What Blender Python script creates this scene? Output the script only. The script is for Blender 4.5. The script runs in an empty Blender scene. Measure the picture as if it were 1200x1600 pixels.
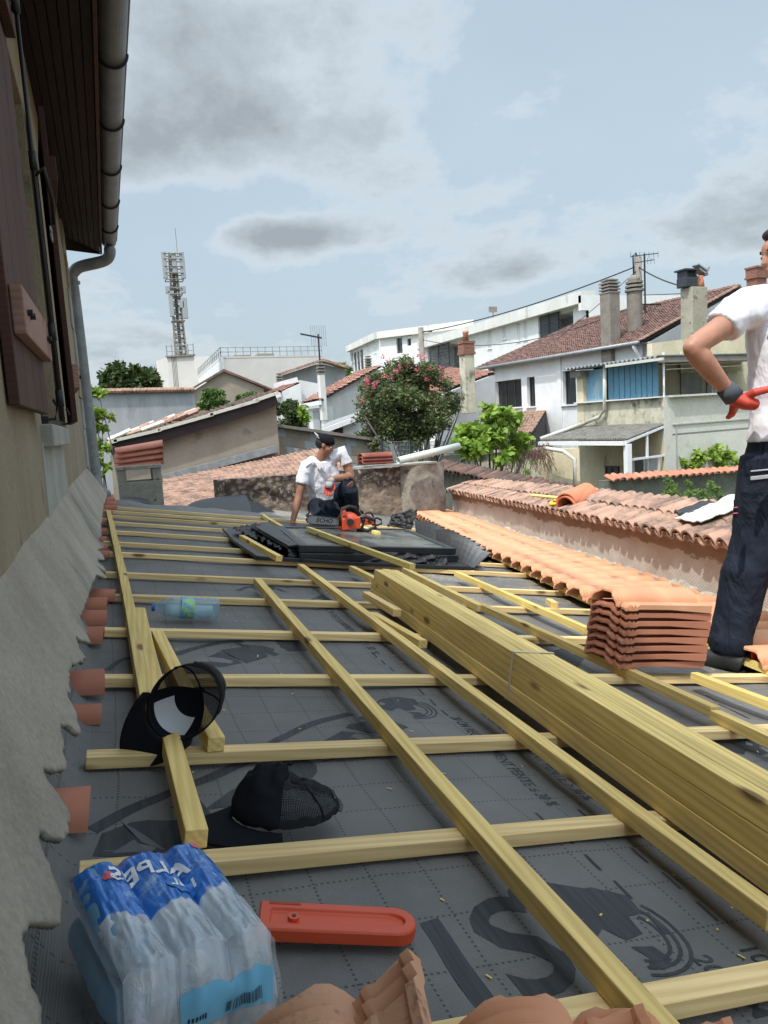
import bpy, bmesh, math, random
from mathutils import Vector, Matrix, noise
random.seed(7)
CLX, CLY = 2.1, 5.3
SC = bpy.context.scene
COL = SC.collection
rad = math.radians
# ------------------------------------------------------------------ camera
ZC = 4.0                      # camera height above the ground
H = 0.74                      # camera height above the roof plane at x = 0
TS = math.tan(rad(10)); SL = rad(10)
FPX = 1150.0
_Y = Vector((166-600, 685-800, FPX)).normalized()
_U = _Y.cross(Vector((1, -0.06, 0))).normalized()
if _U.y > 0: _U = -_U
_X = _Y.cross(_U)
if _X.x < 0: _X = -_X
CAM = Vector((0, 0, ZC))
cam_d = bpy.data.cameras.new('camera'); cam = bpy.data.objects.new('camera', cam_d); COL.objects.link(cam)
r_ = Vector((_X.x, _Y.x, _U.x)); u_ = -Vector((_X.y, _Y.y, _U.y)); b_ = -Vector((_X.z, _Y.z, _U.z))
cam.matrix_world = Matrix(((r_.x, u_.x, b_.x, 0), (r_.y, u_.y, b_.y, 0), (r_.z, u_.z, b_.z, ZC), (0, 0, 0, 1)))
cam_d.sensor_fit = 'HORIZONTAL'; cam_d.sensor_width = 36; cam_d.lens = 36*FPX/1200
cam_d.clip_start = 0.05; cam_d.clip_end = 3000
SC.camera = cam
# ------------------------------------------------------------------ world: hazy blue sky with broken cloud
W = bpy.data.worlds.new('World'); SC.world = W; W.use_nodes = True
wt = W.node_tree; wn = wt.nodes; wl = wt.links; wn.clear()
wo = wn.new('ShaderNodeOutputWorld'); wbg = wn.new('ShaderNodeBackground'); wl.new(wbg.outputs[0], wo.inputs[0])
sun_el, sun_az = rad(60), rad(-125)      # azimuth from +Y clockwise: the sun stands to the left and a little behind
sky = wn.new('ShaderNodeTexSky'); sky.sky_type = 'NISHITA'; sky.sun_disc = False
sky.sun_elevation = sun_el; sky.sun_rotation = sun_az; sky.air_density = 1.4; sky.dust_density = 3.0; sky.ozone_density = 1.5
tc = wn.new('ShaderNodeTexCoord'); sp = wn.new('ShaderNodeSeparateXYZ'); wl.new(tc.outputs['Generated'], sp.inputs[0])
def wmath(op, a, b=None, clamp=False):
    n = wn.new('ShaderNodeMath'); n.operation = op; n.use_clamp = clamp
    for i, v in enumerate((a, b)):
        if v is None: continue
        if isinstance(v, (int, float)): n.inputs[i].default_value = v
        else: wl.new(v, n.inputs[i])
    return n.outputs[0]
zz = wmath('ADD', wmath('MAXIMUM', sp.outputs[2], 0.0), 0.30)
cx = wmath('DIVIDE', sp.outputs[0], zz); cy = wmath('DIVIDE', sp.outputs[1], zz)
cb = wn.new('ShaderNodeCombineXYZ'); wl.new(cx, cb.inputs[0]); wl.new(cy, cb.inputs[1])
def wnoise(scale, det, rough, off, dist=0.0):
    m = wn.new('ShaderNodeMapping'); m.inputs['Location'].default_value = off; wl.new(cb.outputs[0], m.inputs[0])
    n = wn.new('ShaderNodeTexNoise'); n.inputs['Scale'].default_value = scale; n.inputs['Detail'].default_value = det
    n.inputs['Roughness'].default_value = rough; n.inputs['Distortion'].default_value = dist
    wl.new(m.outputs[0], n.inputs['Vector']); return n.outputs['Fac']
def wramp(v, stops):
    r = wn.new('ShaderNodeValToRGB'); wl.new(v, r.inputs[0]); e = r.color_ramp.elements
    e[0].position, e[0].color = stops[0][0], (*stops[0][1], 1); e[1].position, e[1].color = stops[-1][0], (*stops[-1][1], 1)
    for p, c in stops[1:-1]:
        x = e.new(p); x.color = (*c, 1)
    return r.outputs[0]
def wmix(f, a, b):
    n = wn.new('ShaderNodeMix'); n.data_type = 'RGBA'; wl.new(f, n.inputs[0]); 
    for i, v in ((6, a), (7, b)):
        if isinstance(v, tuple): n.inputs[i].default_value = (*v, 1)
        else: wl.new(v, n.inputs[i])
    return n.outputs[2]
sv = wn.new('ShaderNodeVectorMath'); sv.operation = 'SCALE'; wl.new(sky.outputs[0], sv.inputs[0]); sv.inputs['Scale'].default_value = 0.10
veil = wmix(wramp(wnoise(0.9, 5, .6, (3, 7, 0)), [(.2, (.60,)*3), (.8, (.92,)*3)]), sv.outputs[0], (0.42, 0.515, 0.59))
def wdir(px, py):
    d = Vector(((px-600), (py-800), FPX)); v = Vector((d.dot(_X), d.dot(_Y), d.dot(_U))).normalized(); return v
def wvec(op, a, b=None):
    n = wn.new('ShaderNodeVectorMath'); n.operation = op; wl.new(a, n.inputs[0]); 
    if b is not None: n.inputs[1].default_value = b
    return n
dirn = wvec('NORMALIZE', tc.outputs['Generated']).outputs[0]
def blob(px, py, rx, ry, amp):
    c = wdir(px, py); h = Vector((c.y, -c.x, 0)).normalized(); v = h.cross(c)
    dx = wmath('DIVIDE', wvec('DOT_PRODUCT', dirn, h).outputs['Value'], rx/1150); dy = wmath('DIVIDE', wmath('SUBTRACT', wvec('DOT_PRODUCT', dirn, v).outputs['Value'], 0.0), ry/1150)
    r2_ = wmath('ADD', wmath('MULTIPLY', dx, dx), wmath('MULTIPLY', dy, dy)); g = wmath('EXPONENT', wmath('MULTIPLY', r2_, -1.0)); fw = wmath('GREATER_THAN', wvec('DOT_PRODUCT', dirn, c).outputs['Value'], 0.0)
    return wmath('MULTIPLY', wmath('MULTIPLY', g, fw), amp)
n1 = wnoise(1.15, 12, .64, (CLX, CLY, 0), 0.12)
for bb in ((320, 120, 250, 95, .11), (500, 190, 200, 50, .08), (330, 325, 260, 24, -.09), (200, 495, 110, 28, .05), (600, 480, 90, 22, .035), (850, 408, 110, 24, .03), (340, 545, 200, 24, .05), (300, 230, 180, 55, .12), (440, 372, 100, 30, .30), (210, 530, 120, 30, .09), (575, 490, 70, 22, .05), (330, 570, 140, 20, .05), (430, 30, 250, 40, .05), (1130, 330, 140, 40, .09), (760, 300, 90, 25, .06), (800, 420, 80, 24, .07), (900, 120, 260, 140, -.10), (700, 60, 220, 60, -.05), (900, 300, 120, 60, -.04), (1060, 180, 120, 100, -.06)):
    n1 = wmath('ADD', n1, blob(*bb))
dens = wramp(n1, [(.505, (0,)*3), (.57, (.65,)*3), (.70, (1,)*3)])
shade = wramp(n1, [(.51, (.60, .645, .67)), (.555, (.52, .565, .60)), (.62, (.38, .43, .465)), (.72, (.27, .31, .35))])
cl = wmix(dens, veil, shade)
# extra sky glow towards the sun, high behind the camera, added to lift shade
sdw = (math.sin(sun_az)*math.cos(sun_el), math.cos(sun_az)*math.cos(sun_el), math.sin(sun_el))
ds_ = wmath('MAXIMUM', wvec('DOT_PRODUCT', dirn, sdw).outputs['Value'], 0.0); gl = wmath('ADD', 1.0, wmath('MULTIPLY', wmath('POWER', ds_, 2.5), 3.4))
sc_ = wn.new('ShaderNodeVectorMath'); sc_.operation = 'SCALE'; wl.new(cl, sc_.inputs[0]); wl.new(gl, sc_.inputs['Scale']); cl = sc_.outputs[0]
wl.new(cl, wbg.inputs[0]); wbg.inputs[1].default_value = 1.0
# ------------------------------------------------------------------ sun
sd = bpy.data.lights.new('sun', 'SUN'); so = bpy.data.objects.new('sun', sd); COL.objects.link(so)
sd.energy = 2.8; sd.angle = rad(1.2); sd.color = (1.0, 0.95, 0.87)
sdir = Vector((math.sin(sun_az)*math.cos(sun_el), math.cos(sun_az)*math.cos(sun_el), math.sin(sun_el)))
so.rotation_euler = sdir.to_track_quat('Z', 'Y').to_euler()
vs = SC.view_settings; vs.view_transform = 'Standard'; vs.look = 'None'; vs.gamma = 1; vs.use_curve_mapping = False; vs.exposure = 0.46
SC.render.engine = 'CYCLES'
# ------------------------------------------------------------------ rays from photo pixels
def ray(px, py):
    d = Vector((px-600, py-800, FPX)); return Vector((d.dot(_X), d.dot(_Y), d.dot(_U)))
def at(px, py, x=None, y=None, z=None, depth=None):
    r = ray(px, py)
    if x is not None: k = x/r.x
    elif y is not None: k = y/r.y
    elif z is not None: k = (z-ZC)/r.z
    else: k = depth/FPX
    return CAM + r*k
def atp(px, py, p0, n):
    r = ray(px, py); return CAM + r*((p0-CAM).dot(n)/r.dot(n))
def RZ(x): return ZC - H - TS*x
NR = Vector((math.sin(SL), 0, math.cos(SL))); ER = Vector((math.cos(SL), 0, -math.sin(SL)))
P0R = Vector((0, 0, ZC-H))
def RP(px, py, up=0.0): return atp(px, py, P0R + NR*up, NR)
def RW(x, y, up=0.0): return Vector((x, y, RZ(x))) + NR*up
# ------------------------------------------------------------------ object helpers
def Wm(o):
    m = o.matrix_basis.copy(); p = o.parent
    while p: m = p.matrix_basis @ m; p = p.parent
    return m
def tag(o, label=None, cat=None, group=None, kind=None, category=None):
    cat = cat or category
    if label: o['label'] = label
    if cat: o['category'] = cat
    if group: o['group'] = group
    if kind: o['kind'] = kind
    return o
def thing(name, label, cat, loc=(0, 0, 0), rz=0.0, group=None, mat=None):
    o = bpy.data.objects.new(name, None); COL.objects.link(o); o.empty_display_size = .1
    if mat is not None: o.matrix_basis = mat
    else: o.location = loc; o.rotation_euler = (0, 0, rz)
    return tag(o, label, cat, group)
class MB:
    """mesh builder; coordinates are world unless built with local=True"""
    def __init__(s): s.v = []; s.f = []; s.mi = []; s.cur = 0
    def add(s, vs, fs):
        b = len(s.v); s.v += [Vector(v) for v in vs]
        for f in fs: s.f.append(tuple(b+i for i in f)); s.mi.append(s.cur)
        return s
    def box(s, c, d, M=None):
        x, y, z = d[0]/2, d[1]/2, d[2]/2
        vs = [Vector((i*x, j*y, k*z)) for i in (-1, 1) for j in (-1, 1) for k in (-1, 1)]
        c = Vector(c); vs = [(M @ v if M else v)+c for v in vs]
        return s.add(vs, [(0,1,3,2),(4,6,7,5),(0,4,5,1),(2,3,7,6),(0,2,6,4),(1,5,7,3)])
    def plank(s, L, w, h, amp=.002, seed=0.0):
        """board along local x from 0 to L, sawn from wood that has bowed and twisted a little"""
        n = max(2, int(L/.18)); vs = []; k = math.pi/L
        for i in range(n+1):
            x = L*i/n; b = amp*math.sin(x*k)*min(1.5, L)*(1 if noise.noise((seed, 1, 1)) > 0 else -1); e = amp*.6*noise.noise((x*1.3, seed, 2)); tw = .02*noise.noise((x*.6, seed, 5))
            for j, q in ((-1, -1), (1, -1), (1, 1), (-1, 1)):
                y, z = j*w/2, q*h/2; vs.append((x, y*math.cos(tw)-z*math.sin(tw)+b+e, z*math.cos(tw)+y*math.sin(tw)+e*.3))
        fs = [(3, 2, 1, 0), (n*4, n*4+1, n*4+2, n*4+3)]+[(i*4+j, i*4+(j+1) % 4, (i+1)*4+(j+1) % 4, (i+1)*4+j) for i in range(n) for j in range(4)]
        return s.add(vs, fs)
    def prism(s, pts, ext):
        """closed polygon swept by vector ext"""
        n = len(pts); ext = Vector(ext); a = [Vector(p) for p in pts]
        fs = [tuple(range(n))[::-1], tuple(range(n, 2*n))] + [(i, (i+1) % n, n+(i+1) % n, n+i) for i in range(n)]
        return s.add(a+[p+ext for p in a], fs)
    def bar(s, a, b, w, h, up=(0, 0, 1)):
        a = Vector(a); b = Vector(b); d = (b-a).normalized(); up = Vector(up)
        sx = d.cross(up).normalized(); uz = sx.cross(d).normalized()
        c = [sx*i*w/2 + uz*j*h/2 for i, j in ((-1,-1),(1,-1),(1,1),(-1,1))]
        return s.add([a+q for q in c]+[b+q for q in c], [(3,2,1,0),(4,5,6,7),(0,1,5,4),(1,2,6,5),(2,3,7,6),(3,0,4,7)])
    def tube(s, path, r, n=10, cap=True, ref=(0, 0, 1), flat=1.0):
        path = [Vector(p) for p in path]; R = r if isinstance(r, (list, tuple)) else [r]*len(path)
        vs = []; m = len(path)
        for i, p in enumerate(path):
            d = (path[min(i+1, m-1)]-path[max(i-1, 0)]).normalized(); rf = Vector(ref)
            if abs(d.dot(rf)) > .97: rf = Vector((1, 0, 0)) if abs(d.x) < .9 else Vector((0, 1, 0))
            a = d.cross(rf).normalized(); b = a.cross(d)
            ra, rb = R[i] if isinstance(R[i], (list, tuple)) else (R[i], R[i]*flat)
            for k in range(n):
                t = 2*math.pi*k/n; vs.append(p + a*math.cos(t)*ra + b*math.sin(t)*rb)
        fs = [(i*n+k, i*n+(k+1) % n, (i+1)*n+(k+1) % n, (i+1)*n+k) for i in range(m-1) for k in range(n)]
        if cap: fs += [tuple(range(n))[::-1], tuple(range((m-1)*n, m*n))]
        return s.add(vs, fs)
    def ell(s, c, r, M=None, nu=14, nv=9):
        c = Vector(c); vs = []; 
        for j in range(1, nv):
            ph = math.pi*j/nv
            for i in range(nu):
                t = 2*math.pi*i/nu; v = Vector((r[0]*math.sin(ph)*math.cos(t), r[1]*math.sin(ph)*math.sin(t), r[2]*math.cos(ph)))
                vs.append((M @ v if M else v)+c)
        t0 = Vector((0, 0, r[2])); b0 = -t0
        vs += [(M @ t0 if M else t0)+c, (M @ b0 if M else b0)+c]; T = len(vs)-2; B = T+1
        fs = [(j*nu+i, (j+1)*nu+i, (j+1)*nu+(i+1) % nu, j*nu+(i+1) % nu) for j in range(nv-2) for i in range(nu)]
        fs += [(T, i, (i+1) % nu) for i in range(nu)] + [(B, (nv-2)*nu+(i+1) % nu, (nv-2)*nu+i) for i in range(nu)]
        return s.add(vs, fs)
    def lathe(s, prof, M=None, n=18, cap=True):
        vs = []; M = M or Matrix()
        for r, z in prof:
            for k in range(n):
                t = 2*math.pi*k/n; vs.append(M @ Vector((r*math.cos(t), r*math.sin(t), z)))
        m = len(prof)
        fs = [(i*n+k, i*n+(k+1) % n, (i+1)*n+(k+1) % n, (i+1)*n+k) for i in range(m-1) for k in range(n)]
        if cap: fs += [tuple(range(n))[::-1], tuple(range((m-1)*n, m*n))]
        return s.add(vs, fs)
    def grid(s, fn, nu, nv):
        vs = [fn(i/nu, j/nv) for j in range(nv+1) for i in range(nu+1)]
        fs = [(j*(nu+1)+i, j*(nu+1)+i+1, (j+1)*(nu+1)+i+1, (j+1)*(nu+1)+i) for j in range(nv) for i in range(nu)]
        return s.add(vs, fs)
    def mesh(s, name, smooth=False, M=None):
        me = bpy.data.meshes.new(name)
        me.from_pydata([(M @ v if M else v) for v in s.v], [], s.f); 
        if any(s.mi): me.polygons.foreach_set('material_index', s.mi)
        if smooth: me.polygons.foreach_set('use_smooth', [True]*len(me.polygons))
        me.update(); return me
    def build(s, name, mat, parent=None, local=False, smooth=False, bevel=0, auto=None, fix=True, **tg):
        M = None
        if parent is not None and not local: M = Wm(parent).inverted()
        me = s.mesh(name, smooth or auto is not None, M)
        if fix:
            bm = bmesh.new(); bm.from_mesh(me); bmesh.ops.recalc_face_normals(bm, faces=bm.faces); bm.to_mesh(me); bm.free()
        for m in (mat if isinstance(mat, (list, tuple)) else [mat]): me.materials.append(m)
        if auto is not None: me.set_sharp_from_angle(angle=rad(auto))
        o = bpy.data.objects.new(name, me); COL.objects.link(o); o.parent = parent
        if bevel:
            b = o.modifiers.new('bevel', 'BEVEL'); b.width = bevel; b.segments = 2; b.limit_method = 'ANGLE'; b.angle_limit = rad(40)
        return tag(o, **tg)
def inst(name, me, M, parent=None, **tg):
    """a copy of mesh data placed by world matrix M"""
    o = bpy.data.objects.new(name, me); COL.objects.link(o); o.parent = parent
    o.matrix_basis = (Wm(parent).inverted() @ M) if parent else M
    return tag(o, **tg)
def frame(p, ex, ey, ez):
    return Matrix(((ex.x, ey.x, ez.x, p.x), (ex.y, ey.y, ez.y, p.y), (ex.z, ey.z, ez.z, p.z), (0, 0, 0, 1)))
def copy_tree(o, parent=None):
    c = o.copy(); COL.objects.link(c); c.parent = parent
    for ch in [x for x in bpy.data.objects if x.parent == o]: copy_tree(ch, c)
    return c
def mod_solid(o, t, off=-1):
    m = o.modifiers.new('solidify', 'SOLIDIFY'); m.thickness = t; m.offset = off; return o
def mod_sub(o, n=1):
    m = o.modifiers.new('subdivision', 'SUBSURF'); m.levels = n; m.render_levels = n; return o
def remesh(o, vox, sm=4):
    m = o.modifiers.new('remesh', 'REMESH'); m.mode = 'VOXEL'; m.voxel_size = vox; m.use_smooth_shade = True
    k = o.modifiers.new('smooth', 'SMOOTH'); k.factor = .5; k.iterations = sm; return o
# ------------------------------------------------------------------ materials
class NT:
    def __init__(s, name, rough=.8, metal=0, spec=.5):
        s.m = bpy.data.materials.new(name); s.m.use_nodes = True; s.t = s.m.node_tree; s.n = s.t.nodes; s.l = s.t.links
        s.b = s.n['Principled BSDF']; s.b.inputs['Roughness'].default_value = rough; s.b.inputs['Metallic'].default_value = metal
        s.b.inputs['Specular IOR Level'].default_value = spec
        s.tc = s.n.new('ShaderNodeTexCoord'); s.oi = None
    def co(s, scale=(1, 1, 1), kind='Object', rnd=0.0, loc=(0, 0, 0), rot=(0, 0, 0)):
        m = s.n.new('ShaderNodeMapping'); m.inputs['Scale'].default_value = scale; m.inputs['Location'].default_value = loc; m.inputs['Rotation'].default_value = rot
        src = s.tc.outputs[kind]
        if rnd:
            if not s.oi: s.oi = s.n.new('ShaderNodeObjectInfo')
            v = s.n.new('ShaderNodeVectorMath'); v.operation = 'SCALE'; v.inputs[0].default_value = (37, 91, 53); s.l.new(s.oi.outputs['Random'], v.inputs['Scale'])
            a = s.n.new('ShaderNodeVectorMath'); s.l.new(src, a.inputs[0]); s.l.new(v.outputs[0], a.inputs[1]); src = a.outputs[0]
        s.l.new(src, m.inputs[0]); return m.outputs[0]
    def noise(s, co, scale=5, det=6, rough=.6, dist=0):
        n = s.n.new('ShaderNodeTexNoise'); n.inputs['Scale'].default_value = scale; n.inputs['Detail'].default_value = det
        n.inputs['Roughness'].default_value = rough; n.inputs['Distortion'].default_value = dist; s.l.new(co, n.inputs['Vector']); return n.outputs['Fac']
    def vor(s, co, scale=5, feat='F1', out='Distance'):
        n = s.n.new('ShaderNodeTexVoronoi'); n.feature = feat; n.inputs['Scale'].default_value = scale; s.l.new(co, n.inputs['Vector']); return n.outputs[out]
    def wave(s, co, scale, dist=2, det=2, dirn='X', dsc=1.0):
        n = s.n.new('ShaderNodeTexWave'); n.bands_direction = dirn; n.inputs['Scale'].default_value = scale; n.inputs['Distortion'].default_value = dist
        n.inputs['Detail'].default_value = det; n.inputs['Detail Scale'].default_value = dsc; s.l.new(co, n.inputs['Vector']); return n.outputs['Fac']
    def ramp(s, v, stops, interp='LINEAR'):
        r = s.n.new('ShaderNodeValToRGB'); s.l.new(v, r.inputs[0]); e = r.color_ramp.elements; r.color_ramp.interpolation = interp
        f = lambda c: (c, c, c, 1) if isinstance(c, (int, float)) else (*c, 1)
        e[0].position, e[0].color = stops[0][0], f(stops[0][1]); e[1].position, e[1].color = stops[-1][0], f(stops[-1][1])
        for p, c in stops[1:-1]: e.new(p).color = f(c)
        return r.outputs[0]
    def mix(s, f, a, b, mode='MIX'):
        n = s.n.new('ShaderNodeMix'); n.data_type = 'RGBA'; n.blend_type = mode
        for i, v in ((0, f), (6, a), (7, b)):
            if isinstance(v, (int, float)) and i == 0: n.inputs[0].default_value = v
            elif isinstance(v, tuple): n.inputs[i].default_value = (*v, 1)
            else: s.l.new(v, n.inputs[i])
        return n.outputs[2]
    def math(s, op, a, b=None, clamp=False):
        n = s.n.new('ShaderNodeMath'); n.operation = op; n.use_clamp = clamp
        for i, v in enumerate((a, b)):
            if v is None: continue
            if isinstance(v, (int, float)): n.inputs[i].default_value = v
            else: s.l.new(v, n.inputs[i])
        return n.outputs[0]
    def sep(s, co):
        n = s.n.new('ShaderNodeSeparateXYZ'); s.l.new(co, n.inputs[0]); return n.outputs
    def rand(s):
        if not s.oi: s.oi = s.n.new('ShaderNodeObjectInfo')
        return s.oi.outputs['Random']
    def col(s, c):
        if isinstance(c, tuple): s.b.inputs['Base Color'].default_value = (*c, 1)
        else: s.l.new(c, s.b.inputs['Base Color'])
        return s
    def bump(s, h, strength=.3, dist=.01):
        n = s.n.new('ShaderNodeBump'); n.inputs['Strength'].default_value = strength; n.inputs['Distance'].default_value = dist
        s.l.new(h, n.inputs['Height']); s.l.new(n.outputs[0], s.b.inputs['Normal']); return s
    def rough(s, v): s.l.new(v, s.b.inputs['Roughness']); return s
def plain(name, c, rough=.7, metal=0, var=.25, scale=8, bump=.15, bs=60, bd=.003, rnd=1.0, spec=.5):
    t = NT(name, rough, metal, spec); co = t.co(rnd=rnd)
    f = t.ramp(t.noise(co, scale, 5), [(.3, 1-var), (.7, 1+var*.6)])
    t.col(t.mix(1.0, t.mix(0.0, c, c), f, 'MULTIPLY'))
    if bump: t.bump(t.noise(co, bs, 4), bump, bd)
    return t.m
def two(name, c1, c2, scale=3, lo=.4, hi=.6, rough=.9, bump=.3, bs=40, bd=.006, c3=None, s3=20, lo3=.62, hi3=.7, rnd=0.0, stretch=(1, 1, 1), det=6):
    t = NT(name, rough); co = t.co(stretch, rnd=rnd)
    n = t.noise(co, scale, det, .65); c = t.mix(t.ramp(n, [(lo, 0.0), (hi, 1.0)]), c1, c2)
    if c3: c = t.mix(t.ramp(t.noise(co, s3, 4, .6), [(lo3, 0.0), (hi3, 1.0)]), c, c3)
    c = t.mix(1.0, c, t.ramp(t.noise(t.co(), bs*2.2, 4, .75), [(.3, .80), (.7, 1.12)]), 'MULTIPLY')
    t.col(c); t.bump(t.noise(co, bs, 8, .78), bump, bd); return t.m
M = {}
def wood(name, ca, cb, knot=(.16, .08, .03), rough=.75):
    t = NT(name, rough, 0, .3); co = t.co(rnd=1); 
    g = t.wave(t.co((.05, 1, 1), rnd=1), 30, 3.0, 2, 'DIAGONAL', 1.2)
    f = t.noise(t.co((1.2, 70, 70), rnd=1), 1.6, 4, .6)
    c = t.mix(t.ramp(g, [(.2, 0.0), (1.0, .6)]), ca, cb)
    c = t.mix(1.0, c, t.ramp(f, [(.25, .84), (.7, 1.06)]), 'MULTIPLY')
    c = t.mix(1.0, c, t.ramp(t.noise(co, 1.7, 3), [(.3, .82), (.7, 1.1)]), 'MULTIPLY')
    c = t.mix(1.0, c, t.ramp(t.rand(), [(0, .80), (1, 1.08)]), 'MULTIPLY')
    k = t.vor(t.co((3.2, 9, 9), rnd=1), 1.0)
    c = t.mix(t.ramp(k, [(.08, .9), (.12, .45), (.17, 0.0)]), c, knot)
    t.col(c); t.bump(f, .25, .001); return t.m
M['batten'] = wood('treated pine', (.92, .68, .26), (.73, .48, .145))
M['rafter'] = wood('dry treated pine', (.92, .68, .33), (.72, .48, .20))
M['yellowwood'] = wood('fresh pine', (.86, .68, .24), (.72, .52, .15))
# roofing felt with rows of little pin marks
t = NT('roofing membrane', .62, 0, .4); co = t.co()
s_ = t.sep(t.co(kind='Object'))
def dotline(a, b, step, dstep):
    fa = t.math('ABSOLUTE', t.math('SUBTRACT', t.math('FRACT', t.math('MULTIPLY', a, 1/step)), .5))
    l = t.math('LESS_THAN', fa, .0022/step)
    d = t.math('LESS_THAN', t.math('FRACT', t.math('MULTIPLY', b, 1/dstep)), .45)
    return t.math('MULTIPLY', l, d)
wob = t.math('MULTIPLY', t.math('SUBTRACT', t.noise(co, 1.3, 2), .5), .05)
xw = t.math('ADD', s_[0], wob); yw = t.math('ADD', s_[1], wob)
dots = t.math('MAXIMUM', dotline(xw, yw, .105, .011), dotline(yw, xw, .125, .011))
c = t.mix(t.ramp(t.noise(co, 2.2, 6, .65), [(.3, 0.0), (.72, 1.0)]), (.128, .125, .119), (.20, .194, .185))
c = t.mix(t.ramp(t.noise(co, 60, 3, .6), [(.66, 0.0), (.74, .5)]), c, (.20, .20, .19))
sawd = t.math('MULTIPLY', t.ramp(s_[1], [(0, 0.0), (1, 0.0)]), 0)
dustm = t.math('MULTIPLY', t.math('MULTIPLY', t.ramp(t.noise(co, 90, 3), [(.5, 0.0), (.62, 1.0)]), t.ramp(t.noise(co, 1.1, 3), [(.5, 0.0), (.62, 1.0)])),
               t.math('MULTIPLY', t.math('GREATER_THAN', s_[0], 1.25), t.math('GREATER_THAN', s_[1], 3.6)))
c = t.mix(dustm, c, (.55, .47, .32))
c = t.mix(t.math('MULTIPLY', dots, .75), c, (.018, .02, .022)); t.col(c)
ck = t.math('MULTIPLY', t.wave(t.co((1, 1, 1)), 95, 0, 0, 'X'), t.wave(t.co((1, 1, 1)), 95, 0, 0, 'Y'))
t.bump(t.math('ADD', t.math('MULTIPLY', ck, .25), t.math('MULTIPLY', t.noise(co, 7, 5, .6), 1.0)), .55, .010); M['felt'] = t.m
t = NT('printed ink', .7); co = t.co(); g = t.noise(t.co((90, 3, 1)), 1, 3)
t.col(t.mix(t.ramp(g, [(.35, 0.0), (.6, 1.0)]), (.022, .024, .027), (.045, .048, .052))); M['ink'] = t.m
t = NT('pale ink', .7); t.col((.105, .112, .116)); M['paleink'] = t.m
# mortar and plasters
M['mortar'] = two('trowelled mortar', (.35, .31, .25), (.49, .44, .365), 3, .35, .7, .95, .8, 38, .012, (.22, .215, .17), 2.2, .58, .75)
M['houseplaster'] = two('old rough render', (.30, .245, .165), (.44, .37, .255), 2.5, .35, .7, .95, .9, 30, .02, (.10, .085, .06), 5, .6, .72, stretch=(1, 1, .5))
M['patch'] = two('smooth cement patch', (.30, .30, .27), (.40, .40, .36), 3, .4, .65, .9, .4, 60, .006)
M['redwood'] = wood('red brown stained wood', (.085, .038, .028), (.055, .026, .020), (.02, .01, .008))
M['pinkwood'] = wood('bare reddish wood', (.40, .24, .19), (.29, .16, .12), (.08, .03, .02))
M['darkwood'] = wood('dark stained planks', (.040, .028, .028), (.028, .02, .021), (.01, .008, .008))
M['iron'] = plain('black iron', (.018, .018, .02), .5, .3)
M['zinc'] = two('weathered zinc', (.20, .215, .22), (.29, .305, .31), 6, .4, .65, .5, .15, 30, .002); M['zinc'].node_tree.nodes['Principled BSDF'].inputs['Metallic'].default_value = .15
def clay(name, ca, cb, cc, dark=(.06, .045, .04), lo=.60, hi=.72, rough=.8):
    t = NT(name, rough, 0, .3); co = t.co(rnd=1)
    c = t.mix(t.ramp(t.noise(co, 3.0, 4), [(.35, 0.0), (.65, 1.0)]), ca, cb)
    c = t.mix(t.ramp(t.rand(), [(.0, 0.0), (1., .5)]), c, cc)
    c = t.mix(t.ramp(t.math('ADD', t.math('MULTIPLY', t.noise(co, 5, 6, .7), .75), t.math('MULTIPLY', t.noise(co, 120, 3, .7), .25)), [(lo, 0.0), (hi, .85)]), c, dark)
    t.col(c); t.bump(t.noise(co, 150, 4), .2, .002); return t.m
M['clay'] = clay('new orange clay', (.56, .23, .12), (.63, .30, .17), (.55, .26, .15), (.10, .06, .05), .555, .66)
M['claystack'] = clay('red clay body', (.40, .15, .085), (.48, .20, .12), (.42, .18, .11), lo=.66, hi=.8)
M['oldclay'] = clay('old red clay', (.42, .15, .085), (.52, .22, .14), (.36, .15, .10), (.09, .05, .04), .56, .7)
M['mossclay'] = clay('weathered clay', (.37, .205, .14), (.44, .285, .21), (.31, .20, .155), (.075, .065, .055), .46, .60)
M['darkclay'] = clay('brown roof clay', (.145, .085, .07), (.225, .13, .105), (.12, .08, .07), (.06, .04, .035), .5, .65)
M['tarclay'] = clay('dark aged clay', (.20, .10, .075), (.10, .075, .06), (.08, .06, .05), (.04, .035, .03), .45, .6)
M['wallR'] = None
M['sooty'] = clay('sooty brown clay', (.50, .23, .13), (.58, .34, .21), (.50, .27, .16), (.09, .05, .035), .56, .66)
# ================================================================== ground
g = MB(); g.add([(-400, -300, 0), (400, -300, 0), (400, 1200, 0), (-400, 1200, 0)], [(0, 1, 2, 3)])
M['ground'] = two('dry grass and dirt', (.07, .09, .035), (.16, .13, .09), .6, .4, .6, 1, .3, 3, .05)
g.build('ground', M['ground'], kind='structure')
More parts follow.
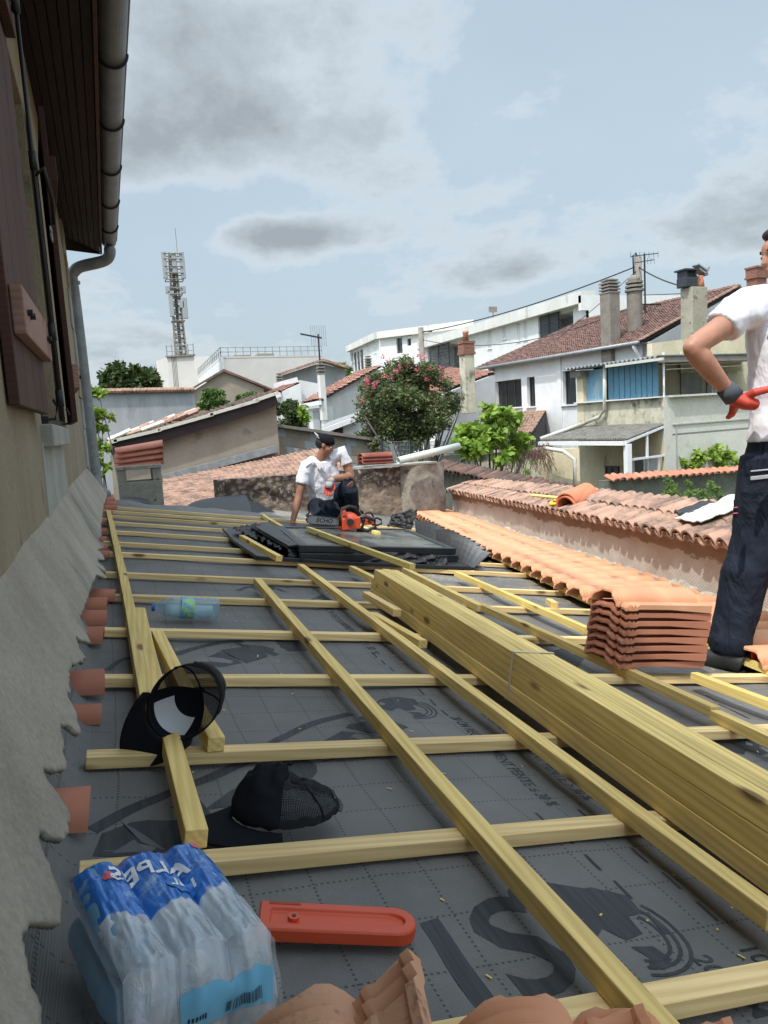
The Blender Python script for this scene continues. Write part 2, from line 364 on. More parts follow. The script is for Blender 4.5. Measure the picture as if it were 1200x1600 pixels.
# ================================================================== lean-to roof being re-tiled
YS = 1.121
FL = [(1.2, 2.34), (2.11, 2.47), (2.53, 2.52), (3.65, 2.60), (4.31, 2.78), (5.84, 3.11), (10.8, 4.41)]     # lower... left edge of the laid tiles (y, x)
def interp(tab, y):
    if y <= tab[0][0]: a, b = tab[0], tab[1]
    elif y >= tab[-1][0]: a, b = tab[-2], tab[-1]
    else:
        for a, b in zip(tab, tab[1:]):
            if a[0] <= y <= b[0]: break
    return a[1]+(b[1]-a[1])*(y-a[0])/(b[0]-a[0])
WL = [(.2, 2.84), (3.55, 3.51), (4.19, 3.73), (5.94, 4.08), (8.5, 4.66), (11.7, 5.40)]                       # foot of the boundary wall
def fieldx(y): return interp(FL, y)
def wallx(y): return interp(WL, y)
RAFT = []
for px, py in ((1000, 1553), (600, 1312), (600, 1157), (600, 1055), (600, 989), (200, 928), (200, 894), (200, 863), (200, 847), (200, 830), (200, 816), (200, 806), (200, 799), (200, 792.5)):
    RAFT.append(RP(px, py, .03).y)
RAFT[5:] = sorted(RAFT[5:])
def yfar(x): return 9.35 + max(0, x-1.7)*.62 - .1*math.sin(x*2)
def hM(x, y):
    h = -.010 + .009*noise.noise((x*2.2, y*3.1, 1)) + .005*noise.noise((x*3+y*2, y*9, 4)) + .002*noise.noise((x*14, y*10, 6))
    ds = min(abs(y-r) for r in RAFT); h -= .006*min(1, ds/.18)
    if x < .02: h += .012*max(0, noise.noise((x*3, y*4, 8)))
    if x < -.12: return h+(-.12-x)*.9+(.12+x)**2*3
    e = max(0, y-(yfar(x)-1.0)); h += e*(.035*noise.noise((x*3.5, y*4, 3))+.02)
    w = max(0, min(1, (y-3.5)/3)); h += w*.006*noise.noise((x*3-y*2, y*5, 6))
    return min(h, -.001) if e <= 0 else h
roof = thing('lean_to_roof', 'low lean-to roof covered in grey printed felt and pine strips, half re-tiled, beside the house wall', 'roof', (0, 0, ZC-H))
def mem(u, v):
    x0 = -.165; y = .15 + (v**1.25)*11.6; xt = -.225+u*(wallx(min(y, 11.6))+.225-.03)
    y = min(y, yfar(xt)); return RW(xt, y, hM(xt, y))
mb = MB(); mb.grid(mem, 170, 330)
mb.build('roofing_felt', M['felt'], roof, smooth=True)
d = MB(); d.prism([RW(-.1, .1, -.035), RW(2.8, .1, -.035), RW(5.2, 11.2, -.035), RW(1.6, 9.3, -.035), RW(-.1, 9.3, -.035)], (0, 0, -.12)); d.build('deck', M['rafter'], roof)
random.seed(3)
for i, y in enumerate(RAFT):
    o = random.uniform(-.012, .012); x0 = -.11+random.uniform(-.01, .02)
    if i in (1, 2): x0 = -.115
    xe = fieldx(y)+.25 if y < 8.6 else min(fieldx(y), 1.75+(y-8.6)*1.4)
    if i == 1: xe = 1.78
    if i == 2: xe = 1.50
    m = MB(); L = xe-x0; m.plank(L, .044, .028, .003, i*3.7)
    p = RW(x0, y-o, .0135)
    ob = m.build('counter_batten', M['rafter'], roof, local=True, bevel=.0015)
    e = (RW(xe, y+o, .0135)-p).normalized()
    ob.matrix_basis = Wm(roof).inverted() @ frame(p, e, NR.cross(e), NR)
    if i in (1, 2):   # the strip carries on beyond the bundle
        m = MB(); xa = xe+.0; L = fieldx(y)+.2-xa
        if i == 1: continue
        m.box((L/2, 0, 0), (L, .044, .028)); ob = m.build('counter_batten', M['rafter'], roof, local=True, bevel=.0015)
        ob.matrix_basis = Wm(roof).inverted() @ frame(RW(xa+.001, y+.0, .0135), ER, Vector((0, 1, 0)), NR)
# printing on the felt: small lines of text and big repeated emblem
def felt_text(s, x, y, size, name='printed_text', rot=-90, mat='ink', sq=1.0, shear=0, spacing=1.0, fit=None):
    c = bpy.data.curves.new('t', 'FONT'); c.body = s; c.size = size; c.shear = shear; c.space_character = spacing; c.resolution_u = 3; c.offset = size*.012
    o = bpy.data.objects.new('t', c); COL.objects.link(o); dg = bpy.context.evaluated_depsgraph_get()
    me = bpy.data.meshes.new_from_object(o.evaluated_get(dg)); bpy.data.objects.remove(o); bpy.data.curves.remove(c)
    bm = bmesh.new(); bm.from_mesh(me); bmesh.ops.triangulate(bm, faces=bm.faces)
    if fit:
        k_ = fit/max(v.co.x for v in bm.verts)
        for v in bm.verts: v.co.x *= k_
    for _ in range(3):
        es = [e for e in bm.edges if e.calc_length() > .06]
        if not es: break
        bmesh.ops.subdivide_edges(bm, edges=es, cuts=1); bmesh.ops.triangulate(bm, faces=bm.faces)
    a = rad(rot); W_ = Wm(roof).inverted()
    for v in bm.verts:
        px, py = v.co.x*math.cos(a)-v.co.y*sq*math.sin(a), v.co.x*math.sin(a)+v.co.y*sq*math.cos(a)
        v.co = W_ @ RW(x+px, y+py, hM(x+px, y+py)+.0009)
    bm.to_mesh(me); bm.free(); me.materials.clear(); me.materials.append(M[mat])
    o = bpy.data.objects.new(name, me); COL.objects.link(o); o.parent = roof; return o
t1 = RP(712, 1108); t2 = RP(800, 1120); dx12 = .135
TX = .865
p = RP(703, 1112); q = RP(845, 1252)
TL = (p.y-q.y)
felt_text('20 CM RECOUVREMENT PENTE ≤ 30 %', p.x+.0, p.y, .046, rot=-93, fit=TL)
felt_text('10 CM RECOUVREMENT PENTE > 30 %', p.x+.115, p.y+.02, .046, rot=-93, fit=TL)
q = RP(1078, 1478); felt_text('20 CM RECOUVREMENT', q.x, q.y, .052, rot=-93); q = RP(1150, 1462); felt_text('10 CM RECOUVREMENT', q.x, q.y, .052, rot=-93)
q = RP(405, 912); felt_text('20 CM RECOUVREMENT PENTE ≤ 30 %', RP(590, 1010).x, RP(590, 1008).y+.8, .052, rot=-93)
def felt_poly(pts, name='printed_mark', mat='ink'):
    m = MB(); vs = [RW(x, y, hM(x, y)+.0008) for x, y in pts]; m.add(vs, [tuple(range(len(vs)))])
    return m.build(name, M[mat], roof)
def strip(cl, w, name='printed_mark', mat='ink'):
    m = MB(); n = len(cl); vs = []
    for i, (x, y) in enumerate(cl):
        a = Vector(cl[min(i+1, n-1)])-Vector(cl[max(i-1, 0)]); a.normalize(); s = Vector((-a.y, a.x))*(w[i] if isinstance(w, list) else w)/2
        for k in (1, -1): X, Y = x+s.x*k, y+s.y*k; vs.append(RW(X, Y, hM(X, Y)+.0010))
    m.add(vs, [(2*i, 2*i+1, 2*i+3, 2*i+2) for i in range(n-1)]); return m.build(name, M[mat], roof)
# dashes along the lap lines
def dashes(x, ya, yb):
    y = ya
    while y > yb:
        strip([(x, y), (x-.003, y-.055)], .007, 'printed_dash'); y -= .092
a = RP(845, 1262); dashes(a.x-.012, a.y, .98); a = RP(905, 1255); dashes(a.x, a.y, 1.0)
a = RP(662, 1078); dashes(a.x, a.y+.5, RP(700, 1105).y)
for px, py in ((1115, 1085), (1140, 1100), (1165, 1112)): a = RP(px, py); strip([(a.x, a.y+.05), (a.x-.01, a.y-.03)], .009, 'printed_dash')
def emblem(x, y, s=1.0, a0=0.0):
    """animal head mark: a domed shape with three curved lines in front"""
    R_ = lambda px, py: (x+s*(px*math.cos(a0)-py*math.sin(a0)), y+s*(px*math.sin(a0)+py*math.cos(a0)))
    felt_poly([R_(*q) for q in ((-.10, .02), (-.075, .075), (-.02, .10), (.035, .085), (.045, .045), (.02, .035), (.03, .0), (0, -.02), (-.03, 0), (-.05, -.03), (-.085, -.02))])
    for k in range(3):
        r = .05+.014*k; strip([R_(.012+r*math.cos(t), -.012+r*1.1*math.sin(t)) for t in [rad(62-13*j) for j in range(13)]], .006*s, 'printed_mark')
    felt_poly([R_(*q) for q in ((.0, -.035), (.035, -.03), (.05, -.06), (.03, -.085), (.01, -.08), (.018, -.06))])
e = RP(990, 1435); emblem(e.x-.02, e.y+.0, 1.15, rad(-20)); e = RP(637, 1098); emblem(e.x, e.y, 1.0, rad(-15)); e = RP(1185, 1168); emblem(e.x, e.y, 1.2, rad(-20))
# bars and big letters of the brand emblem, seen in three places
def bigmark(px, py, s=1.0, rot=0):
    e = RP(px, py)
    felt_text('IS', e.x, e.y, .30*s, 'printed_letters', rot=rot, shear=.25, spacing=1.1)
bigmark(742, 1592, 1.05, 14); bigmark(1062, 1185, .95, 0)
e = RP(818, 1388); felt_poly([(e.x+a, e.y+b) for a, b in ((-.02, .02), (.03, .055), (.05, .03), (.16, -.02), (.14, -.075), (.05, -.05), (-.03, -.03))])
def arc(pts, w, mat='ink'):
    P = [RP(*p) for p in pts]; out = []
    for i in range(len(P)-1):
        p0 = P[max(i-1, 0)]; p1 = P[i]; p2 = P[i+1]; p3 = P[min(i+2, len(P)-1)]
        for k in range(5):
            t_ = k/5; out.append(.5*((2*p1)+(-p0+p2)*t_+(2*p0-5*p1+4*p2-p3)*t_*t_+(-p0+3*p1-3*p2+p3)*t_**3))
    out.append(P[-1]); strip([(q.x, q.y) for q in out], w, 'printed_mark', mat)
arc([(145, 1285), (250, 1235), (330, 1205), (420, 1170)], .028); arc([(425, 1152), (480, 1125), (550, 1108)], .028)
arc([(260, 1020), (330, 1000), (380, 998)], .03); arc([(168, 1040), (190, 1025), (220, 1022)], .02)
arc([(640, 1000), (700, 985)], .02)
def ppoly(pts, mat='ink'): 
    P = [RP(*p) for p in pts]; felt_poly([(q.x, q.y) for q in P], mat=mat)
ppoly([(145, 1330), (160, 1290), (310, 1235), (345, 1275), (300, 1315), (240, 1330)])
ppoly([(318, 1255), (360, 1225), (420, 1195), (475, 1180), (460, 1215), (400, 1240)])
ppoly([(300, 1030), (345, 1010), (380, 1030), (345, 1036)]); ppoly([(345, 1008), (400, 1003), (420, 1018), (385, 1030)])
ppoly([(365, 1000), (440, 998), (455, 1010), (430, 1018)]); ppoly([(430, 1000), (470, 996), (500, 1004), (480, 1012), (450, 1012)])
ppoly([(490, 1160), (535, 1135), (575, 1142), (610, 1150), (560, 1172), (505, 1185)]); ppoly([(440, 1180), (520, 1172), (490, 1205), (455, 1215)])
ppoly([(540, 1130), (565, 1112), (610, 1118), (640, 1130), (600, 1145)])
ppoly([(175, 1325), (210, 1300), (232, 1322)], 'paleink'); ppoly([(190, 1272), (222, 1305), (262, 1320), (225, 1290)], 'paleink')
ppoly([(840, 1020), (880, 1008), (915, 1022), (900, 1040), (860, 1035)]); ppoly([(480, 935), (505, 925), (525, 938), (500, 946)]); 
for k, (px, py) in enumerate(((390, 920), (410, 915), (430, 921))): arc([(px-18, py), (px, py-6), (px+18, py)], .03)
# loose flaps of felt at the far edge
def flap(name, pts_rows, **k):
    n = len(pts_rows[0]); m = MB(); vs = [p for r in pts_rows for p in r]
    m.add(vs, [(j*n+i, j*n+i+1, (j+1)*n+i+1, (j+1)*n+i) for j in range(len(pts_rows)-1) for i in range(n-1)])
    o = m.build(name, M['feltdark'], roof, smooth=True); mod_solid(o, .004); mod_sub(o, 2); return o
t = NT('black felt underside', .5, 0, .5); t.col((.035, .037, .04)); M['feltdark'] = t.m
A = lambda px, py, y: at(px, py, y=y)
flap('felt_flap', [[A(268, 806, 9.2), A(320, 812, 9.15), A(365, 816, 9.1), A(398, 818, 9.0)],
                   [A(285, 794, 9.5), A(325, 792, 9.4), A(365, 790, 9.3), A(396, 792, 9.2)],
                   [A(300, 784, 9.6), A(330, 775, 9.55), A(360, 771, 9.5), A(384, 769, 9.45)],
                   [A(310, 781, 9.9), A(335, 778, 9.85), A(360, 777, 9.8), A(380, 776, 9.75)]])
flap('felt_flap', [[A(384, 777, 9.5), A(420, 795, 9.5), A(455, 812, 9.4)], [A(388, 790, 9.3), A(420, 805, 9.3), A(455, 818, 9.2)], [A(396, 815, 9.0), A(420, 817, 9.0), A(450, 821, 9.0)]])
flap('felt_flap', [[A(184, 785, 9.5), A(215, 788, 9.45), A(240, 792, 9.4)], [A(188, 777, 9.5), A(215, 777, 9.45), A(235, 784, 9.4)], [A(192, 776, 9.9), A(215, 776, 9.8), A(230, 779, 9.8)]])
# mortar flashing between the house wall and the roof
XW = -.235
EDGE = [(168, 768), (165, 780), (161, 790), (160, 800), (159, 812), (157, 826), (158, 838), (152, 842), (160, 850), (162, 857), (151, 860), (160, 868), (162, 876), (150, 876), (163, 890), (165, 897),
        (149, 884), (155, 890), (167, 906), (150, 898), (143, 910), (138, 926), (133, 942), (126, 958), (124, 968), (134, 988), (140, 1010), (128, 1003), (115, 994), (122, 1015), (133, 1030), (118, 1034), (108, 1045),
        (105, 1062), (108, 1080), (103, 1088), (112, 1104), (125, 1146), (112, 1140), (98, 1132), (92, 1130), (93, 1150), (97, 1175), (100, 1200), (76, 1196), (63, 1200), (76, 1222), (92, 1244), (105, 1266),
        (103, 1290), (98, 1306), (76, 1300), (58, 1292), (49, 1297), (60, 1320), (72, 1350), (82, 1378), (93, 1402), (90, 1426), (84, 1438), (64, 1438), (44, 1430), (33, 1440), (29, 1470), (33, 1500), (45, 1540), (58, 1575), (62, 1610), (66, 1680), (60, 1800)]
XB = -.035; FP0 = Vector((XB, 0, RZ(XB)+.035)); FPV = Vector((XW-.012-XB, 0, ZC-.262-FP0.z)); FPN = FPV.cross(Vector((0, 1, 0))).normalized()
Eb = []
for i in range(len(EDGE)-1):
    a, b = Vector(EDGE[i]), Vector(EDGE[i+1]); n = max(1, int((b-a).length/(5 if a.y > 900 else 3)))
    for k in range(n):
        q = a.lerp(b, k/n); w = atp(q.x, q.y, FP0, FPN); Eb.append(w)
poly = [(e.x, e.y) for e in Eb]; poly = [(-1, poly[0][1]+.3), (poly[0][0], poly[0][1]+.3)]+poly+[(poly[-1][0], -2), (-1, -2)]
_pseg = [(poly[i], poly[(i+1) % len(poly)]) for i in range(len(poly))]
def inside(x, y):
    c = False
    for (xa, ya), (xb, yb) in _pseg:
        if (ya > y) != (yb > y) and x < (xb-xa)*(y-ya)/(yb-ya)+xa: c = not c
    return c
def smooth(a, k=9): return [sum(a[max(0, i-k):i+k+1])/len(a[max(0, i-k):i+k+1]) for i in range(len(a))]
ys = []; y = .25
while y < 9.4: ys.append(y); y += .008 if y < 3.2 else (.016 if y < 5 else .04)
ws = [0, .006, .012, .018, .024, .03, .036]+[.04+.004*i for i in range(1, 40)]
XB = -.035
def flsurf(y, d):
    """d = distance from the lower rim measured up the slope (0..1 of the width)"""
    x = XB+(XW-.012-XB)*d; zb = RZ(XB)+.035; zt = ZC-.262+.014*noise.noise((y*1.5, 0, 0))-.010*max(0, y-5)
    z = zb+(zt-zb)*(d**.92)-.02*math.sin(math.pi*d)+.006*noise.noise((y*2.6, d*3, 5))+.003*noise.noise((y*9, d*8, 9))+.0015*noise.noise((y*40, d*30, 9))
    return Vector((x, y, z))
nd = 64; vs = []; keep = {}; fs = []
for i, y in enumerate(ys):
    for j in range(nd+1): vs.append(flsurf(y, j/nd))
for i in range(len(ys)-1):
    for j in range(nd):
        c = (vs[i*(nd+1)+j]+vs[(i+1)*(nd+1)+j+1])/2
        if j > nd*.97 or inside(c.x+.004*noise.noise((c.y*60, c.x*60, 0)), c.y): fs.append((i*(nd+1)+j, i*(nd+1)+j+1, (i+1)*(nd+1)+j+1, (i+1)*(nd+1)+j))
m = MB(); m.add(vs, fs); fl = m.build('mortar_flashing', M['mortar'], roof, smooth=True, fix=False)
bm = bmesh.new(); bm.from_mesh(fl.data); bmesh.ops.delete(bm, geom=[v for v in bm.verts if not v.link_faces], context='VERTS')
for _ in range(2): bmesh.ops.smooth_vert(bm, verts=[v for v in bm.verts if v.is_boundary], factor=.5, use_axis_x=True, use_axis_y=True, use_axis_z=True)
bm.to_mesh(fl.data); bm.free(); mod_solid(fl, .011, 0)
# old clay tiles whose ends stick out under the mortar
def canal(L=.3, r=.055, r2=None, th=.011, n=12):
    r2 = r2 or r; m = MB(); vs = []; K = 4
    for i in range(K+1):
        for s in (0, 1):
            rr = (r+(r2-r)*i/K)-(th if s else 0)
            for k in range(n+1):
                t = math.pi*k/n; vs.append((L*i/K, rr*math.cos(t), rr*math.sin(t)*.92))
    w = n+1; fs = []
    for i in range(K):
        a = i*2*w; b = (i+1)*2*w
        for k in range(n):
            fs += [(a+k, a+k+1, b+k+1, b+k), (a+w+k, b+w+k, b+w+k+1, a+w+k+1)]
        fs += [(a, b, b+w, a+w), (a+n, a+w+n, b+w+n, b+n)]
    for a in (0, K*2*w):
        for k in range(n): fs.append((a+k, a+w+k, a+w+k+1, a+k+1))
    m.add(vs, fs); return m
me_old = canal(.30, .052, .060).mesh('old_tile', True); me_old.materials.append(M['oldclay'])
bm = bmesh.new(); bm.from_mesh(me_old); bmesh.ops.recalc_face_normals(bm, faces=bm.faces); bm.to_mesh(me_old); bm.free(); me_old.set_sharp_from_angle(angle=rad(40))
random.seed(11)
for k, (px, py, sc, dz) in enumerate([(141, 1245, 1.0, 0), (163, 1060, 1.0, .0), (160, 1092, .72, -.015), (163, 983, .9, 0), (167, 957, .9, 0), (169, 937, .85, 0), (181, 921, .85, 0),
                           (172, 862, .7, 0), (168, 850, .7, 0), (167, 838, .7, 0), (168, 827, .7, 0), (170, 812, .8, 0), (176, 800, .9, 0), (182, 792, 1, 0), (183, 785, 1, 0), (180, 779, 1, 0), (178, 774, 1, 0)]):
    p = RP(px, py, .045); p = p - ER*(.3*sc) + NR*(.0+dz-.045+.004)
    R = Matrix.Rotation(random.uniform(-.09, .09), 3, 'Z') @ Matrix.Rotation(random.uniform(-.10, .04), 3, 'Y')
    inst('old_tile', me_old, frame(p, R @ ER*sc, R @ Vector((0, 1, 0))*sc, NR*sc), roof)
# ================================================================== new interlocking roll tiles
TLn, TWd = .46, .275
RH_ = [.060]
def tz(y):
    d = (y-.165)/.078
    z = RH_[0]*math.sqrt(1-d*d)**.9 if abs(d) < 1 else 0
    if y < .018: z += .006
    if y > .255: z += .012
    if .06 < y < .072: z += .005
    return z
def tile_mesh(nm, L=TLn, mat='clay', ribs=True):
    ys = [0, .012, .018, .024, .055, .061, .066, .071, .076] + [.165+.078*math.sin(rad(a)) for a in (-90, -75, -60, -45, -30, -15, 0, 15, 30, 45, 60, 75, 90)] + [.25, .257, .275]
    xs = [0, .012, .022, .032, .042, .055, .1, L*.5, L-.02, L]; top = []; n = len(ys)
    m = MB(); vs = []
    for x in xs:
        rb = (.006 if x in (.012, .032) else 0)-(.004 if x in (0, .022, .042) else 0) if ribs else 0
        sh = -.006*(1 if x < .05 else 0)
        for y in ys: vs.append((x+(.010*math.cos(y*90) if x == 0 else 0), y, tz(y)+rb+sh+.008*x/L))
    for x in xs:
        for y in ys: vs.append((x+(.010*math.cos(y*90) if x == 0 else 0), y, tz(y)-(.017 if y < .02 or y > .25 else .012)-(.012 if L-.03 < x else 0)+.008*x/L-(.006 if x < .05 else 0)))
    N = n*len(xs); fs = []
    for i in range(len(xs)-1):
        for j in range(n-1):
            a = i*n+j; fs.append((a, a+n, a+n+1, a+1)); fs.append((N+a, N+a+1, N+a+n+1, N+a+n))
        fs.append((i*n, N+i*n, N+(i+1)*n, (i+1)*n)); a = i*n+n-1; fs.append((a, a+n, N+a+n, N+a))
    for j in range(n-1):
        fs.append((j, j+1, N+j+1, N+j)); a = (len(xs)-1)*n+j; fs.append((a, N+a, N+a+1, a+1))
    m.add(vs, fs); me = m.mesh(nm, True)
    bm = bmesh.new(); bm.from_mesh(me); bmesh.ops.recalc_face_normals(bm, faces=bm.faces); bm.to_mesh(me); bm.free()
    me.materials.append(M[mat]); me.set_sharp_from_angle(angle=rad(35)); return me
# flamed clay: orange with paler middles and sooty ends
t = NT('flamed clay', .75, 0, .3); co = t.co(rnd=1); so_ = t.sep(t.co())
base = t.mix(t.ramp(t.noise(co, 4, 4), [(.35, 0.0), (.65, 1.0)]), (.58, .255, .13), (.64, .325, .185))
base = t.mix(t.ramp(t.rand(), [(0, 0.0), (1, .6)]), base, (.60, .30, .18))
sx = t.math('ADD', t.math('MULTIPLY', so_[0], 2.17), t.math('MULTIPLY', t.math('SUBTRACT', t.noise(co, 6, 4), .5), .35))
r1 = t.ramp(sx, [(.18, 0.0), (.30, 1.0), (.42, .25), (.6, 0.0)]); sp_ = t.ramp(t.noise(co, 170, 2), [(.35, .3), (.6, 1.0)])
rr = t.ramp(t.math('FRACT', t.math('MULTIPLY', t.rand(), 7.3)), [(.3, 0.05), (.6, 1.0)])
base = t.mix(t.math('MULTIPLY', t.math('MULTIPLY', r1, sp_), t.math('MULTIPLY', rr, .75)), base, (.10, .06, .05))
r2 = t.ramp(sx, [(.45, 0.0), (.65, .45), (.8, .1)]); base = t.mix(r2, base, (.66, .42, .25))
t.col(base); t.bump(t.noise(co, 160, 4), .15, .0015); M['flame'] = t.m
me_tile = tile_mesh('tile', mat='flame'); me_tshort = tile_mesh('tile', .24, 'flame'); RH_[0] = .018; me_tstack = tile_mesh('tile', mat='claystack'); RH_[0] = .05; me_ttop = tile_mesh('tile', mat='flame'); RH_[0] = .060
field = thing('laid_tiles', 'new orange roll tiles laid in stepped rows beside the boundary wall', 'roof tiles', RW(2.5, 2, 0))
sin5 = math.sin(rad(4)); random.seed(5)
y = 1.0; row = 0
while y < 11.0:
    xl = fieldx(y)+random.uniform(-.01, .01); xr = wallx(y)-.015; x = xl; k = 0
    while x < xr-.06:
        L = min(TLn, xr-x); me = me_tile if L > .3 else me_tshort
        # upper tile lies on the lower one: each piece tips up a little towards its lower end
        ex = (ER+NR*.035).normalized(); ez = ex.cross(Vector((0, 1, 0))); p = RW(x, y, .068+random.uniform(-.002, .002))
        sx_ = L/(TLn if me is me_tile else .24)
        inst('tile', me, frame(p, ex*sx_, Vector((0, 1, 0)), ez), field); x += .375; k += 1
    y += .236; row += 1
ledge = MB(); ys_ = [1.0+i*.5 for i in range(20)]
for a, b in zip(ys_, ys_[1:]): ledge.bar(RW(fieldx(a)+.03, a, .048), RW(fieldx(b)+.03, b, .048), .04, .036, NR)
ledge.build('support_batten', M['yellowwood'], field)
# pallet-less stack of tiles beside the standing man
stk = RP(973, 1046, .065); n_st = 8
for k in range(n_st):
    lab = {7: 'topmost tile of the tall tile stack, flamed orange with a sooty roll', 0: 'bottom tile of the tall tile stack, resting on the pine strips'}.get(k, '%s tile from the bottom in the tall stack beside the standing man' % ['', 'second', 'third', 'fourth', 'fifth', 'sixth', 'seventh'][k if k < 7 else 0])
    ex = Matrix.Rotation(random.uniform(-.012, .012)+.0, 3, 'Z') @ ER; ey = NR.cross(ex)
    p = stk + NR*(k*.0320+.017) - ER*.0 + ey*random.uniform(-.004, .004) + ex*random.uniform(-.006, .004)
    o = inst('stacked_tile', me_ttop if k == 7 else me_tstack, frame(p, ex*.87, ey*.9, NR), None); tag(o, lab, 'roof tile', 'tiles in the tall stack')
# a small pile of tiles right in front of the camera
me_near = me_tile.copy(); me_near.materials[0] = M['sooty']
def near_tile(px, py, up, yaw, roll, pitch, lab, me=None):
    p = RP(px, py, up); R = Matrix.Rotation(yaw, 3, 'Z') @ Matrix.Rotation(roll, 3, 'Y') @ Matrix.Rotation(pitch, 3, 'X')
    o = inst('loose_tile', me or me_tile, frame(p, R @ Vector((0, -1, 0)), R @ Vector((1, 0, 0)), R @ Vector((0, 0, 1))) @ Matrix.Translation((0, TWd, 0)) @ Matrix.Diagonal((1, -1, 1, 1)), None); tag(o, lab, 'roof tile', 'tiles piled near the camera')
near_tile(352, 1728, .0, -.26, -.66, .05, 'large new tile propped on edge at the bottom of the view, its groove sooty', me_near)
near_tile(664, 1652, .01, -.35, -.22, .0, 'clay tile at the bottom edge right of the large propped one, notched end up')
near_tile(812, 1668, .0, -.25, -.12, .0, 'clay tile rightmost of the small pile at the bottom edge')
# ================================================================== loose pine battens
def board(p, q, up, lab, w=.04, h=.036, mat='batten', name='pine_batten', grp='loose pine battens on the roof'):
    a = RP(*p, up+h); b = RP(*q, up+h)
    e = (b-a).normalized(); nz = (NR-e*NR.dot(e)).normalized(); L = (b-a).length; a = a-nz*h/2
    m = MB(); m.plank(L, w, h, .004, L*7.3+a.x*5); o = m.build(name, M[mat], None, local=True, bevel=.0022)
    o.matrix_basis = frame(a, e, nz.cross(e), nz); return tag(o, lab, 'batten', grp)
B1 = .0285
board((169, 797), (232, 1092), B1, 'long pine batten lying along the house edge of the roof, leftmost of all')
board((219, 949), (308, 1296), B1, 'pine batten whose sawn end lies left of the flat black cap')
board((246, 985), (338, 1152), B1, 'short pine batten passing under the mesh of the upright black cap')
board((402, 903), (1052, 1612), B1, 'long knotty pine batten crossing the middle of the felt down to the bottom edge')
board((470, 881), (1215, 1422), B1, 'long pine batten lying just left of the strapped bundle')
board((583, 956), (662, 1000), B1, 'stubby pine offcut between the long batten and the bundle', h=.034)
board((572, 924), (622, 952), B1+.037, 'short pine offcut leaning on the far left end of the bundle', h=.034, mat='rafter')
board((550, 884), (612, 915), B1, 'pine batten peeping out behind the far end of the bundle')
board((632, 887), (752, 945), B1, 'pine batten from the tray of the roof window to the joint behind the bundle')
board((752, 943), (1118, 1104), B1, 'long pine batten running under the tile stack, right of the bundle')
board((1118, 1109), (1230, 1160), B1, 'pine batten at the right edge, butted to the one under the stack')
board((714, 893), (918, 980), B1, 'sunlit pale pine batten left of the stepped tile edge', mat='yellowwood')
board((1085, 1050), (1230, 1103), B1, 'pine batten by the standing man\'s shoe, sunlit at its end', mat='yellowwood')
board((410, 803), (440, 821), B1, 'small sunlit batten end between the crouching man\'s hand and the felt flap', mat='yellowwood')
board((505, 799), (535, 812), B1, 'pine batten partly hidden behind the chainsaw bar', mat='yellowwood')
o = board((858, 935), (868, 941), B1, 'little square pine block on the sawdust right of the sunlit batten', name='wood_block', grp=None); o['category'] = 'wood block'
# strapped bundle
a = RP(577, 932, .03); b = RP(1200, 1398, .03); e = (b-a).normalized(); sxv = NR.cross(e)*-1
if sxv.x < 0: sxv = -sxv
LB = (b-a).length+.75; bw, bh = .047, .052; random.seed(9)
for k in range(3):
    for i in range(3):
        dz_ = random.uniform(-.0015, .0015); st = random.uniform(-.0, .012)+(.03 if k == 2 else (.015 if k == 1 else 0))*(1 if i == 0 else .3)
        m = MB(); L = LB-st; m.plank(L, bw-.0012, bh-.0010, .0006, i+k*3.3); o = m.build('pine_batten', M['batten'], None, local=True, bevel=.002)
        p = a+e*st+sxv*(bw*(i+.5)+random.uniform(-.001, .001))+NR*(bh*(k+.5)+dz_*(k == 2)); o.matrix_basis = frame(p, e, NR.cross(e), NR)
        lay = ['bottom', 'middle', 'top'][k]; pos = ['left face', 'middle column', 'right face'][i]
        tag(o, '%s layer batten in the strapped bundle, on its %s' % (lay, pos), 'batten', 'battens strapped in a bundle')
s = a+e*((a-RP(835, 1050, .12)).length); m = MB(); q0 = s-sxv*.0015; W4, H3 = bw*3+.003, bh*3+.0015
for u, v, w2, h2 in ((0, 0, .0015, H3), (W4, 0, .0015, H3)): m.prism([q0+sxv*u, q0+sxv*(u+w2), q0+sxv*(u+w2)+NR*h2, q0+sxv*u+NR*h2], e*.012)
m.prism([q0+NR*H3, q0+sxv*(W4+.0015)+NR*H3, q0+sxv*(W4+.0015)+NR*(H3+.0015), q0+NR*(H3+.0015)], e*.012)
t = NT('plastic strap', .4); t.col((.62, .55, .38)); M['strap'] = t.m
tag(m.build('packing_strap', M['strap']), 'thin pale plastic strap around the batten bundle', 'strap')
# sawdust and splinters
random.seed(21); m = MB()
for _ in range(420):
    x = random.uniform(.1, 2.6); y = random.uniform(.8, 3.5) if random.random() < .35 else random.uniform(3.6, 6.5)
    if y > 3.6: x = random.uniform(1.5, 3.0)
    z = hM(x, y)+.002; a_ = random.random()*3.14; l = random.uniform(.002, .007)*(2.5 if random.random() < .08 else 1); w = .0016
    c, s_n = math.cos(a_), math.sin(a_); p = [(-l, -w), (l, -w), (l, w), (-l, w)]
    m.prism([RW(x+c*i-s_n*j, y+s_n*i+c*j, z) for i, j in p], NR*.0012)
m.build('wood_chips', M['yellowwood'], kind='stuff')
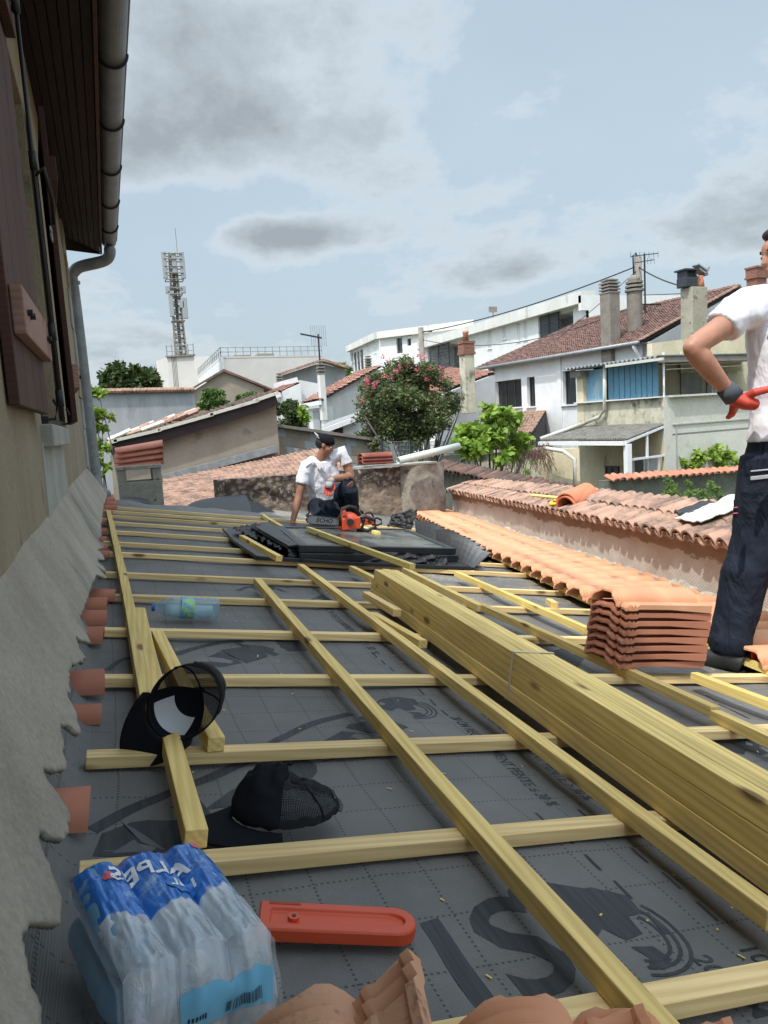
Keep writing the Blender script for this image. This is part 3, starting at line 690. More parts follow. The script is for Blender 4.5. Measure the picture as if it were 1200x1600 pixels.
# ================================================================== the house on the left
YE = 9.25; GZ = ZC+2.15; SB = .155
house = thing('house', 'old rendered house with red brown shutters and a dark plank eave, at the left edge', 'house', (XW, YE, 0))
def wall_holes(s0, s1, z0, ztop, holes, P, D, N, th, mat, parent, name='wall', z0f=None):
    """wall standing on plan line P+s*D, thickness th along -N, with rectangular openings (sa,sb,za,zb); ztop is a number or a function of s"""
    zt = ztop if callable(ztop) else (lambda s: ztop); zb_ = z0f or (lambda s: z0)
    cuts = sorted(set([s0, s1]+[h[0] for h in holes]+[h[1] for h in holes])); cuts = [c for c in cuts if s0 <= c <= s1]
    m = MB(); N = Vector(N); D = Vector(D)
    Q = lambda s, z: Vector((P[0], P[1], 0))+D*s+Vector((0, 0, z))
    for a, b in zip(cuts, cuts[1:]):
        hs = sorted([h for h in holes if h[0] <= a+1e-6 and h[1] >= b-1e-6], key=lambda h: h[2]); lo = (zb_(a), zb_(b))
        for h in hs+[None]:
            hi = (h[2], h[2]) if h else (zt(a), zt(b))
            if hi[0]-lo[0] > 1e-4 or hi[1]-lo[1] > 1e-4: m.prism([Q(a, lo[0]), Q(b, lo[1]), Q(b, hi[1]), Q(a, hi[0])], -N*th)
            if h: lo = (h[3], h[3])
    return m.build(name, mat, parent)
wy0, wy1, wz0, wz1 = 3.25, 4.35, ZC+.07, ZC+1.72
wall_holes(-3, YE, 0, GZ+.25, [(wy0, wy1, wz0, wz1)], (XW, 0), (0, 1, 0), (1, 0, 0), .3, M['houseplaster'], house)
m = MB(); m.box((XW-2.5, YE-.15, GZ/2), (4.4, .3, GZ)); m.build('gable_wall', M['houseplaster'], house)
m = MB(); m.add([(XW+.004, 3.05, ZC-.33), (XW+.004, 4.55, ZC-.35), (XW+.004, 4.50, ZC+.0), (XW+.004, 3.1, ZC+.0)], [(0, 1, 2, 3)]); mod_solid(m.build('cement_patch', M['patch'], house), .006, 1)
# window: frame, dark glass, sill
t = NT('dark window glass', .08, 0, .6); t.col((.012, .015, .018)); M['glass'] = t.m
win = MB(); 
for c, d_ in (((XW-.1, wy0+.03, (wz0+wz1)/2), (.06, .06, wz1-wz0)), ((XW-.1, wy1-.03, (wz0+wz1)/2), (.06, .06, wz1-wz0)), ((XW-.1, (wy0+wy1)/2, wz1-.03), (.06, wy1-wy0-.12, .06)), ((XW-.1, (wy0+wy1)/2, wz0+.03), (.06, wy1-wy0-.12, .06)), ((XW-.1, (wy0+wy1)/2, (wz0+wz1)/2), (.05, .08, wz1-wz0-.12))): win.box(c, d_)
wf = win.build('window', M['redwood'], house)
m = MB(); m.box((XW-.11, (wy0+wy1)/2, (wz0+wz1)/2), (.01, wy1-wy0-.12, wz1-wz0-.12)); m.build('pane', M['glass'], wf)
m = MB(); m.box((XW-.02, (wy0+wy1)/2+.02, wz0-.045), (.13, wy1-wy0+.22, .09)); m.build('window_sill', M['patch'], house, bevel=.006)
m = MB(); m.box((XW+.0, (wy0+wy1)/2, wz0+.016), (.05, wy1-wy0, .032)); m.build('sill_ledge', M['darkwood'], house)
# shutters standing a little off the wall, with ledges, bolts and a locking rod
def shutter(y0, y1, x0, x1, rod):
    n = 4; root = MB(); L = Vector((x1-x0, y1-y0, 0)); w = L.length/n; e = L.normalized(); nn = Vector((e.y, -e.x, 0)) * (1 if e.y > 0 else -1)
    base = Vector((x0, y0, 0)); zb, zt_ = wz0+.03, wz1+.02
    s_ = None
    for k in range(n):
        m = MB(); m.bar(base+e*(w*(k+.5))+Vector((0, 0, zb)), base+e*(w*(k+.5))+Vector((0, 0, zt_)), .028, w-.004, up=e)
        o = m.build('shutter' if k == 0 else 'plank', M['redwood'], house if k == 0 else s_, bevel=.003)
        if k == 0: s_ = o
    for z, pk in ((zb+.25, 1), (zt_-.3, 0)):
        m = MB(); c = base+L*.5+nn*.031+Vector((0, 0, z)); m.bar(c-e*L.length*.46, c+e*L.length*.46, .032, .13); m.build('ledge', M['pinkwood' if pk else 'redwood'], s_, bevel=.004)
        for q in (-.38, -.30, .3, .38):
            m = MB(); p = c+e*L.length*q+nn*.016; m.tube([p, p+nn*.014], .009, 8); m.build('bolt', M['iron'], s_)
    if rod:
        m = MB(); p = base+e*(L.length*rod)+nn*.062; m.tube([p+Vector((0, 0, zb-.03)), p+Vector((0, 0, zt_))], .007, 8)
        for z in (zb+.05, zb+.28, zb+.85, zb+1.35): m.tube([p+Vector((0, 0, z-.03)), p+Vector((0, 0, z+.03))], .013, 8)
        m.tube([p+Vector((0, 0, zb+.80)), p+nn*.03+Vector((0, 0, zb+.83)), p+nn*.045+e*.05+Vector((0, 0, zb+.74)), p+nn*.04+e*.07+Vector((0, 0, zb+.66))], .007, 8)
        m.build('locking_rod', M['iron'], s_, smooth=True)
        m = MB()
        for k in range(2): 
            c0 = p+nn*.03+e*(.02+.03*k)+Vector((0, 0, zb+.62)); m.tube([c0+Vector((.0, .018*math.cos(a), .022*math.sin(a))) for a in [rad(40*j) for j in range(10)]], .0035, 6)
        m.build('rod_keeper', M['zinc'], s_, smooth=True)
shutter(2.15, 2.98, XW+.02, XW+.035, .86); shutter(4.40, 5.18, XW+.085, XW+.025, 0)
m = MB()
for y in (3.28, 4.30): m.tube([(XW-.02, y, wz0+.02), (XW+.05, y, wz0+.02), (XW+.062, y+.01, wz0+.07), (XW+.05, y+.01, wz0+.10)], .006, 8)
m.build('shutter_catch', M['iron'], house, smooth=True)
# corner stones (long and short alternately)
random.seed(2); z = ZC-.72; k = 0
while z < GZ-.1:
    h_ = random.uniform(.34, .42); l_ = (.34, .62)[k % 2]; m = MB(); m.box((XW-.02+(.0 if k % 2 else .004), YE+.018-l_/2, z+h_/2), (.085, l_, h_-.012))
    m.build('corner_stone', M['patch'] if k % 3 else M['houseplaster'], house, bevel=.01); z += h_; k += 1
# eave: planks, fascia, gutter, brackets
ez0, ez1 = GZ-.02, GZ+.16
M['darkzinc'] = two('dark zinc', (.10, .11, .115), (.15, .16, .165), 6, .4, .65, .5, .1, 30, .002)
n = 7
for k in range(n):
    xa = XW+.002+(SB-XW-.012)*k/n; xb = XW+(SB-XW-.012)*(k+1)/n-.004; za = ez1+(ez0-ez1)*(xa-XW)/(SB-XW); zb2 = ez1+(ez0-ez1)*(xb-XW)/(SB-XW)
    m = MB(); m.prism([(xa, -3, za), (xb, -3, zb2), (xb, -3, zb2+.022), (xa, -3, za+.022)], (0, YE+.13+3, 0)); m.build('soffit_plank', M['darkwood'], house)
m = MB(); m.box((SB, (YE+.15-3)/2, GZ+.07), (.022, YE+.15+3, .20)); m.build('fascia_board', M['redwood'], house, bevel=.003)
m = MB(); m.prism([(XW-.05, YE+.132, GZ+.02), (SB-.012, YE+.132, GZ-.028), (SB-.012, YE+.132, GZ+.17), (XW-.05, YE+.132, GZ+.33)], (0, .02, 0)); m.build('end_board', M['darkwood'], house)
m = MB(); m.add([(SB+.05, -3, GZ+.19), (SB+.05, YE+.2, GZ+.19), (XW-2.5, YE+.2, GZ+1.0), (XW-2.5, -3, GZ+1.0)], [(0, 1, 2, 3)]); mod_solid(m.build('roof', M['darkclay'], house), .05, 1)
gr = .082; gx = SB+.013+gr; m = MB(); vs = []; N_ = 14
for y in (-3, YE+.05):
    for s_, rr in ((0, gr), (1, gr-.004)):
        for k in range(N_+1): t_ = math.pi+math.pi*k/N_; vs.append((gx+rr*math.cos(t_), y, GZ+.10+rr*math.sin(t_)))
w_ = N_+1; fs = []
for k in range(N_): fs += [(k, k+1, 2*w_+k+1, 2*w_+k), (w_+k, 3*w_+k, 3*w_+k+1, w_+k+1), (2*w_+k, 2*w_+k+1, 3*w_+k+1, 3*w_+k)]
m.add(vs, fs); gut = m.build('gutter', M['darkzinc'], house, smooth=True)
m = MB(); m.tube([(gx+gr, -3, GZ+.105), (gx+gr, YE+.05, GZ+.105)], .010, 8); m.build('gutter_bead', M['iron'], gut, smooth=True)
m = MB(); m.add([(gx+gr*math.cos(math.pi+math.pi*k/N_), YE+.052, GZ+.10+gr*math.sin(math.pi+math.pi*k/N_)) for k in range(N_+1)], [tuple(range(N_+1))]); mod_solid(m.build('gutter_end', M['zinc'], gut), .004)
for y in (1.9, 2.85, 3.0, 3.9, 4.85, 5.8, 6.75, 7.7, 8.6):
    m = MB(); m.tube([(gx+(gr+.004)*math.cos(a), y, GZ+.10+(gr+.004)*math.sin(a)) for a in [math.pi+math.pi*k/14 for k in range(15)]], [(.012, .003)]*15, 6, ref=(0, 1, 0)); m.build('gutter_bracket', M['iron'], gut)
# downpipe: swan neck from the gutter back to the corner, then down to the roof
pe = Vector((-.03, YE+.16, ZC-.60)); ptop = Vector((XW+.055, YE+.12, ZC+1.92))
pth = [Vector((gx, YE-.06, GZ+.03)), Vector((gx, YE-.06, GZ-.05)), Vector((gx-.02, YE-.02, GZ-.105)), Vector((gx-.08, YE+.02, GZ-.14)), Vector((XW+.18, YE+.09, GZ-.17)), Vector((XW+.10, YE+.11, GZ-.20)), Vector((XW+.062, YE+.12, GZ-.26)), ptop,
       Vector((XW+.07, YE+.13, ZC-.50)), Vector((XW+.085, YE+.12, ZC-.60)), Vector((XW+.13, YE+.06, ZC-.645)), Vector((XW+.20, YE-.02, ZC-.66))]
m = MB(); m.tube(pth, [.068]*len(pth), 16, ref=(0, 1, 0)); dp = m.build('downpipe', M['zinc'], house, smooth=True); dp.modifiers.new('s', 'SUBSURF').levels = 1
for z in (ZC+1.78, ZC-.40):
    m = MB(); m.tube([(XW+.058, YE+.122, z), (XW+.058, YE+.122, z+.03)], .075, 16); m.build('pipe_ring', M['zinc'], dp, smooth=False)
# ================================================================== boundary wall at the lower edge of the roof
bw0 = Vector((wallx(.3), .3)); bw1 = Vector((wallx(10.9), 10.9)); bd = (bw1-bw0).normalized(); bn = Vector((-bd.y, bd.x))   # faces the roof
BD = Vector((bd.x, bd.y, 0)); BN = Vector((bn.x, bn.y, 0)); BL = (bw1-bw0).length
q1 = atp(682, 765, Vector((bw0.x, bw0.y, 0)), BN); q2 = atp(1140, 856, Vector((bw0.x, bw0.y, 0)), BN)
zt1, zt2 = q1.z, q2.z; s1 = (Vector((q1.x, q1.y))-bw0).dot(bd); s2 = (Vector((q2.x, q2.y))-bw0).dot(bd)
BZ = lambda s: zt2+(zt1-zt2)*(s-s2)/(s1-s2)
print('boundary wall top z', zt1, s1, zt2, s2)
t = NT('patchy pink render over scratched coat', .95); co = t.co(); z_ = t.sep(co)
lam = t.wave(t.co((1, 1, 1)), 34, 1.2, 3, 'Z', 2.0)
scr = t.mix(t.ramp(lam, [(.2, 0.0), (.8, 1.0)]), (.44, .40, .34), (.64, .60, .53))
scr = t.mix(t.ramp(t.noise(co, 3, 5, .7), [(.45, 0.0), (.7, .8)]), scr, (.44, .34, .27))
pk = t.mix(t.ramp(t.noise(co, 5, 6, .7), [(.35, 0.0), (.7, 1.0)]), (.25, .175, .13), (.33, .245, .185))
pk = t.mix(t.ramp(t.noise(co, 2.2, 5, .7), [(.55, 0.0), (.7, .8)]), pk, (.26, .19, .14))
GM = t.math('ADD', 1.0, t.math('SUBTRACT', z_[2], t.math('ADD', t.math('MULTIPLY', z_[1], (BZ(BL)-BZ(0))/(bw1.y-bw0.y)), BZ(0)-RZ(3))))
edge = t.math('ADD', GM, t.math('MULTIPLY', t.math('SUBTRACT', t.noise(t.co((.6, .6, 2)), 3.5, 5, .7), .5), .30))
t.col(t.mix(t.ramp(edge, [(.905, 0.0), (.915, 1.0)]), scr, pk))
t.bump(t.math('ADD', t.math('MULTIPLY', lam, .6), t.noise(co, 50, 5, .7)), .7, .01); M['wallR'] = t.m
bwall = thing('boundary_wall', 'long low boundary wall with patchy pink render and a sloping tile coping, right of the roof', 'wall', (bw0.x, bw0.y, RZ(3)))
m = MB(); n = 24
for i in range(n):
    a, b = BL*i/n, BL*(i+1)/n; pa = bw0+bd*a; pb = bw0+bd*b
    m.prism([(pa.x, pa.y, RZ(pa.x)-.1), (pb.x, pb.y, RZ(pb.x)-.1), (pb.x, pb.y, BZ(b)-.01), (pa.x, pa.y, BZ(a)-.01)], -BN*.30) if i == -1 else None
mm = MB(); mm.prism([(bw0.x, bw0.y, BZ(0)-.75), (bw1.x, bw1.y, BZ(BL)-.75), (bw1.x, bw1.y, BZ(BL)-.01), (bw0.x, bw0.y, BZ(0)-.01)], -BN*.42); mm.build('rendered_face', M['wallR'], bwall)
mm = MB(); mm.prism([(bw0.x+.02, bw0.y, 0), (bw1.x+.02, bw1.y, 0), (bw1.x+.02, bw1.y, BZ(BL)-.74), (bw0.x+.02, bw0.y, BZ(0)-.74)], -BN*.38); mm.build('wall_base', M['wallR'], bwall)
# ragged mortar fillet where tiles meet the wall
mm = MB(); vs = []; n = 160
for i in range(n+1):
    s = BL*i/n; p = bw0+bd*s; h1 = .13+.05*noise.noise((s*3, 0, 2))+.03*noise.noise((s*14, 0, 2)); w1 = .05+.02*noise.noise((s*9, 3, 2))
    for q, z in ((w1+.02, .08), (w1, .10), (.012, h1), (-.01, h1+.01)): P = Vector((p.x, p.y, 0))+BN*q; vs.append((P.x, P.y, RZ(P.x)+z))
mm.add(vs, [(4*i+j, 4*i+j+1, 4*i+5+j, 4*i+4+j) for i in range(n) for j in range(3)])
M['lime'] = two('crumbly lime mortar', (.42, .38, .31), (.66, .62, .54), 9, .4, .6, 1, 1, 45, .02, (.2, .18, .15), 14, .6, .7); mm.build('mortar_fillet', M['lime'], bwall, smooth=True)
# coping: half-round tiles laid across the wall, sloping towards the roof
me_cop = canal(.30, .062, .072, .014, 10).mesh('coping_tile', True); me_chan = canal(.30, .060, .052, .012, 8).mesh('channel_tile', True)
for me in (me_cop, me_chan):
    bm = bmesh.new(); bm.from_mesh(me); bmesh.ops.recalc_face_normals(bm, faces=bm.faces); bm.to_mesh(me); bm.free(); me.set_sharp_from_angle(angle=rad(40)); me.materials.append(M['mossclay'])
CS = math.radians(15); random.seed(8); s = .1; k = 0; CW = .56
while s < BL-.05:
    p = bw0+bd*s
    dn = (BN*math.cos(CS)-Vector((0, 0, 1))*math.sin(CS)); nz = (BN*math.sin(CS)+Vector((0, 0, 1))*math.cos(CS)); wob = Matrix.Rotation(random.uniform(-.09, .09), 3, nz)
    dn2 = wob @ dn; lowz = BZ(s)
    tip = Vector((p.x, p.y, lowz+.005))+BN*(.075+random.uniform(-.012, .012))
    sid = nz.cross(dn2)
    for r_i, off in ((0, 0), (1, .27)):
        c = tip - dn2*(.30*.95+off) + nz*(.018+.010*r_i+random.uniform(-.004, .006))
        inst('coping_tile', me_cop, frame(c, dn2, sid, nz), bwall)
    p2 = tip - dn2*.29*.95 + BD*.068 + nz*.015
    for off in (0, .27): inst('channel_tile', me_chan, frame(p2-dn2*off+nz*.035, dn2, -sid, -nz), bwall)
    s += .135; k += 1
mm = MB(); mm.prism([(bw0.x, bw0.y, BZ(0)-.012), (bw1.x, bw1.y, BZ(BL)-.012), (bw1.x, bw1.y, BZ(BL)+.01), (bw0.x, bw0.y, BZ(0)+.01)], -BN*.4)
mm.build('bedding_mortar', M['lime'], bwall)
def cop(px, py, up=0.0):
    p0 = Vector((bw0.x, bw0.y, BZ(0)+.07+up)); along = Vector((bd.x, bd.y, (BZ(BL)-BZ(0))/BL)).normalized(); dn = (BN*math.cos(CS)-Vector((0, 0, 1))*math.sin(CS)); n = along.cross(dn)
    if n.z < 0: n = -n
    return atp(px, py, p0+n*0, n), n, dn, along
# things lying on the coping
M['neworange'] = plain('new smooth orange clay', (.60, .20, .10), .55, var=.15)
me_new = canal(.40, .10, .115, .014, 16).mesh('ridge_tile', True); me_new.materials.append(M['neworange']); bm = bmesh.new(); bm.from_mesh(me_new); bmesh.ops.recalc_face_normals(bm, faces=bm.faces); bm.to_mesh(me_new); bm.free(); me_new.set_sharp_from_angle(angle=rad(40))
p, n_, dn, al = cop(905, 786)
for k, (yaw, lab) in enumerate(((.5, 'lower of two new orange half-round tiles lying on the boundary wall coping'), (.62, 'upper of two new orange half-round tiles, nested on the other on the wall coping'))):
    R = Matrix.Rotation(yaw, 3, n_); c = p+n_*(.03+.028*k)-R @ dn*.2+al*(.02*k)
    tag(inst('ridge_tile', me_new, frame(c, (R @ dn), n_.cross(R @ dn), n_)), lab, 'roof tile', 'half-round tiles on the coping')
p, n_, dn, al = cop(855, 782); m = MB(); q, *_ = cop(832, 779); m.bar(q+n_*.04, cop(886, 785)[0]+n_*.04, .05, .02, n_); tag(m.build('wood_strip', M['yellowwood']), 'short pale wood slat lying on the tiled coping', 'wood')
t = NT('yellow plastic', .4); t.col((.85, .62, .02)); M['yellow'] = t.m
q, *_ = cop(869, 792); sh = thing('shears', 'yellow handled hand tool lying on the tiled coping beside the orange tiles', 'hand tool', q)
m = MB(); m.tube([q+al*(-.10)+dn*.03+n_*.05, q+al*-.05+dn*.05+n_*.05, q+al*.02+dn*.03+n_*.05, q+al*.09+dn*.0+n_*.05], [(.022, .014), (.028, .016), (.024, .016), (.016, .012)], 12); m.build('grip', M['yellow'], sh, smooth=True)
m = MB(); m.tube([q+al*(-.09)-dn*.01+n_*.055, q+al*0-dn*.035+n_*.055, q+al*.10-dn*.03+n_*.05], [(.014, .01)]*3, 10); m.build('grip', M['yellow'], sh, smooth=True)
m = MB(); m.bar(q+al*.05+n_*.05, q+al*.20-dn*.01+n_*.05, .03, .006, n_); m.build('blade', M['iron'], sh)
q, *_ = cop(1118, 812); M['cloth'] = plain('white dusty cloth', (.62, .60, .56), .9)
m = MB(); random.seed(4)
def sheetf(u, v):
    return q+al*((.5-u)*.34*1.0)+dn*((v-.5)*.40)+n_*(.07+.05*math.sin(u*3)*(1-v)+.02*noise.noise((u*5, v*5, 2)))
m.grid(sheetf, 14, 14); o = m.build('cloth', M['cloth'], smooth=True, label='crumpled white sheet on the wall coping behind the standing man', category='cloth'); mod_solid(o, .01)
q2_, *_ = cop(1092, 806); m = MB(); m.grid(lambda u, v: q2_+al*((u-.5)*.2)+dn*((v-.5)*.24)+n_*(.07+.03*noise.noise((u*4, v*4, 7))), 8, 8); o = m.build('rubber_pad', M['feltdark'], smooth=True, label='small black rubber pad lying on the coping beside the white sheet', category='pad'); mod_solid(o, .02)
# ================================================================== old stone wall at the far end of the roof
fa = at(352, 750, y=9.75); fb = at(668, 726, y=10.55); FD = Vector((fb.x-fa.x, fb.y-fa.y, 0)).normalized(); FN = Vector((FD.y, -FD.x, 0)); FLn = (fb-fa).length
t = NT('crumbling stone and render', 1.0); co = t.co()
gz = t.math('ADD', t.sep(t.tc.outputs['Generated'])[2], t.math('MULTIPLY', t.math('SUBTRACT', t.noise(co, 2.5, 6, .7), .5), .55))
st = t.mix(t.ramp(t.vor(t.co((1, 1, 1.5)), 9, out='Distance'), [(.1, 0.0), (.5, 1.0)]), (.36, .29, .22), (.10, .07, .055))
st = t.mix(t.ramp(t.noise(co, 14, 5, .7), [(.56, 0.0), (.64, 1.0)]), st, (.50, .46, .40))
rn = t.mix(t.ramp(t.noise(co, 4, 6, .7), [(.35, 0.0), (.65, 1.0)]), (.27, .20, .14), (.42, .33, .25))
t.col(t.mix(t.ramp(gz, [(.70, 0.0), (.76, 1.0)]), rn, st)); t.bump(t.noise(co, 18, 7, .75), 1, .05); M['stonewall'] = t.m
swall = thing('stone_wall', 'crumbling rubble wall with brown render at the far end of the roof, behind the crouching man', 'wall', (fa.x, fa.y, fa.z-.6))
m = MB(); nS = 40; vs = []
def swf(u, v):
    s = u*FLn*1.01; zt = fa.z+(fb.z-fa.z)*u+.015*noise.noise((s*5, 0, 0)); z = (zt)*(v)+(1-v)*(fa.z-1.3)
    P = Vector((fa.x, fa.y, 0))+FD*s; r = .035*noise.noise((s*4, z*5, 3))+.02*noise.noise((s*14, z*16, 3)); return Vector((P.x, P.y, z))+FN*r
m.grid(swf, 120, 50); o = m.build('rubble_face', M['stonewall'], swall, smooth=True)
m = MB(); m.prism([Vector((fa.x, fa.y, 0))-FN*.03, Vector((fb.x, fb.y, 0))-FN*.03, Vector((fb.x, fb.y, fb.z-.012))-FN*.03, Vector((fa.x, fa.y, fa.z-.012))-FN*.03], -FN*.4); m.build('wall_core', M['stonewall'], swall)
# rounded end pier with coarse render
m = MB(); c = fb+FD*-.12; m.grid(lambda u, v: Vector((c.x, c.y, 0))+FD*(.42*math.sin((u-.5)*math.pi)*1.0)+FN*(.18*math.cos((u-.5)*math.pi)+.03*noise.noise((u*6, v*6, 1)))+Vector((0, 0, fb.z-1.3+1.33*v)), 30, 30)
M['lump'] = two('lumpy grey render', (.26, .22, .18), (.42, .38, .32), 8, .35, .65, 1, 1, 22, .03, (.12, .09, .07), 6, .6, .7); m.build('end_pier', M['lump'], swall, smooth=True)
# stacked small red tiles and a pale pipe on the wall
me_red = canal(.42, .075, .082, .013, 10).mesh('red_tile', True); M['darkred'] = plain('deep red clay', (.22, .055, .035), .6, var=.25); me_red.materials.append(M['darkred'])
tile_p = at(563, 722, y=10.25)
for k in range(3):
    e = (at(621, 719, y=10.4)-tile_p).normalized(); nz = Vector((0, 0, 1)); nz = (nz-e*nz.dot(e)).normalized()
    tag(inst('red_tile', me_red, frame(tile_p+nz*(-.04+.05*k), e, nz.cross(e), nz) @ Matrix.Diagonal((1.25, 1, 1, 1))), '%s dark red half-round tile in the small pile on the rubble wall' % ['lowest', 'middle', 'topmost'][k], 'roof tile', 'dark red tiles piled on the rubble wall')
M['pvc'] = plain('pale green grey plastic', (.52, .56, .50), .45, var=.08)
m = MB(); m.tube([at(622, 720, y=10.1), at(717, 697, y=10.3)], .055, 18, cap=False); o = m.build('plastic_pipe', M['pvc'], smooth=True, label='pale plastic pipe leaning up from the rubble wall beside the red tiles', category='pipe'); mod_solid(o, .006)
m = MB(); m.bar(at(556, 731, y=10.35), at(676, 722, y=10.5), .3, .025); m.build('stone_slab', M['patch'], swall)
# ================================================================== chimney with a pile of tiles on it, far left of the roof
cy = 9.9; cl_ = at(188, 790, y=cy); cr_ = at(257, 790, y=cy); ct = at(222, 733, y=cy).z; cm = at(222, 752, y=cy).z
M['concrete'] = two('mossy concrete', (.24, .23, .19), (.36, .35, .30), 8, .35, .65, .95, .6, 40, .01, (.10, .10, .07), 9, .6, .7)
ch = thing('chimney', 'low concrete block chimney with an open slot, at the far left end of the roof', 'chimney', (cl_.x+.25, cy, cl_.z))
X0, X1 = cl_.x, cr_.x; D_ = .45
m = MB(); m.box(((X0+X1)/2, cy+D_/2, (cm+cl_.z-1.2)/2), (X1-X0, D_, cm-cl_.z+1.2)); m.build('shaft', M['concrete'], ch, bevel=.01)
for xa in (X0+.055, X1-.055):
    m = MB(); m.box((xa, cy+D_/2, (ct+cm)/2), (.11, D_-.01, ct-cm)); m.build('pillar', M['concrete'], ch, bevel=.008)
m = MB(); m.box(((X0+X1)/2, cy+D_/2, ct+.025), (X1-X0+.02, D_+.02, .05)); m.build('cap_slab', M['concrete'], ch, bevel=.008)
me_pile = canal(.60, .085, .10, .014, 14).mesh('piled_tile', True); M['pink'] = plain('pinkish red clay', (.52, .19, .12), .6, var=.2); me_pile.materials.append(M['pink'])
for k in range(4):
    a_ = at(180, 727-k*8, y=cy+.05); b_2 = at(252, 719-k*9.0, y=cy+.0); e = (b_2-a_).normalized(); nz = Vector((0, 0, 1)); nz = (nz-e*nz.dot(e)).normalized()
    p = a_+nz*(-.055); p.y += .17
    tag(inst('piled_tile', me_pile, frame(p, e, nz.cross(e), nz)), ['lowest', 'second lowest', 'second highest', 'topmost'][k]+' curved tile in the pile on the concrete chimney', 'roof tile', 'curved tiles piled on the chimney')
# ================================================================== neighbourhood
M['white'] = two('white render', (.62, .62, .61), (.72, .72, .71), 1.2, .35, .65, .9, .15, 30, .004, (.48, .48, .46), 2.5, .62, .8)
M['white2'] = two('off white render', (.55, .54, .50), (.66, .65, .62), .8, .35, .65, .9, .15, 30, .004, (.36, .34, .30), 1.4, .6, .75, stretch=(1, 1, .4))
M['greywall'] = two('grey cement render', (.27, .28, .29), (.38, .39, .40), .9, .35, .65, .95, .4, 12, .01, (.16, .16, .16), 1.6, .6, .78, stretch=(1, 1, .35))
M['brownwall'] = two('brown cement render', (.24, .20, .155), (.33, .285, .225), 1.1, .35, .7, .95, .4, 12, .01, (.14, .12, .09), 2.2, .6, .75)
M['beige'] = two('pale grey cladding', (.50, .475, .445), (.56, .53, .50), .6, .35, .65, .9, .1, 30, .004)
M['cream'] = two('cream render', (.50, .43, .28), (.62, .55, .39), 1.2, .35, .65, .9, .3, 12, .006, (.28, .25, .17), 2.2, .58, .72, stretch=(1, 1, .6))
M['parapet'] = two('stained cream parapet', (.52, .48, .36), (.36, .34, .26), 2.4, .42, .62, .95, .3, 12, .006, (.12, .115, .085), 3.4, .52, .66, stretch=(1, 1, .8))
M['palewall'] = two('pale grey green render', (.50, .49, .42), (.57, .56, .49), 1.2, .35, .65, .9, .15, 12, .006, (.38, .37, .31), 3, .6, .8)
M['blue'] = two('peeling blue paint', (.12, .27, .38), (.20, .36, .46), 6, .35, .65, .6, .2, 20, .004, (.30, .42, .48), 5, .55, .65, stretch=(1, 1, .25))
M['bluedoor'] = plain('flat blue paint', (.10, .24, .34), .55, var=.15)
M['anthracite'] = plain('dark grey metal frame', (.03, .035, .04), .4)
M['trim'] = plain('white trim', (.70, .70, .70), .6, var=.06)
M['farclay'] = clay('faded red roof clay', (.33, .165, .12), (.42, .25, .19), (.30, .16, .12), (.08, .055, .045), .52, .66)
M['brick'] = None
t = NT('red brick', .9); co = t.co()
br = t.n.new('ShaderNodeTexBrick'); br.inputs['Scale'].default_value = 1; br.inputs['Brick Width'].default_value = .22; br.inputs['Row Height'].default_value = .065; br.inputs['Mortar Size'].default_value = .008
br.inputs['Color1'].default_value = (.26, .09, .055, 1); br.inputs['Color2'].default_value = (.17, .06, .04, 1); br.inputs['Mortar'].default_value = (.18, .15, .12, 1)
cbn = t.n.new('ShaderNodeCombineXYZ'); ss = t.sep(co); t.l.new(t.math('ADD', ss[0], ss[1]), cbn.inputs[0]); t.l.new(ss[2], cbn.inputs[1]); t.l.new(cbn.outputs[0], br.inputs['Vector'])
t.col(br.outputs['Color']); t.bump(t.noise(co, 30, 4), .4, .01); M['brick'] = t.m
def pane(px, py, D=None, **k):
    """vertical plane through pixel point with plan direction D; returns fn(px,py)->point, D, N(toward camera)"""
    P = at(px, py, **k); D = Vector((D.x, D.y, 0)).normalized(); N = Vector((D.y, -D.x, 0))
    if N.dot(CAM-P) < 0: N = -N
    fn = lambda a, b, off=0.0: atp(a, b, P+N*off, N)
    return fn, D, N, P
def gnd(p, z=0.0): return Vector((p.x, p.y, z))
def polyw(fn, pts, N, th, mat, parent, name='wall', **k):
    m = MB(); m.prism([fn(*p) if not isinstance(p, Vector) else p for p in pts], -N*th); return m.build(name, mat, parent, **k)
def sz(p, P, D): return (p-P).dot(D), p.z
def window(parent, fn, D, N, x0, x1, y0, y1, n=2, depth=.12, frame_m='anthracite', sill=True, fw=.05, glass='glass'):
    """x0,x1 pixel columns; y0,y1 pixel rows at the middle; frame bars + pane as sub-part, set back by depth"""
    a = fn((x0+x1)/2, y0); b = fn((x0+x1)/2, y1); l = fn(x0, (y0+y1)/2); r = fn(x1, (y0+y1)/2)
    if (r-l).dot(D) < 0: l, r = r, l
    zt, zb = a.z, b.z; w = (r-l).dot(D); base = gnd(l)-N*depth; m = MB(); up = Vector((0, 0, 1))
    Q = lambda s, z: base+D*s+up*z
    m.bar(Q(0, zb+fw/2), Q(w, zb+fw/2), .05, fw); m.bar(Q(0, zt-fw/2), Q(w, zt-fw/2), .05, fw)
    for k in range(n+1):
        s = fw/2+(w-fw)*k/n; m.bar(Q(s, zb+fw), Q(s, zt-fw), .05, fw, up=D)
    o = m.build('window', M[frame_m], parent)
    m = MB(); c = [Q(fw*.5, zb+fw*.5), Q(w-fw*.5, zb+fw*.5), Q(w-fw*.5, zt-fw*.5), Q(fw*.5, zt-fw*.5)]; m.prism([p-N*.0 for p in c], -N*.012); m.build('pane', M[glass], o)
    if sill: m = MB(); m.bar(Q(-.06, zb-.03)+N*(depth+.02), Q(w+.06, zb-.03)+N*(depth+.02), .14, .05); m.build('sill', M['trim'], o)
    return (l-Vector((0, 0, 0))), (w, zb, zt)
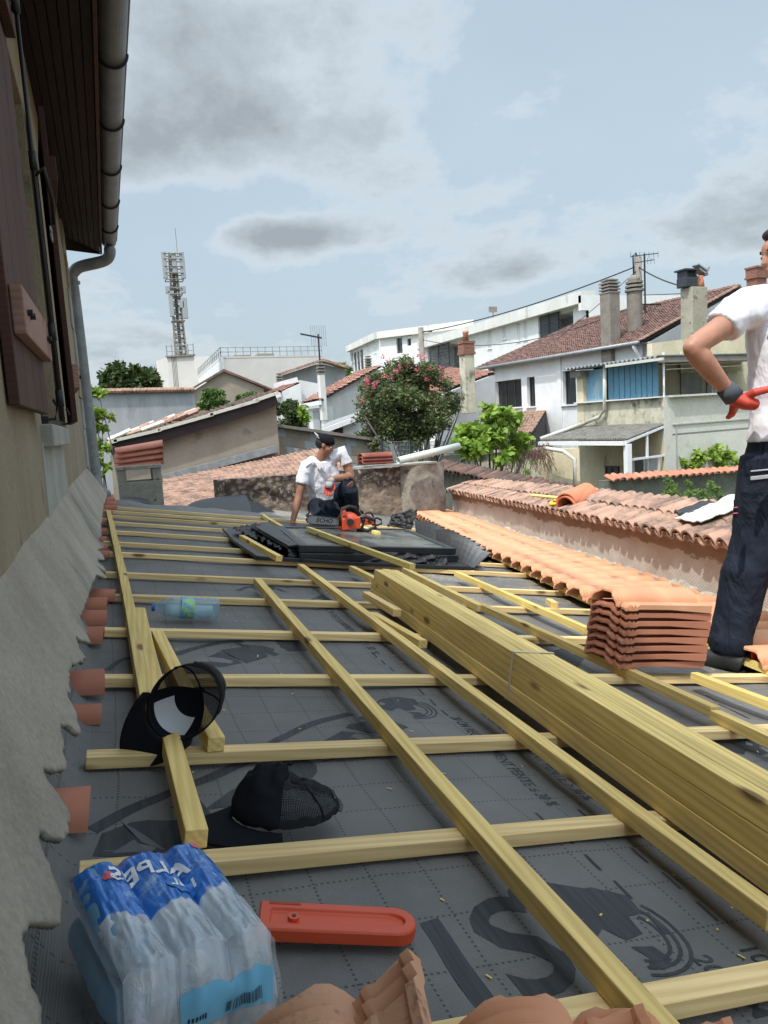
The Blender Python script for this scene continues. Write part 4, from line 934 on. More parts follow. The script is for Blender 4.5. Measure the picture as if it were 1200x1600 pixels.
t = NT('window glass grey', .12, 0, .6); t.col((.05, .055, .058)); M['glass2'] = t.m
t = NT('white shutter slats', .6); z_ = t.sep(t.co())[2]; t.col(t.mix(t.ramp(t.math('FRACT', t.math('MULTIPLY', z_, 14)), [(.1, .5), (.3, 1.0)]), (.3, .3, .3), (.6, .6, .6))); M['slats'] = t.m
def tiled(name, P00, P10, P01, P11, ncol, nrow, mat, parent, amp=.04, step=.03, jit=.012, th=.06, **k):
    """roof covering between eave corners P00,P10 and ridge corners P01,P11: ncol rolls, nrow overlapping courses, real relief"""
    m = MB(); n = ((P10-P00).cross(P01-P00)).normalized(); n = n if n.z > 0 else -n; vs = []; sub = 6; nu = ncol*sub
    rnd = random.Random(hash(name) % 100+ncol)
    for j in range(nrow):
        offs = [rnd.uniform(-jit, jit) for _ in range(ncol+1)]
        for e in (0, 1):
            v = (j+e*1.0)/nrow
            for i in range(nu+1):
                u = i/nu; p = (P00.lerp(P10, u)).lerp(P01.lerp(P11, u), v); c = int(i//sub); ph = (i % sub)/sub
                h = amp*abs(math.sin(math.pi*ph)) if True else 0
                p = p + n*(h*(1.0 if e == 0 else .85)+step*(1-e)+offs[min(c, ncol)]); vs.append(p)
    fs = []; w = nu+1
    for j in range(nrow):
        a = j*2*w; b = a+w
        for i in range(nu): fs.append((a+i, a+i+1, b+i+1, b+i))
        if j < nrow-1:
            c = (j+1)*2*w
            for i in range(nu): fs.append((b+i, b+i+1, c+i+1, c+i))
    m.add(vs, fs)
    o = m.build(name, mat, parent, smooth=False, kind='stuff', fix=False, **k)
    s = MB(); s.prism([P00-n*.01, P10-n*.01, P11-n*.01, P01-n*.01], -n*th); s.build('roof_board', M['darkwood'], parent)
    return o
UP = Vector((0, 0, 1))
D0 = ray(40, 692.6); D0.z = 0; D0.normalize()
# ---------- long white house with the brown tile roof
fn, D, N, P = pane(1010, 560, D0, depth=26)
WH = thing('white_house', 'long two-storey white house with dark windows under a brown tile roof', 'house', gnd(P))
S = lambda px, py: sz(fn(px, py), P, D)
sL = S(768, 600)[0]; sR = S(1014, 560)[0]; eA, eB = fn(750, 579), fn(1012, 531); ze = (eA.z+eB.z)/2; print('white house', sL, sR, eA.z, eB.z)
hl = []; wins = [(773, 815, 594, 637, 3), (823.5, 836, 589, 635, 1), (879.5, 900, 579, 632, 1)]
for x0, x1, y0, y1, n in wins:
    a, b = S(x0, (y0+y1)/2)[0], S(x1, (y0+y1)/2)[0]; xm = (x0+x1)/2; hl.append((min(a, b), max(a, b), fn(xm, y1).z, fn(xm, y0).z))
PG = (P.x, P.y)
wall_holes(min(sL, sR), max(sL, sR), 0, ze, hl, PG, D, N, .35, M['white'], WH)
for (x0, x1, y0, y1, n) in wins: window(WH, fn, D, N, x0, x1, y0, y1, n, .18)
# pilasters and far end wall
for px in (893 if False else 878, 770): 
    q = fn(px, 600); m = MB(); m.prism([gnd(q)+N*.001, gnd(q)+D*.25+N*.001, gnd(q, ze)+D*.25+N*.001, gnd(q, ze)+N*.001], N*.05); m.build('pilaster', M['white'], WH)
WID = 9.0; fn2 = lambda a, b, off: atp(a, b, P-N*off, N)
rdg = fn2(1155, 449, WID/2); zr = rdg.z; print('ridge z', zr)
eR = gnd(eB, ze)+N*.35 ; eL = gnd(fn(750, 579), ze)+N*.35
rR = gnd(rdg, zr); rL = gnd(fn2(905, 500, WID/2), zr)
e0 = eR-D*0; D_end = (rR-eR).dot(D); 
eR2 = gnd(eR, ze)
tiled('roof_tiles', eR2, eL, rR, rL, 78, 26, M['darkclay'], WH, .045, .035)
m = MB(); bk = eL-N*WID; m.prism([eL, rL, bk], Vector((0, 0, .03))); m.build('hip', M['darkclay'], WH)
m = MB(); m.prism([rR, rL, eL-N*(WID+.7), eR2-N*(WID+.7)], Vector((0, 0, .05))); m.build('back_slope', M['darkclay'], WH)
g0 = gnd(fn(1014, 560)); m = MB(); m.prism([g0, g0-N*WID, gnd(g0, ze)-N*WID, gnd(rR, zr-.12), gnd(g0, ze-.05)], D*.3*(1 if D.y > 0 else -1)); m.build('gable', M['greywall'], WH)
g1 = gnd(fn(768, 600)); m = MB(); m.prism([g1-D*.3, g1-N*WID-D*.3, gnd(g1, ze)-N*WID-D*.3, gnd(g1, ze)-D*.3], D*.3); m.build('end_wall', M['white2'], WH)
m = MB(); m.tube([eR2+N*.08+UP*-.02, eL+N*.08+UP*-.02], .07, 8); m.build('gutter', M['zinc'], WH, smooth=True)
m = MB(); q = gnd(fn(1003, 545)); z0 = ze; m.tube([q+N*.4+UP*(ze-.08), q+N*.25+UP*(ze-.35)-D*-.0, q+N*.07+UP*(ze-.55), q+N*.07+UP*(ze-1.4)], .06, 8); m.build('downpipe', M['trim'], WH, smooth=True)
for k in range(26):
    a = eR2.lerp(rR, (k)/26); b = eR2.lerp(rR, (k+1.15)/26); m = MB(); m.bar(a+UP*.08+D*.05, b+UP*.06+D*.05, .2, .04); m.build('verge_tile', M['mossclay'], WH)
for k in range(40):
    a = rR.lerp(rL, k/40); b = rR.lerp(rL, (k+1.1)/40); m = MB(); m.tube([a+UP*.03, b+UP*.05], [.12, .14], 8, flat=.7); m.build('ridge_tile', M['darkclay'], WH)
# small pantry roof on the facade
shp = thing('porch', 'little tiled porch of dark boards against the white house, behind the light green tree', 'porch', gnd(fn(830, 660)))
a, b = fn(853, 641), fn(785, 646); c_, d_ = at(830, 669, depth=23.5), at(770, 690, depth=23.5)
c_.z = d_.z = (c_.z+d_.z)/2; a.z = b.z = (a.z+b.z)/2
tiled('roof_tiles', c_, d_, a, b, 14, 8, M['mossclay'], shp, .04, .03)
m = MB(); m.prism([gnd(c_, 0), gnd(a, 0), a-UP*.1, c_-UP*.1], D*.08); m.build('board_wall', M['darkwood'], shp)
m = MB(); m.prism([gnd(c_, 0), gnd(d_, 0), d_-UP*.1, c_-UP*.1], -N*.08); m.build('board_wall', M['darkwood'], shp)
# chimneys on the white house roof
def chim(px0, px1, pyt, pyb, depth, lab, mat, cap='slats', ratio=1.0, brickh=None, name='chimney'):
    a = at(px0, pyb, depth=depth); b = at(px1, pyb, depth=depth); top = at((px0+px1)/2, pyt, depth=depth).z; w = (b-a).length; c = gnd((a+b)/2)
    R = Matrix.Rotation(math.atan2(D.y, D.x)-math.pi/2, 3, 'Z')
    o = thing(name, lab, 'chimney', (c.x, c.y, a.z)); zb = a.z-1.2; w *= .82
    if cap == 'round':
        m = MB(); m.tube([c+UP*zb, c+UP*(top-.5)], w*.5, 14); m.build('shaft', mat, o, smooth=True, auto=40)
        for k in range(3):
            m = MB(); m.tube([c+UP*(top-.5+.15*k), c+UP*(top-.42+.15*k)], w*(.62-.03*k), 14); m.build('cap_ring', M['concrete2'], o)
            m = MB(); m.tube([c+UP*(top-.43+.15*k), c+UP*(top-.34+.15*k)], w*.38, 10); m.build('cap_core', M['anthracite'], o)
        m = MB(); m.ell(c+UP*(top-.06), (w*.42, w*.42, .18)); m.build('cap_dome', M['concrete2'], o, smooth=True)
    else:
        ht = .45 if cap == 'slats' else .0
        m = MB(); m.box(c+UP*((zb+top-ht)/2), (w, w*ratio, top-ht-zb), R); m.build('shaft', mat, o, bevel=.02)
        if cap == 'slats':
            for k in range(4): m = MB(); m.box(c+UP*(top-.43+.115*k), (w*1.08, w*ratio*1.08, .055), R); m.build('cap_slat', M['concrete2'], o)
            m = MB(); m.box(c+UP*(top-.25), (w*.8, w*ratio*.8, .38), R); m.build('cap_core', M['anthracite'], o)
            m = MB(); m.box(c+UP*(top+.02), (w*.9, w*ratio*.9, .07), R); m.build('cap_slab', M['concrete2'], o, bevel=.02)
        if brickh:
            m = MB(); m.box(c+UP*(top-brickh/2), (w*1.08, w*ratio*1.08, brickh), R); m.build('brick_head', M['brick'], o)
            m = MB(); m.box(c+UP*(top-brickh+.02), (w*1.2, w*ratio*1.2, .08), R); m.build('brick_collar', M['brick'], o)
            m = MB(); m.box(c+UP*(top-.04), (w*1.2, w*ratio*1.2, .08), R); m.build('brick_collar', M['brick'], o)
    return o, c, top, w
M['concrete2'] = two('grey brown concrete', (.16, .14, .12), (.24, .215, .18), 3, .35, .65, .95, .4, 14, .01, (.09, .08, .07), 3, .6, .72)
M['concrete3'] = two('yellowish concrete', (.27, .25, .19), (.36, .33, .255), 2.4, .35, .65, .95, .4, 14, .01, (.13, .12, .09), 5, .58, .7)
chim(941, 967, 441, 524, 27.5, 'square concrete chimney with slatted cap, leftmost pair member on the brown tile roof', M['concrete2'])
chim(978, 1006, 436, 508, 28.0, 'round-capped concrete chimney right beside the utility pole', M['concrete2'], 'round')
o, c, top, w = chim(1065, 1105, 452, 560, 24.5, 'tall broad concrete chimney with black cowl and clay pot, beside the standing man', M['concrete3'], 'none', .7)
m = MB(); m.box(c+UP*(top+.16)-Vector((.28, 0, 0)), (.5, .42, .30)); m.build('cowl', M['anthracite'], o, bevel=.02)
for k in (-1, 1): m = MB(); m.box(c+UP*(top+.42)+Vector((-.28+.2*k, 0, 0)), (.05, .4, .22)); m.build('cowl_leg', M['anthracite'], o)
m = MB(); m.box(c+UP*(top+.55)-Vector((.28, 0, 0)), (.62, .5, .05)); m.build('cowl_lid', M['anthracite'], o)
m = MB(); m.lathe([(.17, 0), (.15, .25), (.12, .3), (.14, .38)], Matrix.Translation(c+UP*top+Vector((.22, 0, 0)))); m.build('clay_pot', M['oldclay'], o, smooth=True)
m = MB(); q = c+UP*(top+.50)+Vector((.30, 0, 0)); m.box(q, (.40, .3, .05), Matrix.Rotation(.5, 3, 'Y')); m.box(q+Vector((.15, 0, .02)), (.05, .3, .3), Matrix.Rotation(.5, 3, 'Y')); m.box(q+Vector((-.05, 0, .14)), (.42, .3, .04), Matrix.Rotation(.5, 3, 'Y')); m.build('bent_cowl', M['zinc'], o)
chim(1168, 1196, 418, 447, 33, 'short brick chimney on the ridge, behind the standing man\'s chin', M['brick'], 'none', .8, .5)
# pole, antenna and wires
pl = at(998, 470, depth=31); pole = thing('utility_pole', 'concrete utility pole with cable bundle rising behind the round-capped chimney', 'pole', gnd(pl)); zt_ = at(998, 403, depth=31).z
m = MB(); m.tube([gnd(pl), gnd(pl, zt_)], [.2, .14], 12); m.build('post', M['concrete2'], pole, smooth=True)
m = MB(); m.tube([gnd(pl, zt_-1.2)+Vector((-.22, 0, 0)), gnd(pl, zt_+.05)+Vector((-.25, 0, 0)), gnd(pl, zt_+.15)+Vector((-.1, 0, 0)), gnd(pl, zt_-.1)], .035, 6); m.build('cable_riser', M['iron'], pole, smooth=True)
an = at(1008, 470, depth=30); ant = thing('antenna_mast', 'thin aerial mast with several antennas right of the utility pole', 'antenna', gnd(an)); za = at(1008, 398, depth=30).z
m = MB(); m.tube([gnd(an, 5), gnd(an, za)], .035, 6); m.build('mast', M['iron'], ant)
for z, l in ((za-.05, 1.2), (za-.3, .8)):
    m = MB(); m.tube([gnd(an, z)+Vector((-l/2, .1, -.05)), gnd(an, z)+Vector((l/2, -.1, .05))], .018, 5)
    for k in range(7): q = gnd(an, z)+Vector((-l/2+l*k/6, .1-.2*k/6, 0)); m.tube([q+UP*.12, q-UP*.12], .01, 4)
    m.build('aerial', M['iron'], ant, kind='stuff')
m = MB(); m.box(gnd(an, za-2.0)+Vector((.2, 0, 0)), (1.2, .05, .05)); m.build('bracket', M['iron'], ant)
def wire(a, b, sag, r, lab, grp='overhead wires'):
    m = MB(); n = 14; m.tube([a.lerp(b, i/n)-UP*(sag*4*(i/n)*(1-i/n)) for i in range(n+1)], r, 5); tag(m.build('overhead_wire', M['iron'], smooth=True), lab, 'wire', grp)
p658 = at(658, 525, depth=42); T = gnd(pl, zt_)
wire(T-UP*.35, p658+UP*.2, .3, .028, 'upper overhead cable sloping down from the utility pole to the left street pole')
wire(T-UP*1.9, p658-UP*.2, .9, .018, 'lower overhead cable between the two poles, crossing the flats')
wire(T-UP*.4, at(1070, 448, depth=25)+UP*0, .1, .025, 'cable from the utility pole down to the broad chimney')
wire(at(1005, 461, depth=31), at(1300, 420, depth=40), .3, .016, 'thin wire running right behind the broad chimney')
wire(T-UP*.5, at(870, 530, depth=29), .05, .014, 'guy wire from the utility pole down to the brown roof')
pole2 = thing('street_pole', 'grey street pole rising behind the flowering tree', 'pole', gnd(p658)); m = MB(); m.tube([gnd(p658), gnd(p658, at(658, 512, depth=42).z)], [.2, .15], 10); m.build('post', M['concrete2'], pole2, smooth=True)
m = MB(); m.box(gnd(p658, at(660, 518, depth=42).z)+Vector((.3, 0, 0)), (.8, .06, .06)); m.build('crossarm', M['iron'], pole2)
# ---------- cream annex with terrace
ax = at(1037, 640, depth=19); AN = thing('annex', 'cream annex with stained terrace parapet, blue boarded door and corrugated roof', 'house', gnd(ax))
DL = D0.copy(); NL = Vector((DL.y, -DL.x, 0)); NL = NL if NL.dot(CAM-ax) > 0 else -NL
DR = -NL; NRr = -DL
fl_ = lambda a, b, off=0.0: atp(a, b, ax+NL*off, NL); fr_ = lambda a, b, off=0.0: atp(a, b, ax+NRr*off, NRr)
zp = fl_(1037, 621).z; lend = gnd(fl_(902, 640)); zl = fl_(1030, 664).z; zrf = fl_(1000, 563).z; print('annex', zp, zl, zrf, (lend-gnd(ax)).length)
m = MB(); m.prism([gnd(ax), lend, gnd(lend, zp-.03), gnd(ax, zp-.03)], -NL*.25); m.build('left_wall', M['cream'], AN)
m = MB(); m.prism([gnd(ax, zl)+NL*.005, gnd(lend, zl)+NL*.005, gnd(lend, zp)+NL*.005, gnd(ax, zp)+NL*.005], -NL*.2); m.build('stained_parapet', M['parapet'], AN)
m = MB(); m.bar(gnd(ax, zp+.02), gnd(lend, zp+.02), .27, .035); m.build('parapet_cap', M['white2'], AN)
rend = gnd(ax)+DR*5.6
m = MB(); m.prism([gnd(ax)-NL*.26-DL*.0, rend, gnd(rend, zp-.0), gnd(ax, zp)-NL*.26], DL*.25); m.build('right_wall', M['palewall'], AN)
m = MB(); m.prism([gnd(ax)+NRr*.012, gnd(ax)-NL*.26+NRr*.012, gnd(ax, zp)-NL*.26+NRr*.012, gnd(ax, zp)+NRr*.012], -NRr*.012); m.build('corner_strip', M['palewall'], AN)
m = MB(); m.bar(gnd(ax, zp+.02)-NL*.15, gnd(rend, zp+.02), .3, .05); m.build('parapet_cap', M['palewall'], AN)
q = fr_(1048, 664).z; m = MB(); m.bar(gnd(ax, q)+DR*.3+NRr*.015, gnd(rend, q)+NRr*.015, .03, .03); m.bar(gnd(ax, 0)+DR*.42+NRr*.012, gnd(ax, q)+DR*.42+NRr*.012, .03, .02, up=DR); m.build('wall_joint', M['patch'], AN)
m = MB(); m.box(gnd(ax, zp-.2)-NL*2.6+DL*2.5, (.1, .1, .1)); 
# terrace floor and upper room set behind the parapet
m = MB(); m.prism([gnd(ax, zp-1.0)-NL*.3, gnd(rend, zp-1.0), gnd(rend, zp-1.0)+DL*4, gnd(lend, zp-1.0)-NL*.3], UP*.05); m.build('terrace_floor', M['patch'], AN)
off = -.12
seg = [(912, 943, 'blue', 'blue_panel'), (950, 1028, 'bluedoor', 'blue_board')]
for x0, x1, mt, nm in seg:
    n = 1 if mt == 'blue' else 9
    for k in range(n):
        a = fl_(x0+(x1-x0)*k/n, 600, off); b = fl_(x0+(x1-x0)*(k+1)/n, 600, off); g_ = (b-a).normalized()*.012
        m = MB(); m.prism([gnd(a, zp-.05)+g_, gnd(b, zp-.05)-g_, gnd(b, zrf-.08)-g_, gnd(a, zrf-.08)+g_], -NL*.04); m.build(nm, M[mt], AN)
a = gnd(fl_(950, 600, off-.04)); b = gnd(fl_(1028, 600, off-.04)); m = MB(); m.prism([gnd(a, zp), gnd(b, zp), gnd(b, zrf-.1), gnd(a, zrf-.1)], -NL*.02); m.build('board_backing', M['anthracite'], AN)
a = gnd(fl_(901, 600, .01)); b = gnd(fl_(911, 600, .01)); m = MB(); m.prism([gnd(a, zp-.9), gnd(b, zp-.9), gnd(b, zrf-.25), gnd(a, zrf-.25)], -NL*.35); m.build('pier', M['cream'], AN)
m = MB(); m.box(gnd((a+b)/2, zrf-.16)-NL*.1, (.5, .5, .18)); m.build('pier_cap', M['concrete2'], AN)
m = MB(); q0, q1 = gnd(fl_(895, 570)), gnd(ax)
nn = 70
def corr(u, v):
    p = q0.lerp(gnd(ax)-DL*.15, u)+NL*.35; p = p+DR*(v*5.9); return gnd(p, zrf+.02-.0*v+.03*math.sin(u*nn*2)*1.0)
m.grid(corr, 220, 2); o = m.build('corrugated_roof', M['zinc'], AN); mod_solid(o, .02)
m = MB(); m.bar(gnd(fl_(947, 570, .38), zrf-.07), gnd(fl_(1036, 570, .38), zrf-.07), .08, .07); m.build('roof_gutter', M['palewall'], AN)
m = MB(); m.prism([gnd(ax, zrf-.14)-DL*.12+NL*.3, gnd(ax, zrf-.14)-DL*.12+DR*5.5, gnd(ax, zrf-.02)-DL*.12+DR*5.5, gnd(ax, zrf-.02)-DL*.12+NL*.3], DL*.06); m.build('roof_edge', M['concrete2'], AN)
# dark recess and cream inner wall
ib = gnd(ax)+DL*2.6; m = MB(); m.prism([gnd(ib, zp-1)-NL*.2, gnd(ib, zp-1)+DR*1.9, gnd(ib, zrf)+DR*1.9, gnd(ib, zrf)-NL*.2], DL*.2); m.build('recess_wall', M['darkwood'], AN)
m = MB(); m.prism([gnd(ib, zp-1)+DR*1.9-DL*.4, gnd(ib, zp-1)+DR*6.5-DL*.4, gnd(ib, zrf+1.0)+DR*6.5-DL*.4, gnd(ib, zrf+.6)+DR*1.9-DL*.4], DL*.2); m.build('inner_wall', M['cream'], AN)
for k, s in enumerate((3.0, 4.1)):
    m = MB(); q = gnd(ib, zp-.9)+DR*s-DL*.41; m.prism([q, q+DR*.9, q+DR*.9+UP*2.0, q+UP*2.0], -DL*.04); m.build('shutter_leaf', M['patch'], AN)
aw = gnd(ib)+DR*2.9-DL*.5
for k in range(22):
    q = aw+DR*(.12*k); m = MB(); m.prism([gnd(q, zrf-.30), gnd(q+DR*.115, zrf-.30), gnd(q+DR*.115, zrf+.35), gnd(q, zrf+.35)], -DL*.03); m.build('awning_slat', M['cream'], AN)
for s_ in (0, .13):
    q = gnd(ax)+DR*(3.55+s_)+DL*1.5; m = MB(); m.tube([gnd(q, zp-.9), gnd(q, zrf-.4)], .03, 6); m.build('terrace_post', M['trim'], AN)
q = gnd(ax)+NL*-.02; m = MB(); m.tube([gnd(q, zp), gnd(q, zp+1.15)], .026, 8); m.build('white_post', M['trim'], AN)
for k in range(3):
    m = MB(); m.tube([gnd(ax, zp+.95-.12*k)-NL*.1, gnd(rend, zp+1.0-.11*k)], .006, 4); m.build('clothes_line', M['trim'], AN)
# drainpipe down the annex and over the awning
yy = [(945, 571), (945, 640), (938, 650), (912, 661), (846, 684)]
m = MB(); pts = [fl_(945, 573, .12), fl_(945, 640, .12), fl_(936, 651, .12), fl_(914, 661, .15)]; 
m.tube(pts, .055, 8); m.build('downpipe', M['palewall'], AN, smooth=True)
# awning roof
za2 = fl_(1030, 664).z; zf = za2-.55; offA = 1.55
A1, A2 = gnd(fl_(1036, 664), za2), gnd(fl_(905, 664), za2); F1 = fl_(978, 689, offA); F2 = fl_(845, 687, offA); zf = (F1.z+F2.z)/2; F1.z = F2.z = zf; print('awning', za2, zf)
m = MB(); nn2 = 40
m.grid(lambda u, v: (F1.lerp(F2, u)).lerp(A1.lerp(A2, u), v)+UP*(.025*math.sin(u*nn2*2*math.pi)+.0), 320, 2); M['mossfib'] = two('mossy fibre cement', (.10, .095, .08), (.19, .18, .16), 5, .35, .65, 1, .6, 20, .02, (.30, .29, .26), 12, .62, .72)
aw_ = m.build('awning_roof', M['mossfib'], AN); mod_solid(aw_, .03)
m = MB(); m.bar(F1+NL*.04-UP*.08, F2+NL*.04-UP*.08, .11, .10); m.build('awning_gutter', M['trim'], AN)
m = MB(); m.tube([F2+UP*.05, fl_(914, 661, .15)], .055, 8); m.build('downpipe', M['palewall'], AN, smooth=True)
m = MB(); m.bar(gnd(F1)+NL*-.05, gnd(F1, zf-.1)+NL*-.05, .14, .14, up=DL); m.build('awning_post', M['trim'], AN)
m = MB(); m.bar(F1-UP*.05, A1-UP*.05, .07, .06); m.bar(gnd(F1, zf-.5)-NL*.1, gnd(A1, zf-.5), .06, .05); m.bar(gnd(F1.lerp(A1, .55), zf-.5), gnd(F1.lerp(A1, .55), zf+.15), .05, .05, up=DL); m.build('awning_brace', M['trim'], AN)
window(AN, lambda a, b, off=0: fl_(a, b, .02), DL, NL, 990, 1010, 713, 745, 1, -.02, 'trim', False, .06, 'glass2'); window(AN, lambda a, b, off=0: fl_(a, b, .02), DL, NL, 1012, 1031, 713, 745, 1, -.02, 'trim', False, .06, 'slats')
window(AN, lambda a, b, off=0: fl_(a, b, .02), DL, NL, 947, 968, 728, 745, 2, -.02, 'anthracite', False, .05, 'glass2')
# yard wall of the annex, running left from it, and pipe on it
yw = [at(x, y, depth=d) for x, y, d in ((690, 712, 21), (845, 703, 18.6), (905, 700, 17.8))]
YW = thing('yard_wall', 'stained cream yard wall behind the light green tree', 'wall', gnd(yw[1]))
m = MB(); zy = yw[0].z; m.prism([gnd(yw[0]), gnd(yw[1]), gnd(yw[1], yw[1].z), gnd(yw[0], zy)], Vector((0, .2, 0))); m.build('wall_panel', M['parapet'], YW)
m = MB(); m.prism([gnd(yw[1])+Vector((.001, 0, 0)), gnd(yw[2]), gnd(yw[2], yw[2].z), gnd(yw[1], yw[1].z)+Vector((.001, 0, 0))], Vector((0, .2, 0))); m.build('wall_panel', M['cream'], YW)
m = MB(); m.bar(gnd(yw[0], zy+.03), gnd(yw[1], yw[1].z+.03), .26, .06); m.build('wall_cap', M['patch'], YW)
m = MB(); q = [at(850, 700, depth=18), at(880, 705, depth=17.6), at(898, 718, depth=17.5), at(898, 775, depth=17.5)]; m.tube(q, .05, 8); m.build('downpipe', M['palewall'], YW, smooth=True)
# ---------- apartment block
APX = at(919, 454, depth=50); fnA = lambda a, b, off=0.0: atp(a, b, APX+Vector((-1, 0, 0))*off, Vector((-1, 0, 0)))
AP = thing('apartment_block', 'long white apartment block with roof parapet and dark recessed balconies', 'building', gnd(APX)); zA = APX.z
DY = Vector((0, 1, 0)); NX = Vector((-1, 0, 0)); yF = fnA(605, 552).y; y0A = APX.y
def hole(x0, x1, y0, y1): a, b = fnA(x0, (y0+y1)/2).y, fnA(x1, (y0+y1)/2).y; xm = (x0+x1)/2; return (min(a, b), max(a, b), fnA(xm, y1).z, fnA(xm, y0).z)
AW = [(785, 791, 503, 530), (808, 813, 503, 533), (818, 824, 500, 531), (762, 768, 514, 545), (640, 648, 552, 572), (652, 658, 548, 568)]
AH = [(841, 896, 483, 535), (668, 727, 524, 585), (612, 634, 555, 590)]
hs = [hole(*h) for h in AW+AH]
wall_holes(y0A, yF, 0, zA-.8, hs, (APX.x, 0), DY, NX, .3, M['white'], AP)
m = MB(); m.prism([(APX.x-.6, y0A, zA-.8), (APX.x-.6, yF, zA-.8), (APX.x-.6, yF, zA), (APX.x-.6, y0A, zA)], (1.2, 0, 0)); m.build('parapet', M['white2'], AP)
for h in AW: window(AP, fnA, DY, NX, *h, 1, .1, 'trim', True, .08, 'slats' if h[0] not in (640,) else 'glass2')
for h, hh in zip(AH, hs[len(AW):]):
    m = MB(); m.box((APX.x+2.2, (hh[0]+hh[1])/2, (hh[2]+hh[3])/2), (.2, hh[1]-hh[0]+.4, hh[3]-hh[2]+.4)); m.build('balcony_back', M['greywall'], AP)
    m = MB(); m.box((APX.x+2.08, hh[0]+(hh[1]-hh[0])*.35, hh[2]+1.1), (.05, (hh[1]-hh[0])*.3, 2.1)); m.build('balcony_door', M['glass'], AP)
    for z in (hh[2]-.06, hh[3]+.06): m = MB(); m.box((APX.x+1.25, (hh[0]+hh[1])/2, z), (2.0, hh[1]-hh[0], .12)); m.build('balcony_slab', M['white2'], AP)
    for y in (hh[0]-.1, hh[1]+.1): m = MB(); m.box((APX.x+1.25, y, (hh[2]+hh[3])/2), (2.0, .18, hh[3]-hh[2])); m.build('balcony_side', M['white2'], AP)
    n = 2
    for k in range(n):
        yy = hh[0]+(hh[1]-hh[0])*(.42+.28*k); m = MB(); w5 = (hh[1]-hh[0])*.24
        for q in range(12): m.box((APX.x+.05, yy+w5/2, hh[2]+.2+(hh[3]-hh[2]-.3)*q/11), (.05, w5, (hh[3]-hh[2])/16))
        for e in (0, 1): m.box((APX.x+.05, yy+w5*e, (hh[2]+hh[3])/2), (.08, .07, hh[3]-hh[2]))
        m.build('louvre_screen', M['anthracite'], AP, kind='stuff')
    m = MB(); m.box((APX.x+.1, (hh[0]+hh[1])/2, hh[2]+1.0), (.05, hh[1]-hh[0], .05)); m.build('rail', M['anthracite'], AP)
m = MB(); m.prism([(APX.x, y0A-.001, 0), (APX.x+16, y0A-.001, 0), (APX.x+16, y0A-.001, zA-.3), (APX.x-.6, y0A-.001, zA-.3), (APX.x-.6, y0A-.001, zA-1.3), (APX.x, y0A-.001, zA-1.3)], (0, .3, 0)); m.build('end_wall', M['white'], AP)
m = MB(); m.box((APX.x+8, (y0A+yF)/2, zA-.9), (15.5, yF-y0A-1, .2)); m.build('flat_roof', M['white2'], AP)
m = MB(); q = gnd(fnA(740, 505), zA); m.tube([q+Vector((2, 0, -.5)), q+Vector((2, 0, 1.4))], .05, 6); m.box(q+Vector((2, 0, 1.4)), (.8, .1, .5)); m.build('roof_aerial', M['concrete2'], AP, kind='stuff')
# far wing
c0 = at(592, 519, depth=78); zC_ = c0.z; cL = at(546, 541, z=zC_); cR = at(742, 500, z=zC_)
FW = thing('apartment_wing', 'white corner wing of the flats with glazed balcony, behind the red roofed gable', 'building', gnd(c0))
for a, b, nm, hh in ((c0, cL, 'left_face', [(548, 567, 549, 580)]), (cR, c0, 'right_face', [(619, 628, 528, 552), (636, 642, 529, 540)])):
    Dd = gnd(b)-gnd(a); Ln = Dd.length; Dd.normalize(); Nn = Vector((Dd.y, -Dd.x, 0)); Nn = Nn if Nn.dot(CAM-a) > 0 else -Nn
    fnc = lambda u, v, a=a, Nn=Nn: atp(u, v, a, Nn); hl = []
    for x0, x1, y0, y1 in hh:
        s0_, s1_ = sorted([(fnc(x0, y0)-a).dot(Dd), (fnc(x1, y0)-a).dot(Dd)]); hl.append((max(.1, s0_), min(Ln-.1, s1_), fnc((x0+x1)/2, y1).z, fnc((x0+x1)/2, y0).z))
    wall_holes(0, Ln, 0, zC_-.7, hl, (a.x, a.y), Dd, Nn, .3, M['white'], FW, nm)
    m = MB(); m.prism([gnd(a, zC_-.7)+Nn*.5, gnd(b, zC_-.7)+Nn*.5, gnd(b, zC_)+Nn*.5, gnd(a, zC_)+Nn*.5], -Nn*.8); m.build('parapet', M['white2'], FW)
    for h in hl:
        q = gnd(a)+Dd*((h[0]+h[1])/2)-Nn*(1.2 if nm == 'left_face' else .2); m = MB(); m.prism([gnd(a)+Dd*h[0]-Nn*.35+UP*h[2], gnd(a)+Dd*h[1]-Nn*.35+UP*h[2], gnd(a)+Dd*h[1]-Nn*.35+UP*h[3], gnd(a)+Dd*h[0]-Nn*.35+UP*h[3]], -Nn*.05); m.build('balcony_glass', M['glass2'], FW)
        m = MB(); m.bar(gnd(a, h[2]+1)+Dd*h[0], gnd(a, h[2]+1)+Dd*h[1], .05, .05); m.build('rail', M['anthracite'], FW)
    if nm == 'left_face':
        for x in (553, 558, 563): q = fnc(x, 560); m = MB(); m.bar(gnd(q, hl[0][2]), gnd(q, hl[0][3]), .12, .12, up=Dd); m.build('mullion', M['trim'], FW)
        for x0, x1 in ((573, 577), (584, 588)): window(FW, fnc, Dd, Nn, x0, x1, 532, 553, 1, -.02, 'trim', False, .1, 'slats')
m = MB(); m.prism([gnd(c0, zC_-.6), gnd(cL, zC_-.6), gnd(cL, zC_-.6)+Vector((15, 8, 0)), gnd(cR, zC_-.6)], UP*.1); m.build('flat_roof', M['white2'], FW)
